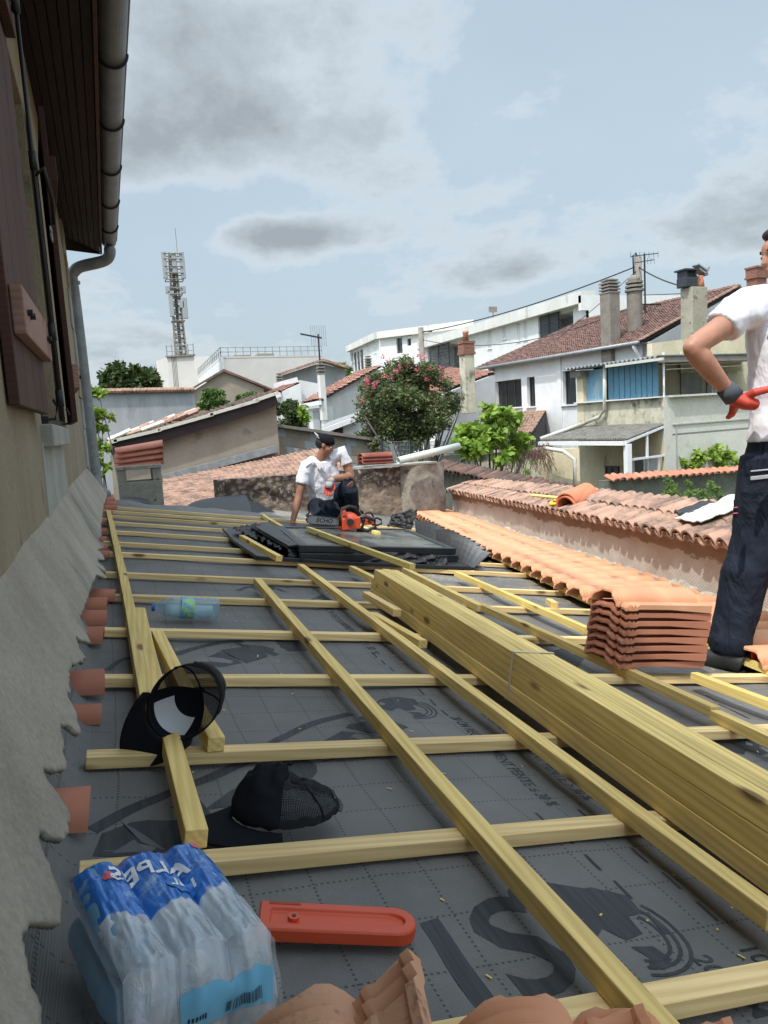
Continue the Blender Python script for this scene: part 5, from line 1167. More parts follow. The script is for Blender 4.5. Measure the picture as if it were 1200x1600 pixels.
# ---------- big pale box building, tower and telecom mast
q = at(345, 557, depth=85); zB = q.z; bL = at(345, 557, z=zB); bR = at(503, 553, depth=90); bS = at(309, 592, depth=118)
BB = thing('warehouse', 'large pale grey flat-roofed building with a rooftop railing', 'building', gnd(bL))
bR = gnd(bR, zB); m = MB(); e = (gnd(bR)-gnd(bL)).normalized(); bk = Vector((-e.y, e.x, 0)); bk = bk if bk.y > 0 else -bk
m.prism([gnd(bL), gnd(bR), gnd(bR, zB), gnd(bL, zB)], bk*.3); m.build('front_wall', M['beige'], BB)
bSg = gnd(at(309, 592, z=zB*.0+zB-.0)); m = MB(); bSide = at(309, 575, z=zB) ; sd_ = (gnd(at(309, 577, depth=112))-gnd(bL)); m.prism([gnd(bL), gnd(bL)+sd_, gnd(bL, zB)+sd_, gnd(bL, zB)], Vector((.3, 0, 0))); m.build('side_wall', M['white'], BB)
m = MB(); m.prism([gnd(bL, zB-.3), gnd(bR, zB-.3), gnd(bR, zB-.3)+sd_, gnd(bL, zB-.3)+sd_], UP*.1); m.build('flat_roof', M['beige'], BB)
for a, b in ((gnd(bL, zB), gnd(bR, zB)), (gnd(bL, zB), gnd(bL, zB)+sd_)):
    n = 14; m = MB()
    for z in (.5, 1.0): m.tube([a+UP*z, b+UP*z], .04, 5)
    m.build('rail', M['zinc'], BB, kind='stuff')
    for k in range(n+1): m = MB(); m.tube([a.lerp(b, k/n), a.lerp(b, k/n)+UP*1.05], .045, 5); m.build('rail_post', M['zinc'], BB)
for x in (377, 413): q = at(x, 553, depth=93); m = MB(); m.box(gnd(q, zB+.4), (2.2, 1.5, .8)); m.build('roof_unit', M['concrete2'], BB, bevel=.1)
m = MB(); q = at(318, 590, depth=100); m.prism([gnd(at(307, 610, depth=130)), gnd(at(330, 610, depth=130)), gnd(at(330, 557, depth=130), at(318, 557, depth=130).z), gnd(at(307, 557, depth=130), at(318, 557, depth=130).z)], (0, 8, 0)); m.build('rear_block', M['beige'], BB)
tA, tB = at(261, 557, depth=80), at(303, 557, depth=80); zT = (tA.z+tB.z)/2
TW = thing('tower', 'pale square service tower that carries the telecom mast', 'tower', gnd(tA))
m = MB(); tb = [gnd(tA), gnd(tB), gnd(tB)+Vector((-.3, 4, 0)), gnd(tA)+Vector((-.9, 4, 0))]; m.prism(tb, UP*zT); m.build('shaft', M['beige'], TW)
m = MB(); e = (gnd(tB)-gnd(tA)).normalized(); m.bar(gnd(tA, zT+.07)+e*-.1, gnd(tB, zT+.07)+e*.1, .5, .15); m.build('roof_edge', M['concrete2'], TW)
m = MB()
for k in range(4): m.tube([gnd(tA, zT)+e*(.5+.15*k), gnd(tA, 0)+e*(.5+.15*k)], .04, 4)
m.build('cable_run', M['concrete2'], TW, kind='stuff')
lb = at(240, 577, depth=84); m = MB(); m.prism([gnd(at(235, 577, depth=84)), gnd(at(260, 577, depth=84)), gnd(at(260, 577, depth=84), lb.z), gnd(at(235, 577, depth=84), lb.z)], (0, 5, 0)); m.build('low_block', M['greywall'], TW)
for k in range(6):
    q = gnd(tA, zT).lerp(gnd(tB, zT), k/5); m = MB(); m.tube([q, q+UP*1.3], .05, 4); m.build('rail_post', M['zinc'], TW)
m = MB(); 
for z in (.6, 1.2): m.tube([gnd(tA, zT+z), gnd(tB, zT+z)], .04, 4)
m.build('rail', M['zinc'], TW, kind='stuff')
mc = at(283, 556, depth=81.5); mtop = at(267, 400, depth=81.5); mc = gnd(mc); mz0, mz1 = zT, mtop.z; print('mast', mz1-mz0)
MT = thing('telecom_mast', 'tall lattice telecom mast with pale panel antennas', 'mast', gnd(mc, mz0)); m = MB(); hw = .58; nb = 26
cs = [Vector((i*hw, j*hw, 0)) for i, j in ((-1, -1), (1, -1), (1, 1), (-1, 1))]
for c_ in cs: m.tube([mc+c_+UP*mz0, mc+c_*.55+UP*mz1], .075, 5)
for k in range(nb):
    f0, f1 = k/nb, (k+1)/nb
    for a in range(4):
        b = (a+1) % 4; p = mc+cs[a]*(1-.45*f0)+UP*(mz0+(mz1-mz0)*f0); q = mc+cs[b]*(1-.45*f1)+UP*(mz0+(mz1-mz0)*f1); p2 = mc+cs[b]*(1-.45*f0)+UP*(mz0+(mz1-mz0)*f0)
        m.tube([p, q] if k % 2 else [p2, mc+cs[a]*(1-.45*f1)+UP*(mz0+(mz1-mz0)*f1)], .04, 4); m.tube([p, p2], .035, 4)
m.build('lattice', M['concrete2'], MT, kind='stuff')
m = MB(); m.tube([mc+UP*mz0, mc+UP*(mz1-.3)], .19, 6); m.build('cable_bundle', M['anthracite'], MT)
M['panelgrey'] = plain('pale grey panel', (.29, .30, .30), .6, var=.08)
Hm = mz1-mz0
for fz, fh, dx in ((.76, .25, -.95), (.76, .25, .95), (.80, .2, .1), (.40, .24, -.62), (.38, .2, .82), (.62, .07, -.85), (.62, .07, .8), (.48, .07, .5)):
    m = MB(); c_ = mc+Vector((dx, -.6, 0))+UP*(mz0+Hm*(fz+fh/2-.01)); m.box(c_, (.5, .32, Hm*fh)); m.build('antenna_panel', M['panelgrey'] if dx != .15 else M['concrete2'], MT, bevel=.05)
for fz in (.35, .60, .66, .74, .8, .86, .93, .98):
    m = MB(); z = mz0+Hm*fz; w6 = .92 if fz > .7 else .65
    for a in (-.8, .6): m.tube([mc+Vector((-w6, a, z)), mc+Vector((w6, a, z))], .06, 4)
    for a in (-w6, w6): m.tube([mc+Vector((a, -.8, z)), mc+Vector((a, .6, z))], .06, 4)
    m.build('antenna_bracket', M['concrete2'], MT)
m = MB(); m.tube([mc+UP*(mz1-.5)+Vector((.6, 0, 0)), mc+UP*(mz1+2.6)+Vector((.6, 0, 0))], .03, 4); m.build('lightning_rod', M['concrete2'], MT)
# ---------- brown gable
def house_poly(name, lab, cat, pts, Y, dz, mat, nm='wall', roofmat=None):
    o = thing(name, lab, cat, gnd(at(*pts[0], y=Y))); P_ = [at(px, py, y=Y) for px, py in pts]; b0, b1 = gnd(P_[0]), gnd(P_[-1])
    m = MB(); m.prism([b0]+P_+[b1], (0, dz, 0)); m.build(nm, M[mat], o); return o, P_
o, P_ = house_poly('brown_gable_house', 'brown cement gable standing between the hedge and the pale warehouse', 'house', [(297, 614), (349, 581), (412, 607), (412, 640)], 42, .4, 'brownwall')
m = MB(); a, b, c_ = P_[0], P_[1], P_[2]
m.prism([a+UP*.1+Vector((-.6, -.2, -.2)), b+UP*.15+Vector((0, -.2, 0)), b+UP*.0+Vector((0, -.2, 0)), a+Vector((-.6, -.2, -.2))], (0, 8, 0)); m.build('roof_slope', M['darkclay'], o)
m = MB(); m.prism([c_+UP*.1+Vector((.6, -.2, -.2)), b+UP*.15+Vector((0.001, -.2, 0)), b+UP*.0+Vector((.001, -.2, 0)), c_+Vector((.6, -.2, -.2))], (0, 8, 0)); m.build('roof_slope', M['darkclay'], o)
# ---------- grey render wall with tile coping, far left
o, P_ = house_poly('grey_wall', 'smooth grey render wall with a tile coping, left of the hedge', 'wall', [(120, 616), (303, 612)], 22, .35, 'greywall')
n = 34
for k in range(n):
    a = P_[0].lerp(P_[1], k/n); b = P_[0].lerp(P_[1], (k+1.08)/n); m = MB(); m.tube([a+Vector((0, -.06, .05)), b+Vector((0, -.06, .075))], [.10, .085], 8, flat=.8); m.build('coping_tile', M['mossclay'], o)
# ---------- shed with the sloping verge
Ys = 15.0; SH = thing('shed', 'brown rendered shed whose ragged tile roof slopes down to the left', 'shed', gnd(at(300, 740, y=Ys)))
tp = [(172, 712), (182, 708), (250, 691), (330, 667), (400, 645), (431, 633)]; T_ = [at(x, y, y=Ys) for x, y in tp]
m = MB(); m.prism([gnd(T_[0])]+T_+[gnd(T_[-1])], (0, .3, 0)); m.build('side_wall', M['brownwall'], SH)
for k, (a, b) in enumerate(zip(T_[:-1], T_[1:])):
    m = MB(); m.bar(a+UP*.10+Vector((0, -.14, 0)), b+UP*.10+Vector((0, -.14, 0)), .05, .20, UP); m.build('verge_board', M['darkwood'], SH)
    m = MB(); m.bar(a+UP*.24+Vector((-.03, -.1, 0)), b+UP*.24+Vector((.03, -.1, 0)), .26, .06, UP); m.build('verge_tile', M['palewall'], SH)
ex_ = at(437, 627, y=Ys)
fr = [at(x, y, y=19.5) for x, y in ((205, 690), (410, 618))]
tiled('roof_tiles', T_[0]+UP*.2, fr[0], T_[-1]+UP*.2, fr[1], 22, 30, M['tarclay'], SH, .05, .04, .03)
random.seed(33)
for k in range(26):
    f = random.uniform(0, .5); g_ = random.uniform(.0, .5); p = (T_[0].lerp(T_[-1], f)).lerp(fr[0].lerp(fr[1], f), g_)+UP*.30; a_ = Vector((1, .1, .28)).normalized()*.22
    m = MB(); m.tube([p-a_, p+a_+UP*random.uniform(-.03, .05)], .075, 7, flat=.6); m.build('loose_roof_tile', M['mossclay'] if k % 3 else M['palewall'], SH)
# ---------- low tiled roof between shed and the rubble wall
LR = thing('low_roof', 'low pinkish tile roof running between the shed wall and the rubble wall', 'roof', gnd(at(400, 740, y=13)))
a, b = at(256, 750, y=Ys-.05), at(500, 702, y=Ys-.05); c_, d_ = at(250, 812, y=10.9), at(560, 745, y=10.9)
tiled('roof_tiles', c_, a, d_, b, 60, 34, M['mossclay'], LR, .03, .02, .010)
m = MB(); m.prism([gnd(c_), gnd(d_), d_-UP*.1, c_-UP*.1], (0, .2, 0)); m.build('wall', M['brownwall'], LR)
m = MB(); m.bar(at(256, 747, y=Ys-.1), at(431, 701, y=Ys-.1), .12, .14, UP); m.build('lead_flashing', M['zinc'], LR)
for k in range(14): a_ = at(640-k*0, 700, y=12); 
# ---------- breeze block wall behind the crouching man
o, P_ = house_poly('block_wall', 'grey block garden wall with thin coping behind the crouching man', 'wall', [(426, 666), (592, 690)], 17.5, .2, 'greywall')
m = MB(); m.bar(P_[0]+UP*.03, P_[1]+UP*.03, .35, .07); m.build('coping', M['concrete2'], o)
n = 9
for r in range(5):
    for k in range(n):
        a = P_[0].lerp(P_[1], (k+.5*(r % 2))/n); b = P_[0].lerp(P_[1], min(1, (k+1+.5*(r % 2))/n)); h_ = UP*(-.02-.21*r)
        if (b-a).length < .1: continue
        m = MB(); m.prism([a+h_+Vector((.008, -.012, -.008)), b+h_+Vector((-.008, -.012, -.008)), b+h_+Vector((-.008, -.012, -.20)), a+h_+Vector((.008, -.012, -.20))], (0, .011, 0)); m.build('block', M['brownwall'] if (r+k) % 3 else M['greywall'], o)
# ---------- gable house with red roof, centre
GY = 27.0; GH = thing('gable_house', 'pale house with a red tile roof rising to the right, centre left', 'house', gnd(at(508, 640, y=GY)))
g_ = [at(508, 623, y=GY), at(588, 577, y=GY+2), at(640, 600, y=GY+3)]
m = MB(); m.prism([gnd(g_[0])]+g_+[gnd(g_[2])], (0.1, .3, 0)); m.build('gable', M['white2'], GH)
fw0 = at(481, 630, y=GY+2.5); m = MB(); m.prism([gnd(g_[0]), gnd(fw0), gnd(fw0, g_[0].z-.3), gnd(g_[0], g_[0].z-.3)], (.3, .1, 0)); m.build('front_wall', M['white'], GH)
m = MB(); a = gnd(g_[0]).lerp(gnd(fw0), .3); b = gnd(g_[0]).lerp(gnd(fw0), .68); zz1 = at(496, 641, y=GY+1).z; m.prism([gnd(a, 0), gnd(b, 0), gnd(b, zz1), gnd(a, zz1)], (-.06, -.03, 0)); dr = m.build('door', M['greywall'], GH)
e0_ = g_[0]+Vector((-.3, -.35, -.05)); e1_ = at(469, 627, y=GY+3.0); e1_.z = e0_.z; r0_ = g_[1]+Vector((.1, -.35, .12)); r1_ = at(560, 578, y=GY+7.0); r1_.z = r0_.z+.0
r1_ = r0_+(e1_-e0_)
tiled('roof_tiles', e0_, e1_, r0_, r1_, 14, 14, M['farclay'], GH, .05, .05, .015)
m = MB(); m.bar(e0_-UP*.1, e1_-UP*.1, .1, .16); m.build('eave_board', M['trim'], GH)
# lower roofs in front
L1 = thing('patio_roof', 'white edged sheet roof of a patio, left of the flowering tree', 'roof', gnd(at(540, 680, y=21)))
p4 = [at(503, 671, y=21), at(560, 650, y=21), at(575, 640, y=24.5), at(512, 662, y=24.5)]
for k in range(8):
    a, b = p4[0].lerp(p4[3], k/8), p4[1].lerp(p4[2], k/8); a2, b2 = p4[0].lerp(p4[3], (k+.85)/8), p4[1].lerp(p4[2], (k+.85)/8); m = MB(); m.prism([a, b, b2, a2], UP*.05); m.build('roof_sheet', M['panelgrey'], L1)
m = MB(); m.bar(p4[0]+Vector((0, -.05, -.05)), p4[1]+Vector((0, -.05, -.05)), .1, .14); m.build('edge_board', M['trim'], L1)
m = MB(); m.prism([gnd(at(519, 690, y=21.2)), gnd(at(565, 690, y=21.2)), at(565, 652, y=21.2), at(519, 668, y=21.2)], (0, .2, 0)); m.build('wall', M['white'], L1)
m = MB(); m.prism([at(522, 671, y=21.15), at(536, 668, y=21.15), at(536, 682, y=21.15), at(522, 682, y=21.15)], (0, .04, 0)); m.build('opening', M['redwood'], L1)
# small white house left of it
o, P_ = house_poly('small_house', 'small white house with short red lean-to roof above the hedge', 'house', [(428, 612), (470, 594), (500, 600), (500, 630)], 33, .4, 'white')
e = [at(414, 617, y=31.5), at(438, 612, y=31.5), at(468, 598, y=33.0), at(448, 601, y=33.0)]
tiled('roof_tiles', e[0], e[1], e[3], e[2], 10, 7, M['farclay'], o, .05, .04)
m = MB(); m.bar(e[0]-UP*.12, e[1]-UP*.12, .1, .2); m.build('eave_board', M['trim'], o)
m = MB(); a, b = at(428, 603, y=32.7), at(465, 593, y=32.7); m.bar(a, b, .1, .22); m.build('eave_board', M['trim'], o)
m = MB(); m.prism([gnd(at(438, 650, y=31.6)), gnd(at(470, 650, y=31.6)), at(470, 599, y=31.6), at(438, 613, y=31.6)], (0, .3, 0)); m.build('front_wall', M['white'], o)
o, P_ = house_poly('rear_house', 'blue grey gabled house with a low peak behind the slatted chimney', 'house', [(436, 588), (500, 567), (540, 578), (540, 600)], 44, .4, 'greywall')
a, b, c_ = P_[0], P_[1], P_[2]
for p, q, e in ((a, b, 0), (c_, b, .002)):
    m = MB(); m.bar(p+Vector((0, -.3+e, .1)), q+Vector((0, -.3+e, .12)), .8, .14); m.build('roof_edge', M['mossclay'], o)
# hip of pale roof and chimneys
chim(497, 509, 566, 607, 27.5, 'slim pale chimney with slatted top between the red roof and the grey gable', M['white2'])
chim(432, 441, 585, 598, 33, 'stubby dark chimney above the small white house', M['concrete2'])
chim(571, 581, 558, 580, 33, 'small brick chimney just left of the flowering tree', M['brick'], 'slats')
o, c, top, w = chim(719, 742, 534, 590, 24.5, 'brick topped chimney with one clay pot, right of the flowering tree', M['parapet'], 'none', .8, .42)
m = MB(); m.lathe([(.1, 0), (.085, .25), (.11, .28), (.09, .34)], Matrix.Translation(c+UP*top), 10); m.build('clay_pot', M['oldclay'], o, smooth=True)
# red roof and side wall right of the flowering tree
RH = thing('red_roof_house', 'red tiled roof over a plain white side wall, left of the long white house', 'house', gnd(at(735, 640, y=23)))
w_ = [at(690, 640, y=22.5), at(768, 590, y=25)]
a = at(676, 622, y=22); b = at(772, 586, y=24.2)
m = MB(); m.prism([gnd(a), gnd(b), b, a], (.2, .3, 0)); m.build('side_wall', M['white'], RH)
tiled('roof_tiles', at(640, 617, y=23)+UP*.0, a+UP*.1, at(700, 575, y=27), b+UP*.1, 22, 18, M['farclay'], RH, .05, .04, .02)
# aerial on the left roofs
q = at(500, 568, y=30); an2 = thing('roof_aerial', 'television aerial on a thin mast above the slim chimney', 'antenna', gnd(q, q.z)); z1 = at(500, 522, y=30).z
m = MB(); m.tube([gnd(q, q.z-.5), gnd(q, z1)], .035, 6); m.build('mast', M['iron'], an2)
m = MB(); m.tube([gnd(q, z1-.1)+Vector((-.75, 0, .12)), gnd(q, z1-.1)+Vector((.15, 0, -.06))], .035, 5); m.build('boom', M['iron'], an2)
m = MB()
for k in range(8): p = gnd(q, z1-.1)+Vector((-.3+.09*k, 0, .0)); m.tube([p+UP*.45, p-UP*.4], .01, 4)
m.build('aerial_rods', M['zinc'], an2, kind='stuff')
# ---------- mossy wall and its wavy coping beyond the boundary wall
def wavy_wall(name, lab, A_, B_, zt, mat, tmat, n, th=.35, cov=.5, drop=.12):
    o = thing(name, lab, 'wall', gnd(A_)); e = (gnd(B_)-gnd(A_)).normalized(); nr = Vector((e.y, -e.x, 0)); nr = nr if nr.dot(CAM-A_) > 0 else -nr
    A2, B2 = gnd(A_, A_.z), gnd(B_, B_.z); m = MB(); m.prism([gnd(A_), gnd(B_), B2, A2], -nr*th); m.build('wall_face', M[mat], o)
    dn = (nr*math.cos(.3)-UP*math.sin(.3)); nz = (nr*math.sin(.3)+UP*math.cos(.3)); rn = random.Random(n)
    for k in range(n):
        p = A2.lerp(B2, (k+.5)/n)+nr*(.10+rn.uniform(-.02, .02))+UP*(-.01+rn.uniform(-.01, .01)); s_ = (B2-A2).length/n/.15
        for off in (0,):
            inst('coping_tile', me_cop2 if tmat == 'tar' else me_cop3, frame(p-dn*(.3+off)*1+nz*.03, dn, nz.cross(dn)*s_, nz), o)
    return o
me_cop2 = canal(.34, .062, .074, .014, 8).mesh('coping_tile', True); me_cop2.materials.append(M['tarclay']); me_cop3 = canal(.34, .062, .074, .014, 8).mesh('coping_tile', True); me_cop3.materials.append(M['oldclay'])
M['mosswall'] = two('dark mossy render', (.075, .08, .06), (.14, .145, .115), 2.5, .35, .65, 1, .6, 14, .02, (.22, .21, .18), 6, .62, .75)
wavy_wall('mossy_wall', 'dark mossy wall with crooked tile coping directly behind the pink boundary wall', at(682, 732, y=11.9), at(975, 795, y=7.4), 0, 'mosswall', 'tar', 34)
wavy_wall('garden_wall', 'dark green stained garden wall with neat red tile coping, behind the weeds', at(950, 752, y=13.5), at(1175, 737, y=13.9), 0, 'mosswall', 'old', 22)
# wire fence behind the rubble wall
WF = thing('wire_fence', 'wire mesh fence behind the rubble wall, under the flowering tree', 'fence', gnd(at(650, 700, y=17)))
m = MB(); a, b = at(596, 690, y=16.5), at(720, 690, y=17.5); h_ = 1.1
for k in range(60): p = a.lerp(b, k/59); m.tube([p, p-UP*h_], .006, 4)
for k in range(12): m.tube([a-UP*h_*k/11, b-UP*h_*k/11], .005, 4)
m.build('wire_mesh', M['zinc'], WF, kind='stuff')
for k in range(4): m = MB(); p = a.lerp(b, k/3); m.tube([p+UP*.05, gnd(p)], .03, 6); m.build('fence_post', M['anthracite'], WF)
# ================================================================== vegetation
def leafmat(name, a, b, c, tr=.25):
    t = NT(name, .55, 0, .35); co = t.co()
    n = t.noise(co, 2.2, 3); r = t.n.new('ShaderNodeNewGeometry').outputs['Random Per Island']
    cc = t.mix(t.ramp(n, [(.35, 0.0), (.65, 1.0)]), a, b); cc = t.mix(t.ramp(r, [(.5, 0.0), (1, .9)]), cc, c); t.col(cc)
    tl = t.n.new('ShaderNodeBsdfTranslucent'); t.l.new(cc, tl.inputs['Color']); mx = t.n.new('ShaderNodeMixShader'); mx.inputs[0].default_value = tr
    out = t.n['Material Output']; t.l.new(t.b.outputs[0], mx.inputs[1]); t.l.new(tl.outputs[0], mx.inputs[2]); t.l.new(mx.outputs[0], out.inputs[0]); return t.m
M['leafdark'] = leafmat('dark oak leaves', (.03, .055, .015), (.055, .085, .022), (.09, .12, .035))
M['leafred'] = leafmat('reddish green leaves', (.06, .10, .035), (.095, .14, .045), (.17, .11, .055))
M['leaflime'] = leafmat('lime green leaves', (.16, .27, .03), (.24, .36, .05), (.34, .44, .10), .4)
M['leafhedge'] = leafmat('hedge leaves', (.05, .10, .02), (.08, .14, .03), (.13, .20, .05))
M['leafweed'] = leafmat('weed leaves', (.10, .18, .04), (.14, .22, .06), (.22, .30, .09), .35)
M['pinkflower'] = leafmat('pink blossom', (.58, .09, .15), (.68, .15, .22), (.75, .28, .34), .3)
M['bark'] = plain('grey brown bark', (.12, .10, .085), .9)
def leaves(name, pts, size, mat, parent, n, asp=.5, droop=.3, seed=1, **k):
    """pts: list of (centre, radius vector); n leaves scattered in their outer volume"""
    rn = random.Random(seed); vs = []; fs = []; tot = sum(r.x*r.y*r.z for c, r in pts)
    for c, r in pts:
        cnt = max(6, int(n*(r.x*r.y*r.z)/tot))
        for _ in range(cnt):
            d = Vector((rn.gauss(0, 1), rn.gauss(0, 1), rn.gauss(0, 1))).normalized(); q = rn.random()**.45
            p = c+Vector((d.x*r.x, d.y*r.y, d.z*r.z))*q
            a = Vector((rn.gauss(0, 1), rn.gauss(0, 1), rn.gauss(0, .6)-droop)).normalized(); b = a.cross(Vector((rn.gauss(0, 1), rn.gauss(0, 1), rn.gauss(0, 1)))).normalized()
            s = size*rn.uniform(.6, 1.3); i = len(vs); vs += [p, p+a*s*.5+b*s*asp*.5, p+a*s, p+a*s*.5-b*s*asp*.5]; fs.append((i, i+1, i+2, i+3))
    me = bpy.data.meshes.new(name); Mi = Wm(parent).inverted() if parent else Matrix(); me.from_pydata([Mi @ v for v in vs], [], fs); me.materials.append(M[mat])
    o = bpy.data.objects.new(name, me); COL.objects.link(o); o.parent = parent; return tag(o, **k)
def limbs(parent, base, tips, r0, seed=1, name='trunk', mat='bark', fork=.3):
    m = MB(); rn = random.Random(seed)
    for t_ in tips:
        n = 6; mid = base.lerp(t_, .5)+Vector((rn.uniform(-.1, .1), rn.uniform(-.1, .1), 0))*(t_-base).length; pts = [base.lerp(mid, i/n).lerp(mid.lerp(t_, i/n), i/n) for i in range(n+1)]
        m.tube(pts, [r0*(1-.8*i/n) for i in range(n+1)], 6)
    return m.build(name, M[mat], parent, smooth=True)
# flowering tree (pink crape myrtle)
fy = 17.5; cb_ = at(640, 700, y=fy); FT = thing('flowering_tree', 'broad bushy tree with pink blossom clusters at its top', 'tree', gnd(cb_)); sc = fy*1.05/FPX*1.0
rn = random.Random(5); pts = []; outl = [(590, 655, 30), (620, 640, 38), (655, 640, 40), (690, 630, 28), (600, 610, 30), (635, 600, 36), (670, 600, 34), (700, 612, 18), (575, 670, 20), (610, 580, 20), (645, 578, 24), (675, 582, 20), (565, 650, 14), (712, 628, 11), (590, 590, 14), (640, 670, 40), (600, 685, 22), (680, 660, 26), (560, 640, 12), (717, 622, 10), (704, 642, 15), (573, 622, 16), (566, 605, 9), (698, 596, 10)]
for px, py, r in outl:
    c = at(px, py, y=fy+rn.uniform(-.5, .5)); R_ = r*sc*1.08
    for k in range(4): pts.append((c+Vector((rn.uniform(-.6, .6), rn.uniform(-.7, .7), rn.uniform(-.6, .6)))*R_, Vector((R_*.55, R_*.7, R_*.5))))
leaves('crown', pts, .10, 'leafred', FT, 26000, seed=2)
limbs(FT, gnd(cb_, 1.5), [at(px+rn.uniform(-15, 15), py+10, y=fy+rn.uniform(-.6, .6)) for px, py, r in outl], .05, 4)
m = MB(); m.tube([gnd(cb_), gnd(cb_, 1.6)], [.16, .12], 8); m.build('trunk_base', M['bark'], FT, smooth=True)
fp = [at(px, py, y=fy-.45+rn.uniform(-.2, .4)) for px, py in ((597, 557), (606, 564), (573, 592), (586, 598), (574, 601), (601, 588), (612, 589), (565, 627), (655, 556), (662, 559), (625, 573), (650, 578), (651, 591), (668, 583), (687, 577), (690, 575), (667, 592), (647, 571), (672, 575), (638, 570), (660, 577), (573, 595), (585, 603), (618, 580), (690, 590))]
leaves('blossom', [(p, Vector((.07, .08, .07))) for p in fp[::1]], .04, 'pinkflower', FT, 700, .9, 0, 3)
# light green tree (catalpa like, big leaves)
ly = 15.0; cb_ = at(770, 735, y=ly); LT = thing('light_green_tree', 'young tree with big lime green leaves in front of the stained yard wall', 'tree', gnd(cb_)); sc = ly*1.1/FPX; pts = []
outl2 = [(775, 650, 22), (750, 668, 24), (800, 670, 24), (725, 672, 18), (770, 685, 26), (740, 695, 22), (805, 695, 20), (720, 690, 14), (790, 655, 18), (765, 640, 12), (822, 690, 10), (828, 684, 6), (785, 710, 14)]
for px, py, r in outl2:
    c = at(px, py, y=ly+rn.uniform(-.4, .4)); R_ = r*sc*1.05
    for k in range(3): pts.append((c+Vector((rn.uniform(-.6, .6), rn.uniform(-.7, .7), rn.uniform(-.6, .6)))*R_, Vector((R_*.6, R_*.7, R_*.5))))
leaves('crown', pts, .18, 'leaflime', LT, 3400, .7, .3, 7)
limbs(LT, gnd(cb_, 1.2), [at(px, py+8, y=ly) for px, py, r in outl2], .045, 9)
# big oak far left, hedge and others
def bush(name, lab, cat, Y, outl, leafs, size, mat, seed, trunk=None, grp=None, asp=.5):
    c0_ = at(outl[0][0], outl[0][1], y=Y); o = thing(name, lab, cat, gnd(c0_), group=grp); rn = random.Random(seed); pts = []
    for px, py, r in outl:
        R_ = r*Y*1.05/FPX
        for k in range(4):
            c = at(px, py, y=Y+rn.uniform(-.5, .5)*R_)+Vector((rn.uniform(-.6, .6), rn.uniform(-.5, .5), rn.uniform(-.55, .55)))*R_; pts.append((c, Vector((R_*.55, R_*.6, R_*.48))))
    leaves('crown' if trunk else 'foliage', pts, size, mat, o, leafs, asp, .2, seed)
    if trunk: limbs(o, gnd(c0_), [at(px, py+4, y=Y) for px, py, r in outl], trunk, seed)
    else: limbs(o, gnd(c0_), [at(px, py+4, y=Y) for px, py, r in outl[:5]], .03, seed, 'stem')
    return o
bush('oak_tree', 'dark green leafy tree rising over the grey wall at the left', 'tree', 60, [(205, 600, 24), (180, 592, 18), (225, 592, 20), (195, 585, 17), (240, 600, 14), (165, 600, 14), (215, 582, 12), (172, 580, 9)], 9000, .42, 'leafdark', 21, .4)
bush('hedge_bush', 'rounded green bush right of the grey wall', 'bush', 30, [(333, 625, 17), (322, 635, 12), (345, 632, 12), (335, 640, 16)], 3500, .14, 'leafhedge', 22, grp='garden bushes')
bush('hedge_bush', 'bright green bush just under the brown gable', 'bush', 31, [(390, 618, 11), (375, 622, 9), (405, 622, 9)], 2000, .14, 'leafhedge', 23, grp='garden bushes')
bush('hedge_bush', 'dark hedge mass behind the block wall, beside the pale front door', 'bush', 24, [(450, 650, 20), (435, 640, 14), (465, 655, 14), (440, 665, 16), (472, 640, 8), (455, 630, 10)], 5000, .11, 'leafdark', 24, grp='garden bushes')
bush('climber', 'yellow green creeper hanging beside the pale front door', 'plant', 23.5, [(474, 648, 7), (478, 655, 5), (470, 640, 5)], 350, .16, 'leaflime', 25)
bush('distant_tree', 'hazy treetop seen between the grey gable and the flats', 'tree', 70, [(534, 576, 8), (541, 580, 7), (529, 574, 5)], 1500, .4, 'leafweed', 26, .2)
bush('creeper', 'yellowish creeper growing behind the downpipe at the house corner', 'plant', 12, [(148, 640, 10), (155, 615, 8), (150, 690, 9), (160, 668, 7), (145, 720, 10), (163, 700, 8), (172, 650, 5), (140, 660, 10), (155, 740, 8), (165, 730, 6), (143, 610, 8)], 900, .10, 'leaflime', 27, asp=.6)
bush('laurel_shrub', 'glossy bright green shrub above the garden wall beside the standing man', 'bush', 15.5, [(1090, 715, 14), (1110, 707, 14), (1065, 723, 10), (1135, 712, 12), (1125, 722, 12), (1080, 728, 12), (1150, 722, 8)], 1500, .17, 'leaflime', 28, asp=.4)
bush('weeds', 'tall feathery weeds in front of the dark garden wall', 'plant', 11.2, [(1050, 766, 17), (1032, 780, 14), (1075, 776, 17), (1100, 774, 13), (1015, 786, 9), (1120, 766, 13), (1128, 780, 14), (1060, 790, 16), (1095, 790, 14), (1043, 748, 7), (1075, 755, 9), (1108, 757, 8), (1000, 790, 6)], 7000, .06, 'leafweed', 29, asp=.3)
bush('flower_weed', 'thin weed with tiny pale flowers in front of the cream yard wall', 'plant', 14, [(825, 740, 9), (830, 725, 6), (818, 750, 8), (840, 750, 7)], 500, .06, 'leafweed', 30, asp=.3)
# dead brown vines on the yard wall
m = MB(); rn = random.Random(8); DVn = thing('dead_vine', 'tangle of dead reddish vines hanging over the yard wall', 'plant', gnd(at(810, 710, depth=18.5)))
for _ in range(260):
    p = at(rn.uniform(780, 858), rn.uniform(690, 712), depth=rn.uniform(17.9, 18.3)); l = rn.uniform(.15, .6); s_ = Vector((rn.uniform(-.25, .25), rn.uniform(-.1, .1), -l)); m.tube([p, p+s_*.5+Vector((rn.uniform(-.06, .06), 0, 0)), p+s_], .006, 3)
M['deadvine'] = plain('dead vine', (.20, .11, .08), .9); m.build('stems', M['deadvine'], DVn, kind='stuff')
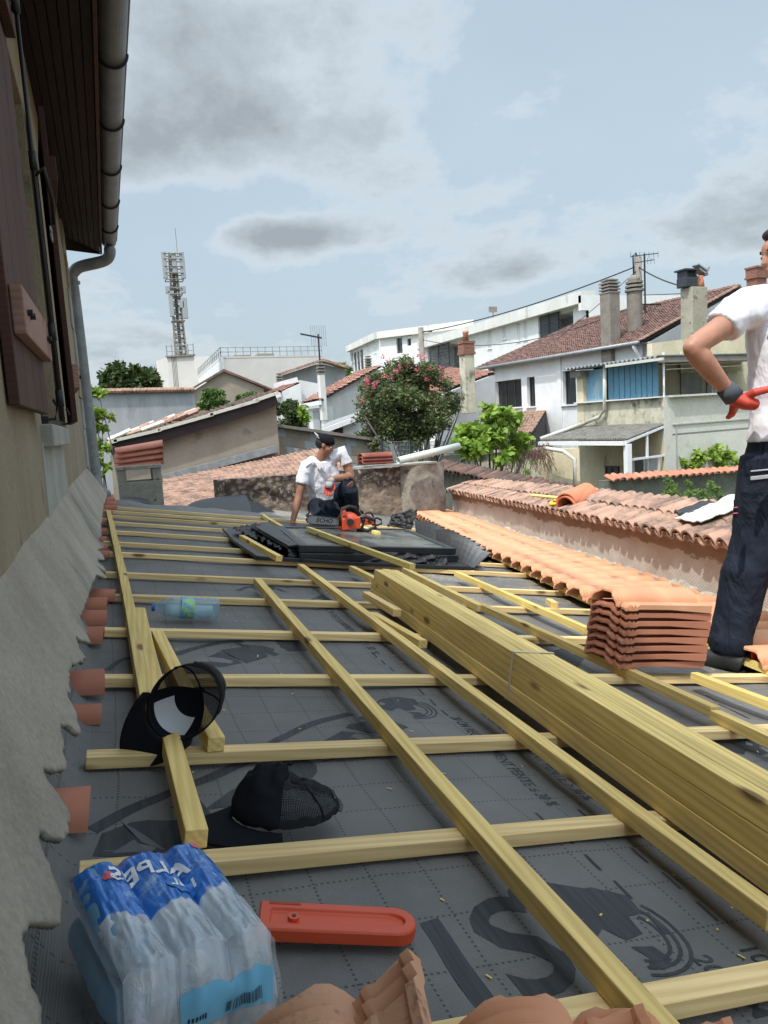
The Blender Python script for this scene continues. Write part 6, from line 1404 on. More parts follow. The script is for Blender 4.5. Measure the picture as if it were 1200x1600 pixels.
# ================================================================== roof window lying in its flashing tray
M['frameblk'] = plain('dark grey coated metal', (.035, .038, .042), .38, .4, var=.1, bump=.05)
M['rubber'] = plain('black crumpled rubber', (.015, .015, .017), .45, 0, var=.2, bump=.8, bs=25, bd=.03)
t = NT('dusty roof glass', .22, 0, .5); co = t.co(); dn_ = t.ramp(t.noise(co, 3, 6, .7), [(.35, 0.0), (.7, 1.0)]); t.col(t.mix(dn_, (.055, .065, .06), (.16, .165, .145))); t.rough(t.ramp(t.noise(co, 3, 6, .7), [(.35, .12), (.7, .5)])); M['skyglass'] = t.m
M['pleat'] = plain('grey pleated lead apron', (.065, .068, .072), .5, .4, var=.15)
SK = thing('roof_window', 'dark framed roof window lying loose in its black flashing tray on the battens', 'roof window', RP(560, 860, .03))
hz = .145; Q4 = [RP(*p, hz) for p in ((468, 852), (713, 857), (636, 826), (432, 822))]
n_ = NR; inn = [q.lerp(sum(Q4, Vector())/4, .10) for q in Q4]
m = MB(); m.prism([q-n_*.045 for q in inn], n_*.036); m.build('glass_pane', M['skyglass'], SK)
for k in range(4):
    a, b, c, d_ = Q4[k], Q4[(k+1) % 4], inn[(k+1) % 4], inn[k]
    m = MB(); m.prism([a, b, c, d_], -n_*.05); m.build('frame_bar', M['frameblk'], SK, bevel=.004)
cen = sum(Q4, Vector())/4
sk2 = [q.lerp(cen, .03)-n_*.052 for q in Q4]; m = MB(); m.prism(sk2, -n_*.07); m.build('frame_side', M['rubber'], SK)
# near side rail in two steps
a, b = Q4[0]-n_*.075, Q4[1]-n_*.075; m = MB(); m.bar(a+Vector((0, -.03, 0)), b+Vector((0, -.03, 0)), .03, .05, n_); m.build('side_rail', M['frameblk'], SK, bevel=.004)
tr = [RP(*p, .035) for p in ((348, 829), (368, 850), (402, 874), (560, 884), (735, 890), (768, 862), (690, 838), (560, 824), (420, 816))]
m = MB(); m.prism(tr, n_*.006); m.build('tray', M['frameblk'], SK)
for a, b in zip(tr[:5], tr[1:5]):
    m = MB(); m.bar(a+n_*.012, b+n_*.012, .012, .024, n_); m.build('tray_rim', M['frameblk'], SK, bevel=.003)
# sloping head flashing at the left, crumpled rubber along it
m = MB(); c0, c1, c2, c3 = RP(398, 822, .13), RP(440, 822, hz+.004), RP(470, 850, hz+.004), RP(452, 853, .12); m.prism([c0, c1, c2, c3], -n_*.012); m.build('head_flashing', M['pleat'], SK)
m = MB(); m.prism([RP(395, 824, .13), RP(450, 855, .12), RP(452, 862, .04), RP(385, 830, .04)], -n_*.01); m.build('head_upstand', M['frameblk'], SK)
rn = random.Random(3)
def crumple(u, v):
    a = RP(362, 832, .05).lerp(RP(438, 866, .05), u); b = RP(398, 826, .05).lerp(RP(455, 860, .05), u); p = a.lerp(b, v); return p+n_*(.03+.05*abs(noise.noise((u*9, v*4, 1)))+.03*noise.noise((u*25, v*11, 4)))
m = MB(); m.grid(crumple, 60, 18); m.build('rubber_skirt', M['rubber'], SK, smooth=True)
def crumple2(u, v):
    a = RP(450, 872, .04).lerp(RP(700, 884, .04), u); return a+n_*(.075*v+.0)+Vector((0, 1, 0))*(.04*v+.03*noise.noise((u*14, v*3, 1))+.012*noise.noise((u*50, v*9, 4)))
m = MB(); m.grid(crumple2, 120, 10); m.build('rubber_skirt', M['rubber'], SK, smooth=True)
def pleats(pa, pb, ta, tb, n, amp, lab='pleated_apron'):
    vs = []; 
    for j in range(5):
        for i in range(n*4+1):
            u = i/(n*4); f = j/4; base = pa.lerp(pb, u); top = ta.lerp(tb, u)+n_*(.03*math.sin(u*math.pi)); p = base.lerp(top, f)
            d_ = (pb-pa).normalized().cross(n_); p = p+d_*(amp*(.3+.7*f)*math.sin(i*math.pi/2)); vs.append(p)
    w = n*4+1; m = MB(); m.add(vs, [(j*w+i, j*w+i+1, (j+1)*w+i+1, (j+1)*w+i) for j in range(4) for i in range(w-1)]); o = m.build(lab, M['pleat'], SK, smooth=False); mod_solid(o, .003)
def fan(p0, p1, h0, h1, lx, n):
    n = n//2; h0 *= .8; h1 *= .9
    a, b = RP(*p0, .05), RP(*p1, .05); pleats(a, b, a+NR*h0+Vector((lx*.2, .06, 0)), b+NR*h1+Vector((lx, .02, 0)), n, .034)
fan((706, 868), (740, 888), .22, .10, .13, 15); fan((684, 852), (708, 869), .17, .17, .08, 11); fan((650, 834), (684, 852), .17, .15, .08, 12)
def blk(u, v): 
    a = RP(606, 822, .05).lerp(RP(643, 828, .05), u); return a+n_*(.24*v*(.55+.45*u)*(1+.2*noise.noise((u*5, v*3, 2))))+Vector((.05*v+.03*noise.noise((u*9, v*6, 2)), .03*noise.noise((u*8, v*8, 8)), 0))
m = MB(); m.grid(blk, 24, 16); o = m.build('folded_rubber', M['rubber'], SK, smooth=True); mod_solid(o, .008)
board((482, 823), (645, 881), hz+.0, 'pale pine batten lying across the roof window', mat='yellowwood')
board((378, 836), (437, 868), .11, 'short pine batten lying in the crumpled left end of the roof window tray')
board((560, 820), (592, 831), hz-.02, 'short sunlit pine batten right of the crouching man\'s foot', mat='yellowwood')
# ================================================================== chainsaws
M['orangeplastic'] = plain('orange red plastic', (.60, .075, .025), .4, var=.08, bump=.02)
M['blackplastic'] = plain('black plastic', (.02, .02, .022), .45, var=.1, bump=.05)
M['steel'] = plain('dull steel', (.36, .37, .37), .35, .8, var=.1)
def chainsaw(px0, py0, px1, py1, up, s, lab, text):
    a = RP(px0, py0, up); b = RP(px1, py1, up); e = (b-a).normalized(); y_ = NR.cross(e); root = thing('chainsaw', lab, 'chainsaw', mat=frame(a, e, y_, NR)); T = lambda x, y, z: a+e*x*s+y_*y*s+NR*z*s
    # local: bar points to -e ; body at +
    m = MB(); out = [T(-.02, -.02, .03), T(.30, -.02, .03), T(.30, -.02, .115), T(-.02, -.02, .115)]
    prof = [(.30, .035), (.30, .105), (-.0, .118), (-.03, .108), (-.05, .085), (-.055, .07), (-.05, .055), (-.03, .035), (.0, .027)]
    m = MB(); m.prism([T(x, -.003, z) for x, z in prof], y_*.006*s); m.build('guide_bar', M['steel'], root)
    m = MB(); n = len(prof); 
    for k in range(1, n-0):
        p, q = prof[k], prof[(k+1) % n]
        if k == n-1: q = prof[0]
        nn = max(1, int(math.hypot(q[0]-p[0], q[1]-p[1])/.022))
        for i in range(nn): 
            f = (i+.5)/nn; m.box(T(p[0]+(q[0]-p[0])*f, 0, p[1]+(q[1]-p[1])*f), (.016*s, .012*s, .014*s))
    m.build('chain', M['blackplastic'], root, kind='stuff')
    m = MB(); m.ell(T(.38, .0, .10), (.11*s, .10*s, .085*s)); m.box(T(.39, 0, .07), (.20*s, .17*s, .12*s)); o = m.build('engine_cover', M['orangeplastic'], root, smooth=True); remesh(o, .006*s, 3)
    m = MB(); m.tube([T(.38, -.095, .09), T(.38, -.115, .09)], .035*s, 14); m.build('starter_cap', M['blackplastic'], root, smooth=False)
    m = MB(); m.tube([T(.29, -.07, .04), T(.27, -.085, .14), T(.29, -.075, .22), T(.36, -.05, .245), T(.44, 0, .235), T(.50, .04, .17), T(.55, .03, .08), T(.53, 0, .02)], .016*s, 10); m.build('front_handle', M['blackplastic'], root, smooth=True)
    m = MB(); m.tube([T(.46, 0, .13), T(.56, 0, .15), T(.66, 0, .12), T(.68, 0, .05), T(.60, 0, .01), T(.48, 0, .01)], .020*s, 10); m.build('rear_handle', M['blackplastic'], root, smooth=True)
    m = MB(); m.prism([T(.26, -.08, .20), T(.26, .08, .20), T(.22, .07, .27), T(.22, -.07, .27)], e*.012*s); m.build('hand_guard', M['blackplastic'], root)
    m = MB(); m.tube([T(.31, -.06, .18), T(.31, -.12, .18)], .022*s, 12); m.build('fuel_cap', M['orangeplastic'], root)
    if text:
        c = bpy.data.curves.new('t', 'FONT'); c.body = text; c.size = .062*s; c.extrude = .0006; c.align_x = 'CENTER'; c.align_y = 'CENTER'; c.shear = .2; c.offset = .0012
        o = bpy.data.objects.new('t', c); COL.objects.link(o); me = bpy.data.meshes.new_from_object(o.evaluated_get(bpy.context.evaluated_depsgraph_get())); bpy.data.objects.remove(o); me.materials.clear(); me.materials.append(M['iron'])
        inst('lettering', me, frame(T(.13, -.0045, .072), e, NR, -y_), root)
    return root
chainsaw(486, 823, 560, 829, hz, .86, 'orange chainsaw with a long steel bar standing in front of the crouching man', 'ECHO')
chainsaw(545, 818, 600, 822, .10, .55, 'smaller red and black chainsaw behind the crouching man\'s foot', None)
# ================================================================== orange red chainsaw bar cover
a = RP(402, 1452, .0); b = RP(648, 1462, .0); e = (b-a).normalized(); yv = NR.cross(e); L = (b-a).length; wd = .034
CVR = thing('bar_cover', 'bright orange red plastic chainsaw bar cover lying on the felt', 'bar cover', mat=frame(a, e, yv, NR))
out = [(0, -wd*.95), (0, wd*1.15)]; 
for k in range(0, 13): t_ = math.pi/2-math.pi*k/12; out.append((L-wd*.95+wd*.95*math.cos(t_)*1.0, wd*(1.05 if t_ > 0 else .95)*math.sin(t_)*1.0))
def ring(pts, s, z, cx_): return [Vector((cx_+(x-cx_)*s[0], y*s[1], z)) for x, y in pts]
m = MB(); cxm = L*.5; R0 = ring(out, (1, 1), .002, cxm); R1 = ring(out, (1, 1), .020, cxm); R2 = ring(out, (.985, .93), .024, cxm); R3 = ring(out, (.86, .55), .024, cxm); R4 = ring(out, (.84, .48), .0185, cxm)
n = len(out); allv = R0+R1+R2+R3+R4; fs = [(i*n+k, i*n+(k+1) % n, (i+1)*n+(k+1) % n, (i+1)*n+k) for i in range(4) for k in range(n)]+[tuple(range(n))[::-1], tuple(range(4*n, 5*n))]
m.add(allv, fs); o = m.build('shell', M['orangeplastic'], CVR, local=True, bevel=.0015)
m = MB(); m.tube([Vector((L*.22, 0, .018)), Vector((L*.22, 0, .0245))], .009, 16); m.build('boss', M['orangeplastic'], CVR, local=True)
m = MB(); m.tube([Vector((L*.22, 0, .0245)), Vector((L*.22, 0, .0255))], .0035, 12); m.build('hole', M['blackplastic'], CVR, local=True)
m = MB(); m.box((L*.16, wd*.92, .0245), (.05, .006, .0006)); m.build('embossed_line', plain('dark orange', (.35, .05, .02)), CVR, local=True)
# ================================================================== bottles
def clearmat(name, col, alpha, rough=.06):
    t = NT(name, rough, 0, .6); t.col(col); t.b.inputs['Alpha'].default_value = alpha; return t.m
t = NT('blue tinted plastic', .06, 0, .8); t.col((.32, .56, .68)); lw = t.n.new('ShaderNodeLayerWeight'); lw.inputs[0].default_value = .45; t.l.new(t.ramp(lw.outputs['Facing'], [(0, .25), (.6, .5), (1, .95)]), t.b.inputs['Alpha']); M['bottle'] = t.m
t = NT('deep blue water bottle', .08, 0, .8); t.col((.20, .42, .60)); lw = t.n.new('ShaderNodeLayerWeight'); lw.inputs[0].default_value = .45; t.l.new(t.ramp(lw.outputs['Facing'], [(0, .55), (1, .95)]), t.b.inputs['Alpha']); M['bottleblue'] = t.m
M['capblue'] = plain('blue screw cap', (.03, .10, .38), .4, var=.05); M['capwhite'] = plain('white screw cap', (.7, .7, .68), .5, var=.05)
t = NT('bottle label', .4); co = t.co(); z_ = t.sep(co)[2]; t.col(t.mix(t.ramp(t.noise(t.co((1, 1, 1)), 26, 3), [(.45, 0.0), (.55, 1.0)]), (.10, .38, .62), (.35, .60, .25))); M['label'] = t.m
def bottle_prof(r, L): return [(r*.5, 0), (r*.92, .004), (r, .015), (r*.97, L*.12), (r, L*.16), (r*.94, L*.21), (r, L*.26), (r*.94, L*.31), (r, L*.36), (r, L*.58), (r*.93, L*.61), (r, L*.64), (r*.97, L*.70), (r*.8, L*.80), (r*.45, L*.90), (r*.33, L*.93), (r*.33, L*.965)]
def bottle(root, F, r, L, mat, cap, label=True):
    m = MB(); m.lathe(bottle_prof(r, L), F, 24); o = m.build('bottle' if root.name.startswith('water_pack') else 'body', M[mat], root, smooth=True)
    m = MB(); m.lathe([(r*.40, L*.955), (r*.40, L)], F, 16); m.build('cap', M[cap], o if root.name.startswith('water_pack') else root, smooth=False)
    if label: m = MB(); m.lathe([(r*1.008, L*.38), (r*1.008, L*.57)], F, 24, cap=False); m.build('label', M['label'], root, smooth=True)
a = RP(342, 951, .048+.0); b = RP(237, 948, .046); e = (b-a).normalized(); s_ = NR.cross(e); L = (b-a).length
WB = thing('water_bottle', 'half full blue plastic water bottle lying on the felt near the far left', 'bottle', mat=frame(a, s_, NR, e))
bottle(WB, frame(a, s_, e.cross(s_), e), .046, L, 'bottle', 'capblue')
m = MB(); m.tube([a+e*(L*k/10)-NR*.012 for k in range(1, 9)], [(.036, .026)]*8, 12); t = NT('water', .02, 0, .7); t.col((.55, .78, .86)); t.b.inputs['Alpha'].default_value = .45; M['water'] = t.m; m.build('water', M['water'], WB, smooth=True)
# shrink-wrapped pack
r = .0325; Lb = .225; ax_ = Vector((.27, -.96, 0)).normalized(); E_ = Vector((ax_.x, ax_.y, -TS*ax_.x)).normalized(); Wd = E_.cross(NR)*-1
if Wd.x < 0: Wd = -Wd
o0 = RW(-.128, 1.052, .008)+Wd*.0; WP = thing('water_pack', 'shrink wrapped six pack of blue water bottles lying on its side, bottom left', 'water pack', mat=frame(o0, Wd, E_, NR) if Wd.cross(E_).dot(NR) > 0 else frame(o0, E_, Wd, NR))
for j in range(2):
    for i in range(3):
        c = o0+Wd*(r*(1+2*i))+NR*(r*(1+1.95*j)); up_ = NR; F = frame(c, Wd, E_.cross(Wd), E_); bottle(WP, F, r*.985, Lb, 'bottleblue', 'capwhite', False)
def prof_pack(u):   # u 0..1 around the top from left side foot to right side foot
    H2 = 4*r*.97; W3 = 6*r
    if u < .2: f = u/.2; return Vector((-.004+.006*math.sin(f*math.pi*2)**2*0, .004+(H2-r)*f))
    if u > .8: f = (1-u)/.2; return Vector((W3+.004, .004+(H2-r)*f))
    f = (u-.2)/.6; x = W3*f; k = (x/(2*r)) % 1; return Vector((x, H2-r+r*1.05*math.sqrt(max(0, 1-(2*k-1)**2))*.62+r*.42*(1-(abs(2*f-1))**6)))
def filmf(u, v):
    p = prof_pack(u); back = max(0, (.06-v)/.06)
    if v > .72:
        f = (v-.72)/.28; k = (p.x/(2*r)) % 1; bmp = math.sqrt(max(0, 1-(2*k-1)**2)); z = p.y*(1-.94*f**1.15)
        return o0+Wd*(3*r+(p.x-3*r)*(1+.02*f)+.003*noise.noise((u*20, v*8, 5)))+E_*(Lb+.004+.034*math.sin(min(1, f*1.6)*math.pi*.5)*(.55+.45*bmp)+.008*noise.noise((u*22, v*9, 3)))+NR*(max(.004, z)+.005*noise.noise((u*18, v*12, 2)))
    tip = 0; l = -.012+(Lb+.016)*v/.72
    x = 3*r+(p.x-3*r)*(1-.12*tip*tip+.06*tip); z = 2*r+(p.y-2*r)*(1-.38*tip**1.5-.25*back)
    w = .0035*noise.noise((u*26, v*6, 2))+.0025*noise.noise((u*60, v*14, 7))
    return o0+Wd*(x+.004*tip*noise.noise((u*20, v*8, 5)))+E_*(l+.010*tip*noise.noise((u*18, 3, 3)))+NR*(z+.003+w)
t = NT('printed shrink film', .10, 0, 1.0); co = t.co()
# local frame of the pack object: x across, y along
at_ = t.n.new('ShaderNodeAttribute'); at_.attribute_name = 'uvw'; sp2 = t.sep(at_.outputs['Vector'])
vv = t.math('ADD', sp2[1], t.math('MULTIPLY', t.math('SUBTRACT', t.noise(at_.outputs['Vector'], 7, 2), .5), .16))
vv = t.math('ADD', vv, t.math('MULTIPLY', t.math('ABSOLUTE', t.math('SUBTRACT', sp2[0], .5)), .25))
cc = t.mix(t.ramp(vv, [(.47, 0.0), (.482, 1.0)]), (.03, .19, .62), (.62, .66, .70)); cc = t.mix(t.ramp(t.noise(at_.outputs['Vector'], 5, 4, .7), [(.55, 0.0), (.68, .6)]), cc, (.50, .66, .82))
side = t.math('GREATER_THAN', t.math('ABSOLUTE', t.math('SUBTRACT', sp2[0], .5)), .29)
al = t.mix(side, t.ramp(vv, [(.47, .88), (.6, .62)]), (.17, .17, .17)); t.col(t.mix(side, cc, (.8, .85, .9))); t.l.new(al, t.b.inputs['Alpha']); t.bump(t.noise(at_.outputs['Vector'], 30, 3, .6, 1.5), .5, .004); M['film'] = t.m
nu_, nv_ = 264, 130; m = MB(); m.grid(filmf, nu_, nv_); fo = m.build('shrink_film', M['film'], WP, smooth=True, fix=False)
att = fo.data.attributes.new('uvw', 'FLOAT_VECTOR', 'POINT'); att.data.foreach_set('vector', [c for j in range(nv_+1) for i in range(nu_+1) for c in (i/nu_, j/nv_, 0)])
def film_text(s, size, u0, v0, mat, rot, name='film_text'):
    c = bpy.data.curves.new('t', 'FONT'); c.body = s; c.size = size; c.align_x = 'CENTER'; c.align_y = 'CENTER'; c.offset = size*.02
    o = bpy.data.objects.new('t', c); COL.objects.link(o); me = bpy.data.meshes.new_from_object(o.evaluated_get(bpy.context.evaluated_depsgraph_get())); bpy.data.objects.remove(o)
    bm = bmesh.new(); bm.from_mesh(me); bmesh.ops.triangulate(bm, faces=bm.faces)
    for _ in range(2): bmesh.ops.subdivide_edges(bm, edges=[e for e in bm.edges if e.calc_length() > .006], cuts=1); bmesh.ops.triangulate(bm, faces=bm.faces)
    a = rad(rot); Wi = Wm(WP).inverted()
    for v in bm.verts:
        x = v.co.x*math.cos(a)-v.co.y*math.sin(a); y = v.co.x*math.sin(a)+v.co.y*math.cos(a)
        v.co = Wi @ (filmf(min(.99, max(.01, u0+x/(6*r)*.6)), v0+y/(Lb+.045))+NR*.0022)
    bm.to_mesh(me); bm.free(); me.materials.clear(); me.materials.append(M[mat]); o = bpy.data.objects.new(name, me); COL.objects.link(o); o.parent = WP; return o
M['printwhite'] = plain('white print', (.75, .78, .8), .4, var=.03, bump=0); M['printred'] = plain('red print', (.62, .12, .15), .4, var=.03, bump=0); M['printblue'] = plain('blue print', (.03, .18, .55), .4, var=.03, bump=0); M['printsky'] = plain('pale blue print', (.16, .45, .66), .4, var=.05, bump=0)
film_text('ALPES', .040, .48, .20, 'printwhite', 188)
def film_disc(u0, v0, ru, rv, mat, name, off=.0016):
    m = MB(); vs = [filmf(u0, v0)+NR*off]; n = 28
    for rr in (.5, 1):
        for k in range(n): vs.append(filmf(u0+ru*rr*math.cos(2*math.pi*k/n), v0+rv*rr*math.sin(2*math.pi*k/n))+NR*off)
    fs = [(0, 1+k, 1+(k+1) % n) for k in range(n)]+[(1+k, 1+n+k, 1+n+(k+1) % n, 1+(k+1) % n) for k in range(n)]; m.add(vs, fs); m.build(name, M[mat], WP, fix=False)
film_disc(.58, .34, .075, .065, 'printblue', 'print_disc'); film_text('1,5L', .022, .58, .34, 'printwhite', 188); film_disc(.32, .18, .03, .03, 'printred', 'print_dot'); film_disc(.74, .08, .025, .022, 'printred', 'print_dot')
# end label with bars over the front rounds
fc = o0+E_*(Lb+.028); m = MB()
def endf(u, v): return filmf(.2+.6*u, .98-.22*v)
m = MB(); m.grid(lambda u, v: endf(.34+.60*u, .30+.45*v)+E_*.0016, 30, 6); m.build('end_label', M['printsky'], WP, smooth=True, fix=False)
rn = random.Random(12); m = MB()
for k in range(26):
    u = .62+k*.009; w_ = rn.choice((.002, .004, .005)); m.grid(lambda a_, b_, u=u, w_=w_: endf(u+w_*a_, .36+.14*b_)+E_*.0030, 1, 1)
m.build('bar_code', M['iron'], WP, kind='stuff', fix=False)
m = MB()
for k in range(6): m.grid(lambda a_, b_, k=k: endf(.38+.018*k+.010*a_, .38+.06*b_)+E_*.0030, 1, 1)
m.build('batch_print', M['iron'], WP, kind='stuff', fix=False)
# ================================================================== caps
t = NT('black cotton', .9, 0, .1); t.col((.010, .011, .014)); t.bump(t.noise(t.co(), 400, 2), .3, .001); M['cotton'] = t.m
t = NT('black cap mesh', .7, 0, .2); t.col((.012, .013, .016)); s3 = t.sep(t.co(kind='UV'))
g1_ = t.math('GREATER_THAN', t.math('FRACT', t.math('MULTIPLY', s3[0], 110)), .60); g2_ = t.math('GREATER_THAN', t.math('FRACT', t.math('MULTIPLY', s3[1], 46)), .60)
t.l.new(t.math('SUBTRACT', 1.0, t.math('MULTIPLY', t.math('MULTIPLY', g1_, g2_), .9)), t.b.inputs['Alpha']); M['capmesh'] = t.m
M['foam'] = plain('white foam lining', (.62, .62, .64), .9, var=.04)
def cap(loc, X_, Z_, lab, slump=0.0, a=.098, b_=.078, h=.105):
    Z_ = Z_.normalized(); X_ = (X_-Z_*X_.dot(Z_)).normalized(); Y_ = Z_.cross(X_); F = frame(loc, X_, Y_, Z_); root = thing('cap', lab, 'cap', mat=F)
    def P(u, v, off=0):   # u azimuth rad (0 front), v 0..pi/2
        cu, su = math.cos(u), math.sin(u); hh = h*(1-slump*.62*(.5-.5*cu)**.8)*(1+.12*slump*math.cos(u))
        e = .72; cv = math.cos(v)**e; z = hh*math.sin(v)
        q = Vector(((a+off)*cv*cu, (b_+off)*cv*su, z+off))
        q += Vector((.3, .2, 1))*(slump*.022*noise.noise((u*2.2+3, v*3, 2))*math.sin(v)+slump*.008*noise.noise((u*6, v*7, 5)))
        return q
    fa_ = rad(62)
    def sheet(nm, u0, u1, mat, off=0, n1=24, n2=14, v0=0, v1=math.pi/2*.99, uv=False):
        m = MB(); m.grid(lambda i, j: P(u0+(u1-u0)*i, v0+(v1-v0)*j, off), n1, n2); o = m.build(nm, M[mat], root, local=True, smooth=True, fix=False)
        if uv:
            l = o.data.uv_layers.new(name='UV'); 
            for lp in o.data.loops: vi = lp.vertex_index; l.data[lp.index].uv = ((vi % (n1+1))/n1, (vi//(n1+1))/n2)
        return o
    o = sheet('front_panel', -fa_, fa_, 'cotton', .001); mod_solid(o, .0015, 1)
    sheet('front_lining', -fa_*.7, fa_*.7, 'foam', -.001, v0=.2, v1=.95)
    sheet('back_mesh', fa_, 2*math.pi-fa_, 'capmesh', 0, 60, 20, uv=True)
    o = sheet('sweatband', -math.pi*.80, math.pi*.80, 'cotton', -.001, 60, 3, 0, .26); mod_solid(o, .002, -1)
    m = MB()
    for u in (fa_, -fa_, math.pi*.62, -math.pi*.62): m.tube([P(u, .1+1.45*k/12) for k in range(13)], .0022, 6)
    m.build('seam_tape', M['cotton'], root, local=True)
    m = MB(); m.tube([P(math.pi*.80+math.pi*.4*k/16, .02) for k in range(17)], [(.007, .0015)]*17, 6, ref=(0, 0, 1)); m.tube([P(math.pi*.80+math.pi*.4*k/16, .45+.25*math.sin(math.pi*k/16)) for k in range(17)], .003, 6); m.build('snap_strap', M['blackplastic'], root, local=True)
    m = MB(); m.ell(P(0, math.pi/2)+Vector((0, 0, .002)), (.006, .006, .004)); m.build('top_button', M['cotton'], root, local=True, smooth=True)
    ba = rad(66)
    def brim(i, j):
        u = -ba+2*ba*i; p0 = P(u, 0); wv = .095*math.cos(u/ba*math.pi/2)**.55; q = Vector((p0.x+wv*j*(.75+.25*math.cos(u)), p0.y*(1+.10*j), -.006-.020*(p0.y/b_)**2*j-.006*j)); return q
    m = MB(); m.grid(brim, 30, 10); o = m.build('brim', M['cotton'], root, local=True, smooth=True, fix=False); mod_solid(o, .004, 0)
    return root
cap(RP(287, 1098, .15), Vector((-.80, -.30, -.45)), Vector((.45, .84, -.10)), 'black mesh-backed cap standing on its brim on the battens, open side to the camera', .0)
cap(RP(448, 1262, .040), Vector((-.97, -.16, .05)), Vector((.14, .05, 1)), 'black mesh-backed cap lying flat and slumped on the felt between two strips', .8, .108, .092, .085)
# ================================================================== people
def skin(name, c):
    t = NT(name, .5, 0, .35); co = t.co(); t.col(t.mix(t.ramp(t.noise(co, 9, 4), [(.35, 0.0), (.7, 1.0)]), tuple(x*.88 for x in c), (min(1, c[0]*1.25), c[1]*1.18, c[2]*1.15))); t.bump(t.noise(co, 220, 4), .25, .0015); t.b.inputs['Subsurface Weight'].default_value = .08; t.b.inputs['Subsurface Radius'].default_value = (.02, .008, .004); return t.m
M['skin'] = skin('tanned skin', (.40, .205, .135)); M['skin2'] = skin('dark tanned skin', (.28, .14, .09)); M['hair'] = plain('black hair', (.012, .010, .009), .6, bump=.8, bs=220, bd=.004)
def cloth(name, c, fold=.5, rough=.85, ws=7):
    t = NT(name, rough, 0, .2); co = t.co(); t.col(t.mix(t.ramp(t.noise(co, 5, 4), [(.3, 0.0), (.7, 1.0)]), c, tuple(x*.86 for x in c)))
    t.bump(t.math('ADD', t.noise(t.co((1, 1, .45)), ws, 3, .5, 1.2), t.math('MULTIPLY', t.noise(co, 60, 3), .05)), fold, .05); return t.m
M['shirt'] = cloth('white cotton shirt', (.74, .74, .78), .55); M['navy'] = cloth('navy work cloth', (.011, .016, .028), .8, .8, 10); M['shoe'] = plain('black shoe leather', (.02, .02, .022), .55)
M['redglove'] = plain('red coated glove', (.46, .045, .025), .6, var=.15); M['greyglove'] = plain('grey knit cuff', (.07, .08, .10), .9, bump=.6, bs=300); M['paleglove'] = plain('grey knitted glove', (.30, .32, .33), .9)
M['eyew'] = plain('eye white', (.7, .68, .65), .3, var=.02, bump=0); M['reflect'] = plain('silver reflective tape', (.45, .46, .47), .35)
def head(m, c, f, up=Vector((0, 0, 1)), s=1.0):
    """adds a face-bearing head to builder m; f = facing direction"""
    f = f.normalized(); up = (up-f*up.dot(f)).normalized(); l = up.cross(f); R = Matrix((f, l, up)).transposed()
    T = lambda x, y, z: c+(f*x+l*y+up*z)*s; E = lambda x, y, z, r: m.ell(T(x, y, z), tuple(q*s for q in r), R, 16, 12)
    E(-.012, 0, .028, (.094, .075, .088)); E(.018, 0, -.030, (.070, .060, .078)); E(.050, 0, -.078, (.030, .034, .026)); E(.030, 0, .03, (.062, .062, .05))
    E(.088, 0, -.012, (.016, .010, .022)); E(.096, 0, -.026, (.013, .012, .009)); E(.078, .0, .018, (.014, .040, .009))
    E(.078, 0, -.052, (.012, .023, .006)); E(.076, 0, -.063, (.012, .020, .006))
    for k in (-1, 1): E(-.005, .076*k, -.012, (.017, .007, .030)); E(.060, .036*k, -.028, (.020, .020, .018))
    return T, E, R
def eyes(T, R, s, parent):
    for k in (-1, 1):
        m = MB(); m.ell(T(.074, .030*k, .001), (.011*s, .013*s, .010*s), R); m.build('eye', M['eyew'], parent, smooth=True)
        m = MB(); m.ell(T(.084, .030*k, .001), (.003*s, .006*s, .006*s), R); m.build('iris', M['iron'], parent, smooth=True)
        m = MB(); m.tube([T(.084, .014*k, .022), T(.086, .03*k, .027), T(.076, .048*k, .021)], .0038*s, 6); m.build('eyebrow', M['hair'], parent, smooth=True)
def hand(m, w, d, nrm, s=1.0, curl=.4, side=1):
    """palm at wrist w heading d, palm normal nrm; five separate bent fingers"""
    d = d.normalized(); nrm = (nrm-d*nrm.dot(d)).normalized(); a = d.cross(nrm)*side
    m.tube([w-d*.015*s, w+d*.02*s, w+d*.055*s, w+d*.09*s], [(.024*s, .018*s), (.032*s, .019*s), (.040*s, .018*s), (.036*s, .014*s)], 14, ref=nrm)
    for k, (off, ln) in enumerate(((-.030, .062), (-.010, .076), (.011, .080), (.031, .070))):
        p = w+d*.085*s+a*off*s; pts = [p-d*.02*s, p]; ang = curl*.35; q = p
        for j, f in enumerate((.45, .32, .23)):
            ang += curl*(.5 if j else .2); q = q+(d*math.cos(ang)-nrm*-1*math.sin(ang)*1.0)*ln*f*s; pts.append(q)
        m.tube(pts, [.010*s, .0095*s, .009*s, .0085*s, .0065*s], 10)
    p = w+d*.02*s+a*.030*s; m.tube([p-a*.01*s, p+d*.025*s+a*.018*s, p+d*.055*s+a*.026*s+nrm*.012*s, p+d*.078*s+a*.022*s+nrm*.022*s], [.013*s, .0125*s, .011*s, .008*s], 10)
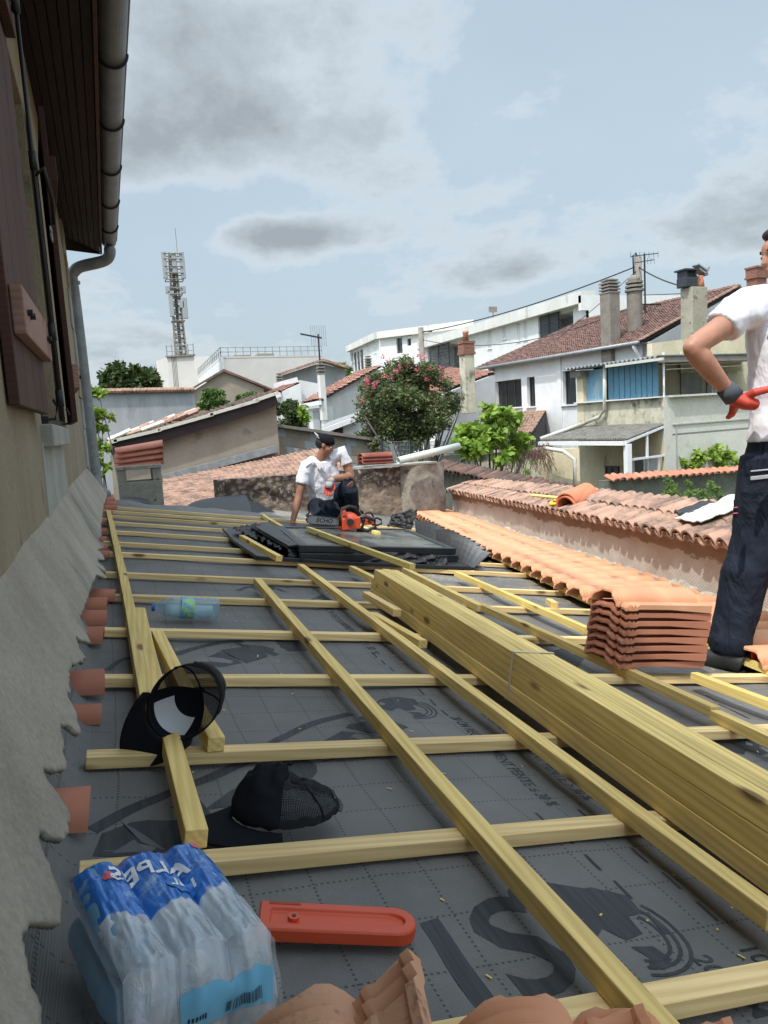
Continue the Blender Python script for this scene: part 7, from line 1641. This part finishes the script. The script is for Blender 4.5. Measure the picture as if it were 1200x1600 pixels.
# ---- standing man, seen from behind, left hand on hip
yS = 2.47; G = lambda px, py, dy=0.0: at(px, py, y=yS+dy)
MAN = thing('person', 'man seen from behind in white shirt and navy work trousers, gloved hand on hip', 'person', RP(1140, 1048, .05))
hd = G(1226, 397, .0); m = MB(); T, E, Rh = head(m, hd, Vector((-.93, .30, -.1)), s=1.02)
m.tube([hd-UP*.05+Vector((.01, 0, 0)), G(1232, 448), G(1232, 470)], [.055, .058, .07], 16)
sh = G(1160, 487); el = G(1080, 543, -.03); wr = G(1134, 607, -.02)
m.tube([G(1190, 480), sh, sh.lerp(el, .5)+Vector((0, 0, -.005)), el+Vector((.012, 0, .004)), el], [.055, .055, .050, .043, .036], 18)
m.tube([el, el.lerp(wr, .25)+Vector((.004, 0, .0)), el.lerp(wr, .6), wr], [.038, .047, .041, .031], 18)
m.ell(el+Vector((.002, 0, .0)), (.036, .036, .034))
m.tube([G(1232, 470), G(1232, 560), G(1228, 690)], [(.14, .09), (.14, .09), (.13, .09)], 20, ref=(0, 1, 0))
sh2 = G(1305, 487); el2 = G(1375, 560, -.02); wr2 = G(1345, 630, -.1); m.tube([G(1270, 480), sh2, sh2.lerp(el2, .5), el2], [.055, .055, .05, .042], 16); m.tube([el2, el2.lerp(wr2, .3), wr2], [.042, .045, .03], 16)
for a_, b_, c_ in ((G(1205, 720), G(1172, 888), G(1140, 1010)), (G(1262, 720), G(1275, 888, .02), G(1278, 1008, .02))): m.tube([a_, b_, c_], [.07, .05, .04], 14)
body = m.build('body', M['skin'], MAN, fix=False); remesh(body, .0065, 5); eyes(T, Rh, 1.02, MAN)
m = MB(); m.ell(T(-.025, 0, .040), (.098, .082, .084), Rh); m.ell(T(-.055, 0, .0), (.062, .072, .075), Rh); m.ell(T(.035, 0, .088), (.05, .055, .03), Rh); o = m.build('hair', M['hair'], MAN, smooth=True, fix=False); remesh(o, .006, 3)
# shirt
m = MB(); m.tube([G(1231, 452), G(1230, 466), G(1230, 490), G(1230, 530), G(1231, 590), G(1231, 650), G(1229, 690)], [(.085, .075), (.155, .095), (.205, .118), (.198, .128), (.190, .125), (.186, .125), (.198, .135)], 32, ref=(0, 1, 0))
m.tube([G(1215, 476), G(1172, 480), G(1148, 492), G(1128, 512)], [(.085, .085), (.088, .088), (.082, .084), (.076, .080)], 24)
m.tube([G(1250, 476), G(1292, 480), G(1318, 500), G(1335, 520)], [(.085, .085), (.088, .088), (.080, .084), (.074, .080)], 24)
o = m.build('shirt', M['shirt'], MAN, fix=False); remesh(o, .009, 6)
dm = o.modifiers.new('folds', 'DISPLACE'); tx = bpy.data.textures.new('folds', 'CLOUDS'); tx.noise_scale = .11; tx.noise_depth = 2; dm.texture = tx; dm.strength = .03; dm.mid_level = .5; dm.texture_coords = 'LOCAL'
m = MB(); m.tube([G(1231, 450), G(1231, 461)], [(.066, .064), (.078, .07)], 24, ref=(0, 1, 0), cap=False); o = m.build('collar', M['shirt'], MAN, smooth=True); mod_solid(o, .006)
def decal_txt(s, size, F, mat, parent, name='lettering'):
    c = bpy.data.curves.new('t', 'FONT'); c.body = s; c.size = size; c.extrude = .0005; c.offset = size*.015
    o = bpy.data.objects.new('t', c); COL.objects.link(o); me = bpy.data.meshes.new_from_object(o.evaluated_get(bpy.context.evaluated_depsgraph_get())); bpy.data.objects.remove(o); me.materials.clear(); me.materials.append(M[mat]); return inst(name, me, F, parent)
lg = G(1199, 527, -.132); m = MB(); m.tube([lg+Vector((.03*math.cos(a), 0, .012*math.sin(a)))+Vector((.03, 0, 0)) for a in [2*math.pi*k/16 for k in range(17)]], .0035, 6); m.tube([lg+Vector((0, 0, .045)), lg+Vector((.05, -.003, .05))], .004, 6); m.build('back_logo', M['printred'], MAN, smooth=True)
# trousers
m = MB(); m.tube([G(1229, 676), G(1229, 700), G(1230, 735)], [(.186, .130), (.192, .135), (.196, .14)], 30, ref=(0, 1, 0))
m.tube([G(1203, 715), G(1196, 770), G(1188, 830), G(1176, 880), G(1163, 900), G(1155, 945), G(1145, 985), G(1140, 1003), G(1139, 1018)], [(.118, .125), (.128, .125), (.118, .115), (.112, .105), (.103, .10), (.094, .095), (.086, .088), (.090, .092), (.076, .082)], 26, ref=(0, 1, 0))
m.tube([G(1262, 715), G(1270, 800), G(1276, 888), G(1280, 960), G(1282, 1012)], [(.115, .125), (.112, .115), (.098, .10), (.085, .09), (.08, .085)], 26, ref=(0, 1, 0))

o = m.build('trousers', M['navy'], MAN, fix=False); remesh(o, .008, 5); dm = o.modifiers.new('folds', 'DISPLACE'); dm.texture = tx; dm.strength = .020; dm.mid_level = .5; dm.texture_coords = 'LOCAL'
def legbox(px, py, w, h, mat, nm, off=-.133, rot=0.0):
    c = G(px, py, off); m = MB(); R = Matrix.Rotation(rot, 3, 'Y'); m.box(c, (w, .008, h), R); return m.build(nm, M[mat], MAN, bevel=.002)
legbox(1186, 735, .10, .10, 'navy', 'rear_pocket', -.145, .0); legbox(1187, 746, .095, .016, 'reflect', 'reflective_tape', -.152); legbox(1187, 735, .095, .006, 'reflect', 'reflective_tape', -.152)
legbox(1152, 815, .035, .19, 'navy', 'thigh_pocket', -.105); 
decal_txt('WORK', .018, frame(G(1143, 800, -.113), Vector((1, 0, 0)), UP, Vector((0, -1, 0))), 'printred', MAN) if False else None
for k in range(2): legbox(1149, 793+9*k, .022, .004, 'printred', 'pocket_stitching', -.112)
m = MB(); m.tube([G(1232, 688), G(1232, 700)], [(.192, .14), (.196, .142)], 30, ref=(0, 1, 0), cap=False); o = m.build('waistband', M['navy'], MAN, smooth=True); mod_solid(o, .006)
# shoes
for px, dy in ((1133, 0), (1283, .02)):
    c = G(px, 1030, dy); g0 = RP(px, 1048, .035); m = MB(); m.tube([c+Vector((.035, -.06, -.01)), c+Vector((.0, -.02, .01)), c+Vector((-.04, .07, -.01)), c+Vector((-.07, .15, -.025))], [(.045, .05), (.047, .052), (.045, .042), (.035, .028)], 18); m.ell(c+Vector((0, -.02, .05)), (.045, .05, .05)); o = m.build('shoe', M['shoe'], MAN, fix=False); remesh(o, .006, 3)
    m = MB(); m.tube([c+Vector((.04, -.075, -.047)), c+Vector((-.04, .07, -.055)), c+Vector((-.075, .165, -.06))], [(.046, .012), (.046, .012), (.034, .010)], 14); m.build('sole', M['rubber'], o, smooth=True)
    m = MB(); m.box(c+Vector((.046, -.112, .025)), (.022, .006, .07)); m.build('heel_tab', M['orangeplastic'], o, bevel=.002)
# left glove: knit cuff, red palm, five fingers spread on the waist
cf = G(1147, 621, -.03); m = MB(); m.tube([wr.lerp(cf, -.15), cf], [.039, .044], 20); o = m.build('glove_cuff', M['greyglove'], MAN, smooth=True)
m = MB(); hand(m, cf, Vector((.70, .55, -.36)), Vector((-.5, .8, .2)), 1.08, .45, -1); m.tube([cf, G(1165, 630, -.06), G(1180, 632, -.075)], [(.040, .036), (.048, .03), (.046, .026)], 16); m.tube([G(1163, 622, -.06), G(1180, 613, -.11), G(1206, 607, -.15)], [.020, .018, .015], 10); o = m.build('glove', M['redglove'], MAN, fix=False); remesh(o, .004, 3)
m = MB(); hand(m, wr2, Vector((-.5, -.2, -.3)), Vector((0, -1, 0)), 1.1, .5, -1); o = m.build('glove', M['redglove'], MAN, fix=False); remesh(o, .004, 3)
# ---- crouching man
yK = 7.75; K = lambda px, py, dy=0.0: at(px, py, y=yK+dy)
CM = thing('person', 'crouching man in white polo and backwards black cap, leaning one hand on the roof', 'person', RP(505, 828, .03))
hc = K(508, 696, -.02); fdir = Vector((.80, -.45, -.42)); m = MB(); T, E, Rh = head(m, hc, fdir, Vector((.28, 0, 1)))
nk = K(500, 722, .02); m.tube([hc-UP*.06+Vector((-.02, .0, 0)), nk, K(500, 732, .05)], [.052, .056, .07], 16)
sA = K(479, 728, .02); eA = K(467, 775, -.02); hA = K(457, 817, -.10)
m.tube([K(490, 725, .03), sA, sA.lerp(eA, .5), eA], [.055, .057, .050, .042], 16); m.tube([eA, eA.lerp(hA, .3), hA], [.042, .043, .028], 16)
sB = K(535, 708, .0); eB = K(549, 745, -.05); wB = K(515, 749, -.22)
m.tube([K(520, 715, .02), sB, sB.lerp(eB, .5), eB], [.055, .058, .052, .046], 16); m.tube([eB, eB.lerp(wB, .35), wB], [.046, .047, .030], 16)
m.tube([K(506, 725, .05), K(508, 755, .10), K(512, 785, .14)], [(.15, .09), (.14, .1), (.15, .1)], 18, ref=(0, 1, 0))
hand(m, hA, Vector((-.05, -.55, -.55)), Vector((0, -.6, .6)), 1.0, .15, 1)
hip1, hip2 = K(525, 788, .12), K(500, 790, .12); kn1 = K(547, 757, -.18); an1 = K(551, 812, -.02); kn2 = K(489, 800, -.15); an2_ = K(515, 818, .15)
for a_, b_, c_ in ((hip1, kn1, an1), (hip2, kn2, an2_)): m.tube([a_, b_, c_], [.08, .055, .04], 14)
o = m.build('body', M['skin2'], CM, fix=False); remesh(o, .0075, 5); eyes(T, Rh, 1.0, CM)
m = MB(); m.ell(T(-.03, 0, .015), (.088, .078, .078), Rh); o = m.build('hair', M['hair'], CM, smooth=True)
# backwards cap with pale underside of the brim behind
m = MB(); m.ell(T(-.012, 0, .048), (.104, .086, .078), Rh, 24, 14); o = m.build('worn_cap', M['cotton'], CM, smooth=True)
def br2(i, j):
    a = (-.5+i)*1.9; return T(-.098*math.cos(a)-.012-.05*j*math.cos(a*.8), .086*math.sin(a)*(1+.05*j), .045+.045*j*math.cos(a))
m = MB(); m.grid(br2, 18, 6); o = m.build('cap_brim', M['foam'], CM, smooth=True); mod_solid(o, .004)
m = MB(); m.tube([K(497, 718, .03), K(500, 726, .05), K(504, 745, .07), K(508, 770, .10), K(511, 792, .12)], [(.08, .075), (.165, .11), (.20, .135), (.185, .14), (.175, .14)], 28, ref=(0, 1, 0))
m.tube([K(492, 724, .03), sA+Vector((0, 0, .005)), sA.lerp(eA, .62)], [(.085, .085), (.082, .082), (.073, .075)], 22)
m.tube([K(515, 718, .03), sB+Vector((0, 0, .005)), sB.lerp(eB, .50)], [(.085, .085), (.082, .082), (.074, .076)], 22)
o = m.build('polo_shirt', M['shirt'], CM, fix=False); remesh(o, .010, 5); dm = o.modifiers.new('folds', 'DISPLACE'); dm.texture = tx; dm.strength = .03; dm.mid_level = .5; dm.texture_coords = 'LOCAL'
m = MB(); m.prism([K(494, 716, -.08), K(503, 724, -.12), K(500, 735, -.12), K(491, 722, -.09)], Vector((0, .01, 0))); m.prism([K(515, 722, -.11), K(504, 724, -.12), K(508, 734, -.13), K(518, 727, -.11)], Vector((0, .01, 0))); m.build('collar', M['shirt'], CM)
m = MB(); m.tube([K(478, 730, -.07), K(486, 724, -.06)], [(.008, .003)]*2, 8); m.build('shoulder_piping', M['greyglove'], CM)
m = MB(); m.tube([K(512, 775, .10), K(512, 790, .12), K(512, 806, .14)], [(.17, .14), (.185, .16), (.16, .14)], 24, ref=(0, 1, 0))
m.tube([hip1, hip1.lerp(kn1, .5)+UP*.01, kn1, kn1+Vector((.0, .02, -.05)), kn1.lerp(an1, .5), an1+UP*.01], [(.115, .115), (.105, .105), (.092, .095), (.090, .09), (.082, .085), (.072, .075)], 22)
m.tube([hip2, hip2.lerp(kn2, .5)+UP*.01, kn2, kn2.lerp(an2_, .5), an2_], [(.115, .115), (.105, .105), (.092, .095), (.082, .085), (.07, .075)], 22)
o = m.build('trousers', M['navy'], CM, fix=False); remesh(o, .010, 4); dm = o.modifiers.new('folds', 'DISPLACE'); dm.texture = tx; dm.strength = .02; dm.mid_level = .5; dm.texture_coords = 'LOCAL'
for c in (an1, an2_): m = MB(); m.tube([c+Vector((0, .06, -.02)), c+Vector((.0, -.02, -.02)), c+Vector((.01, -.13, -.035))], [(.042, .045), (.044, .045), (.036, .026)], 16); o = m.build('shoe', M['shoe'], CM, smooth=True)
gw = wB; m = MB(); hand(m, gw, Vector((-.25, -.12, -1)), Vector((-.2, -1, .1)), 1.15, .35, -1); o = m.build('glove', M['redglove'], CM, fix=False); remesh(o, .005, 3)
m = MB(); m.tube([gw.lerp(eB, .10), gw+Vector((-.012, -.01, -.035))], [.036, .042], 16); m.tube([gw+Vector((-.01, -.012, -.03)), gw+Vector((-.03, -.03, -.09))], [(.045, .03), (.040, .024)], 14); m.build('glove_back', M['paleglove'], CM, smooth=True)
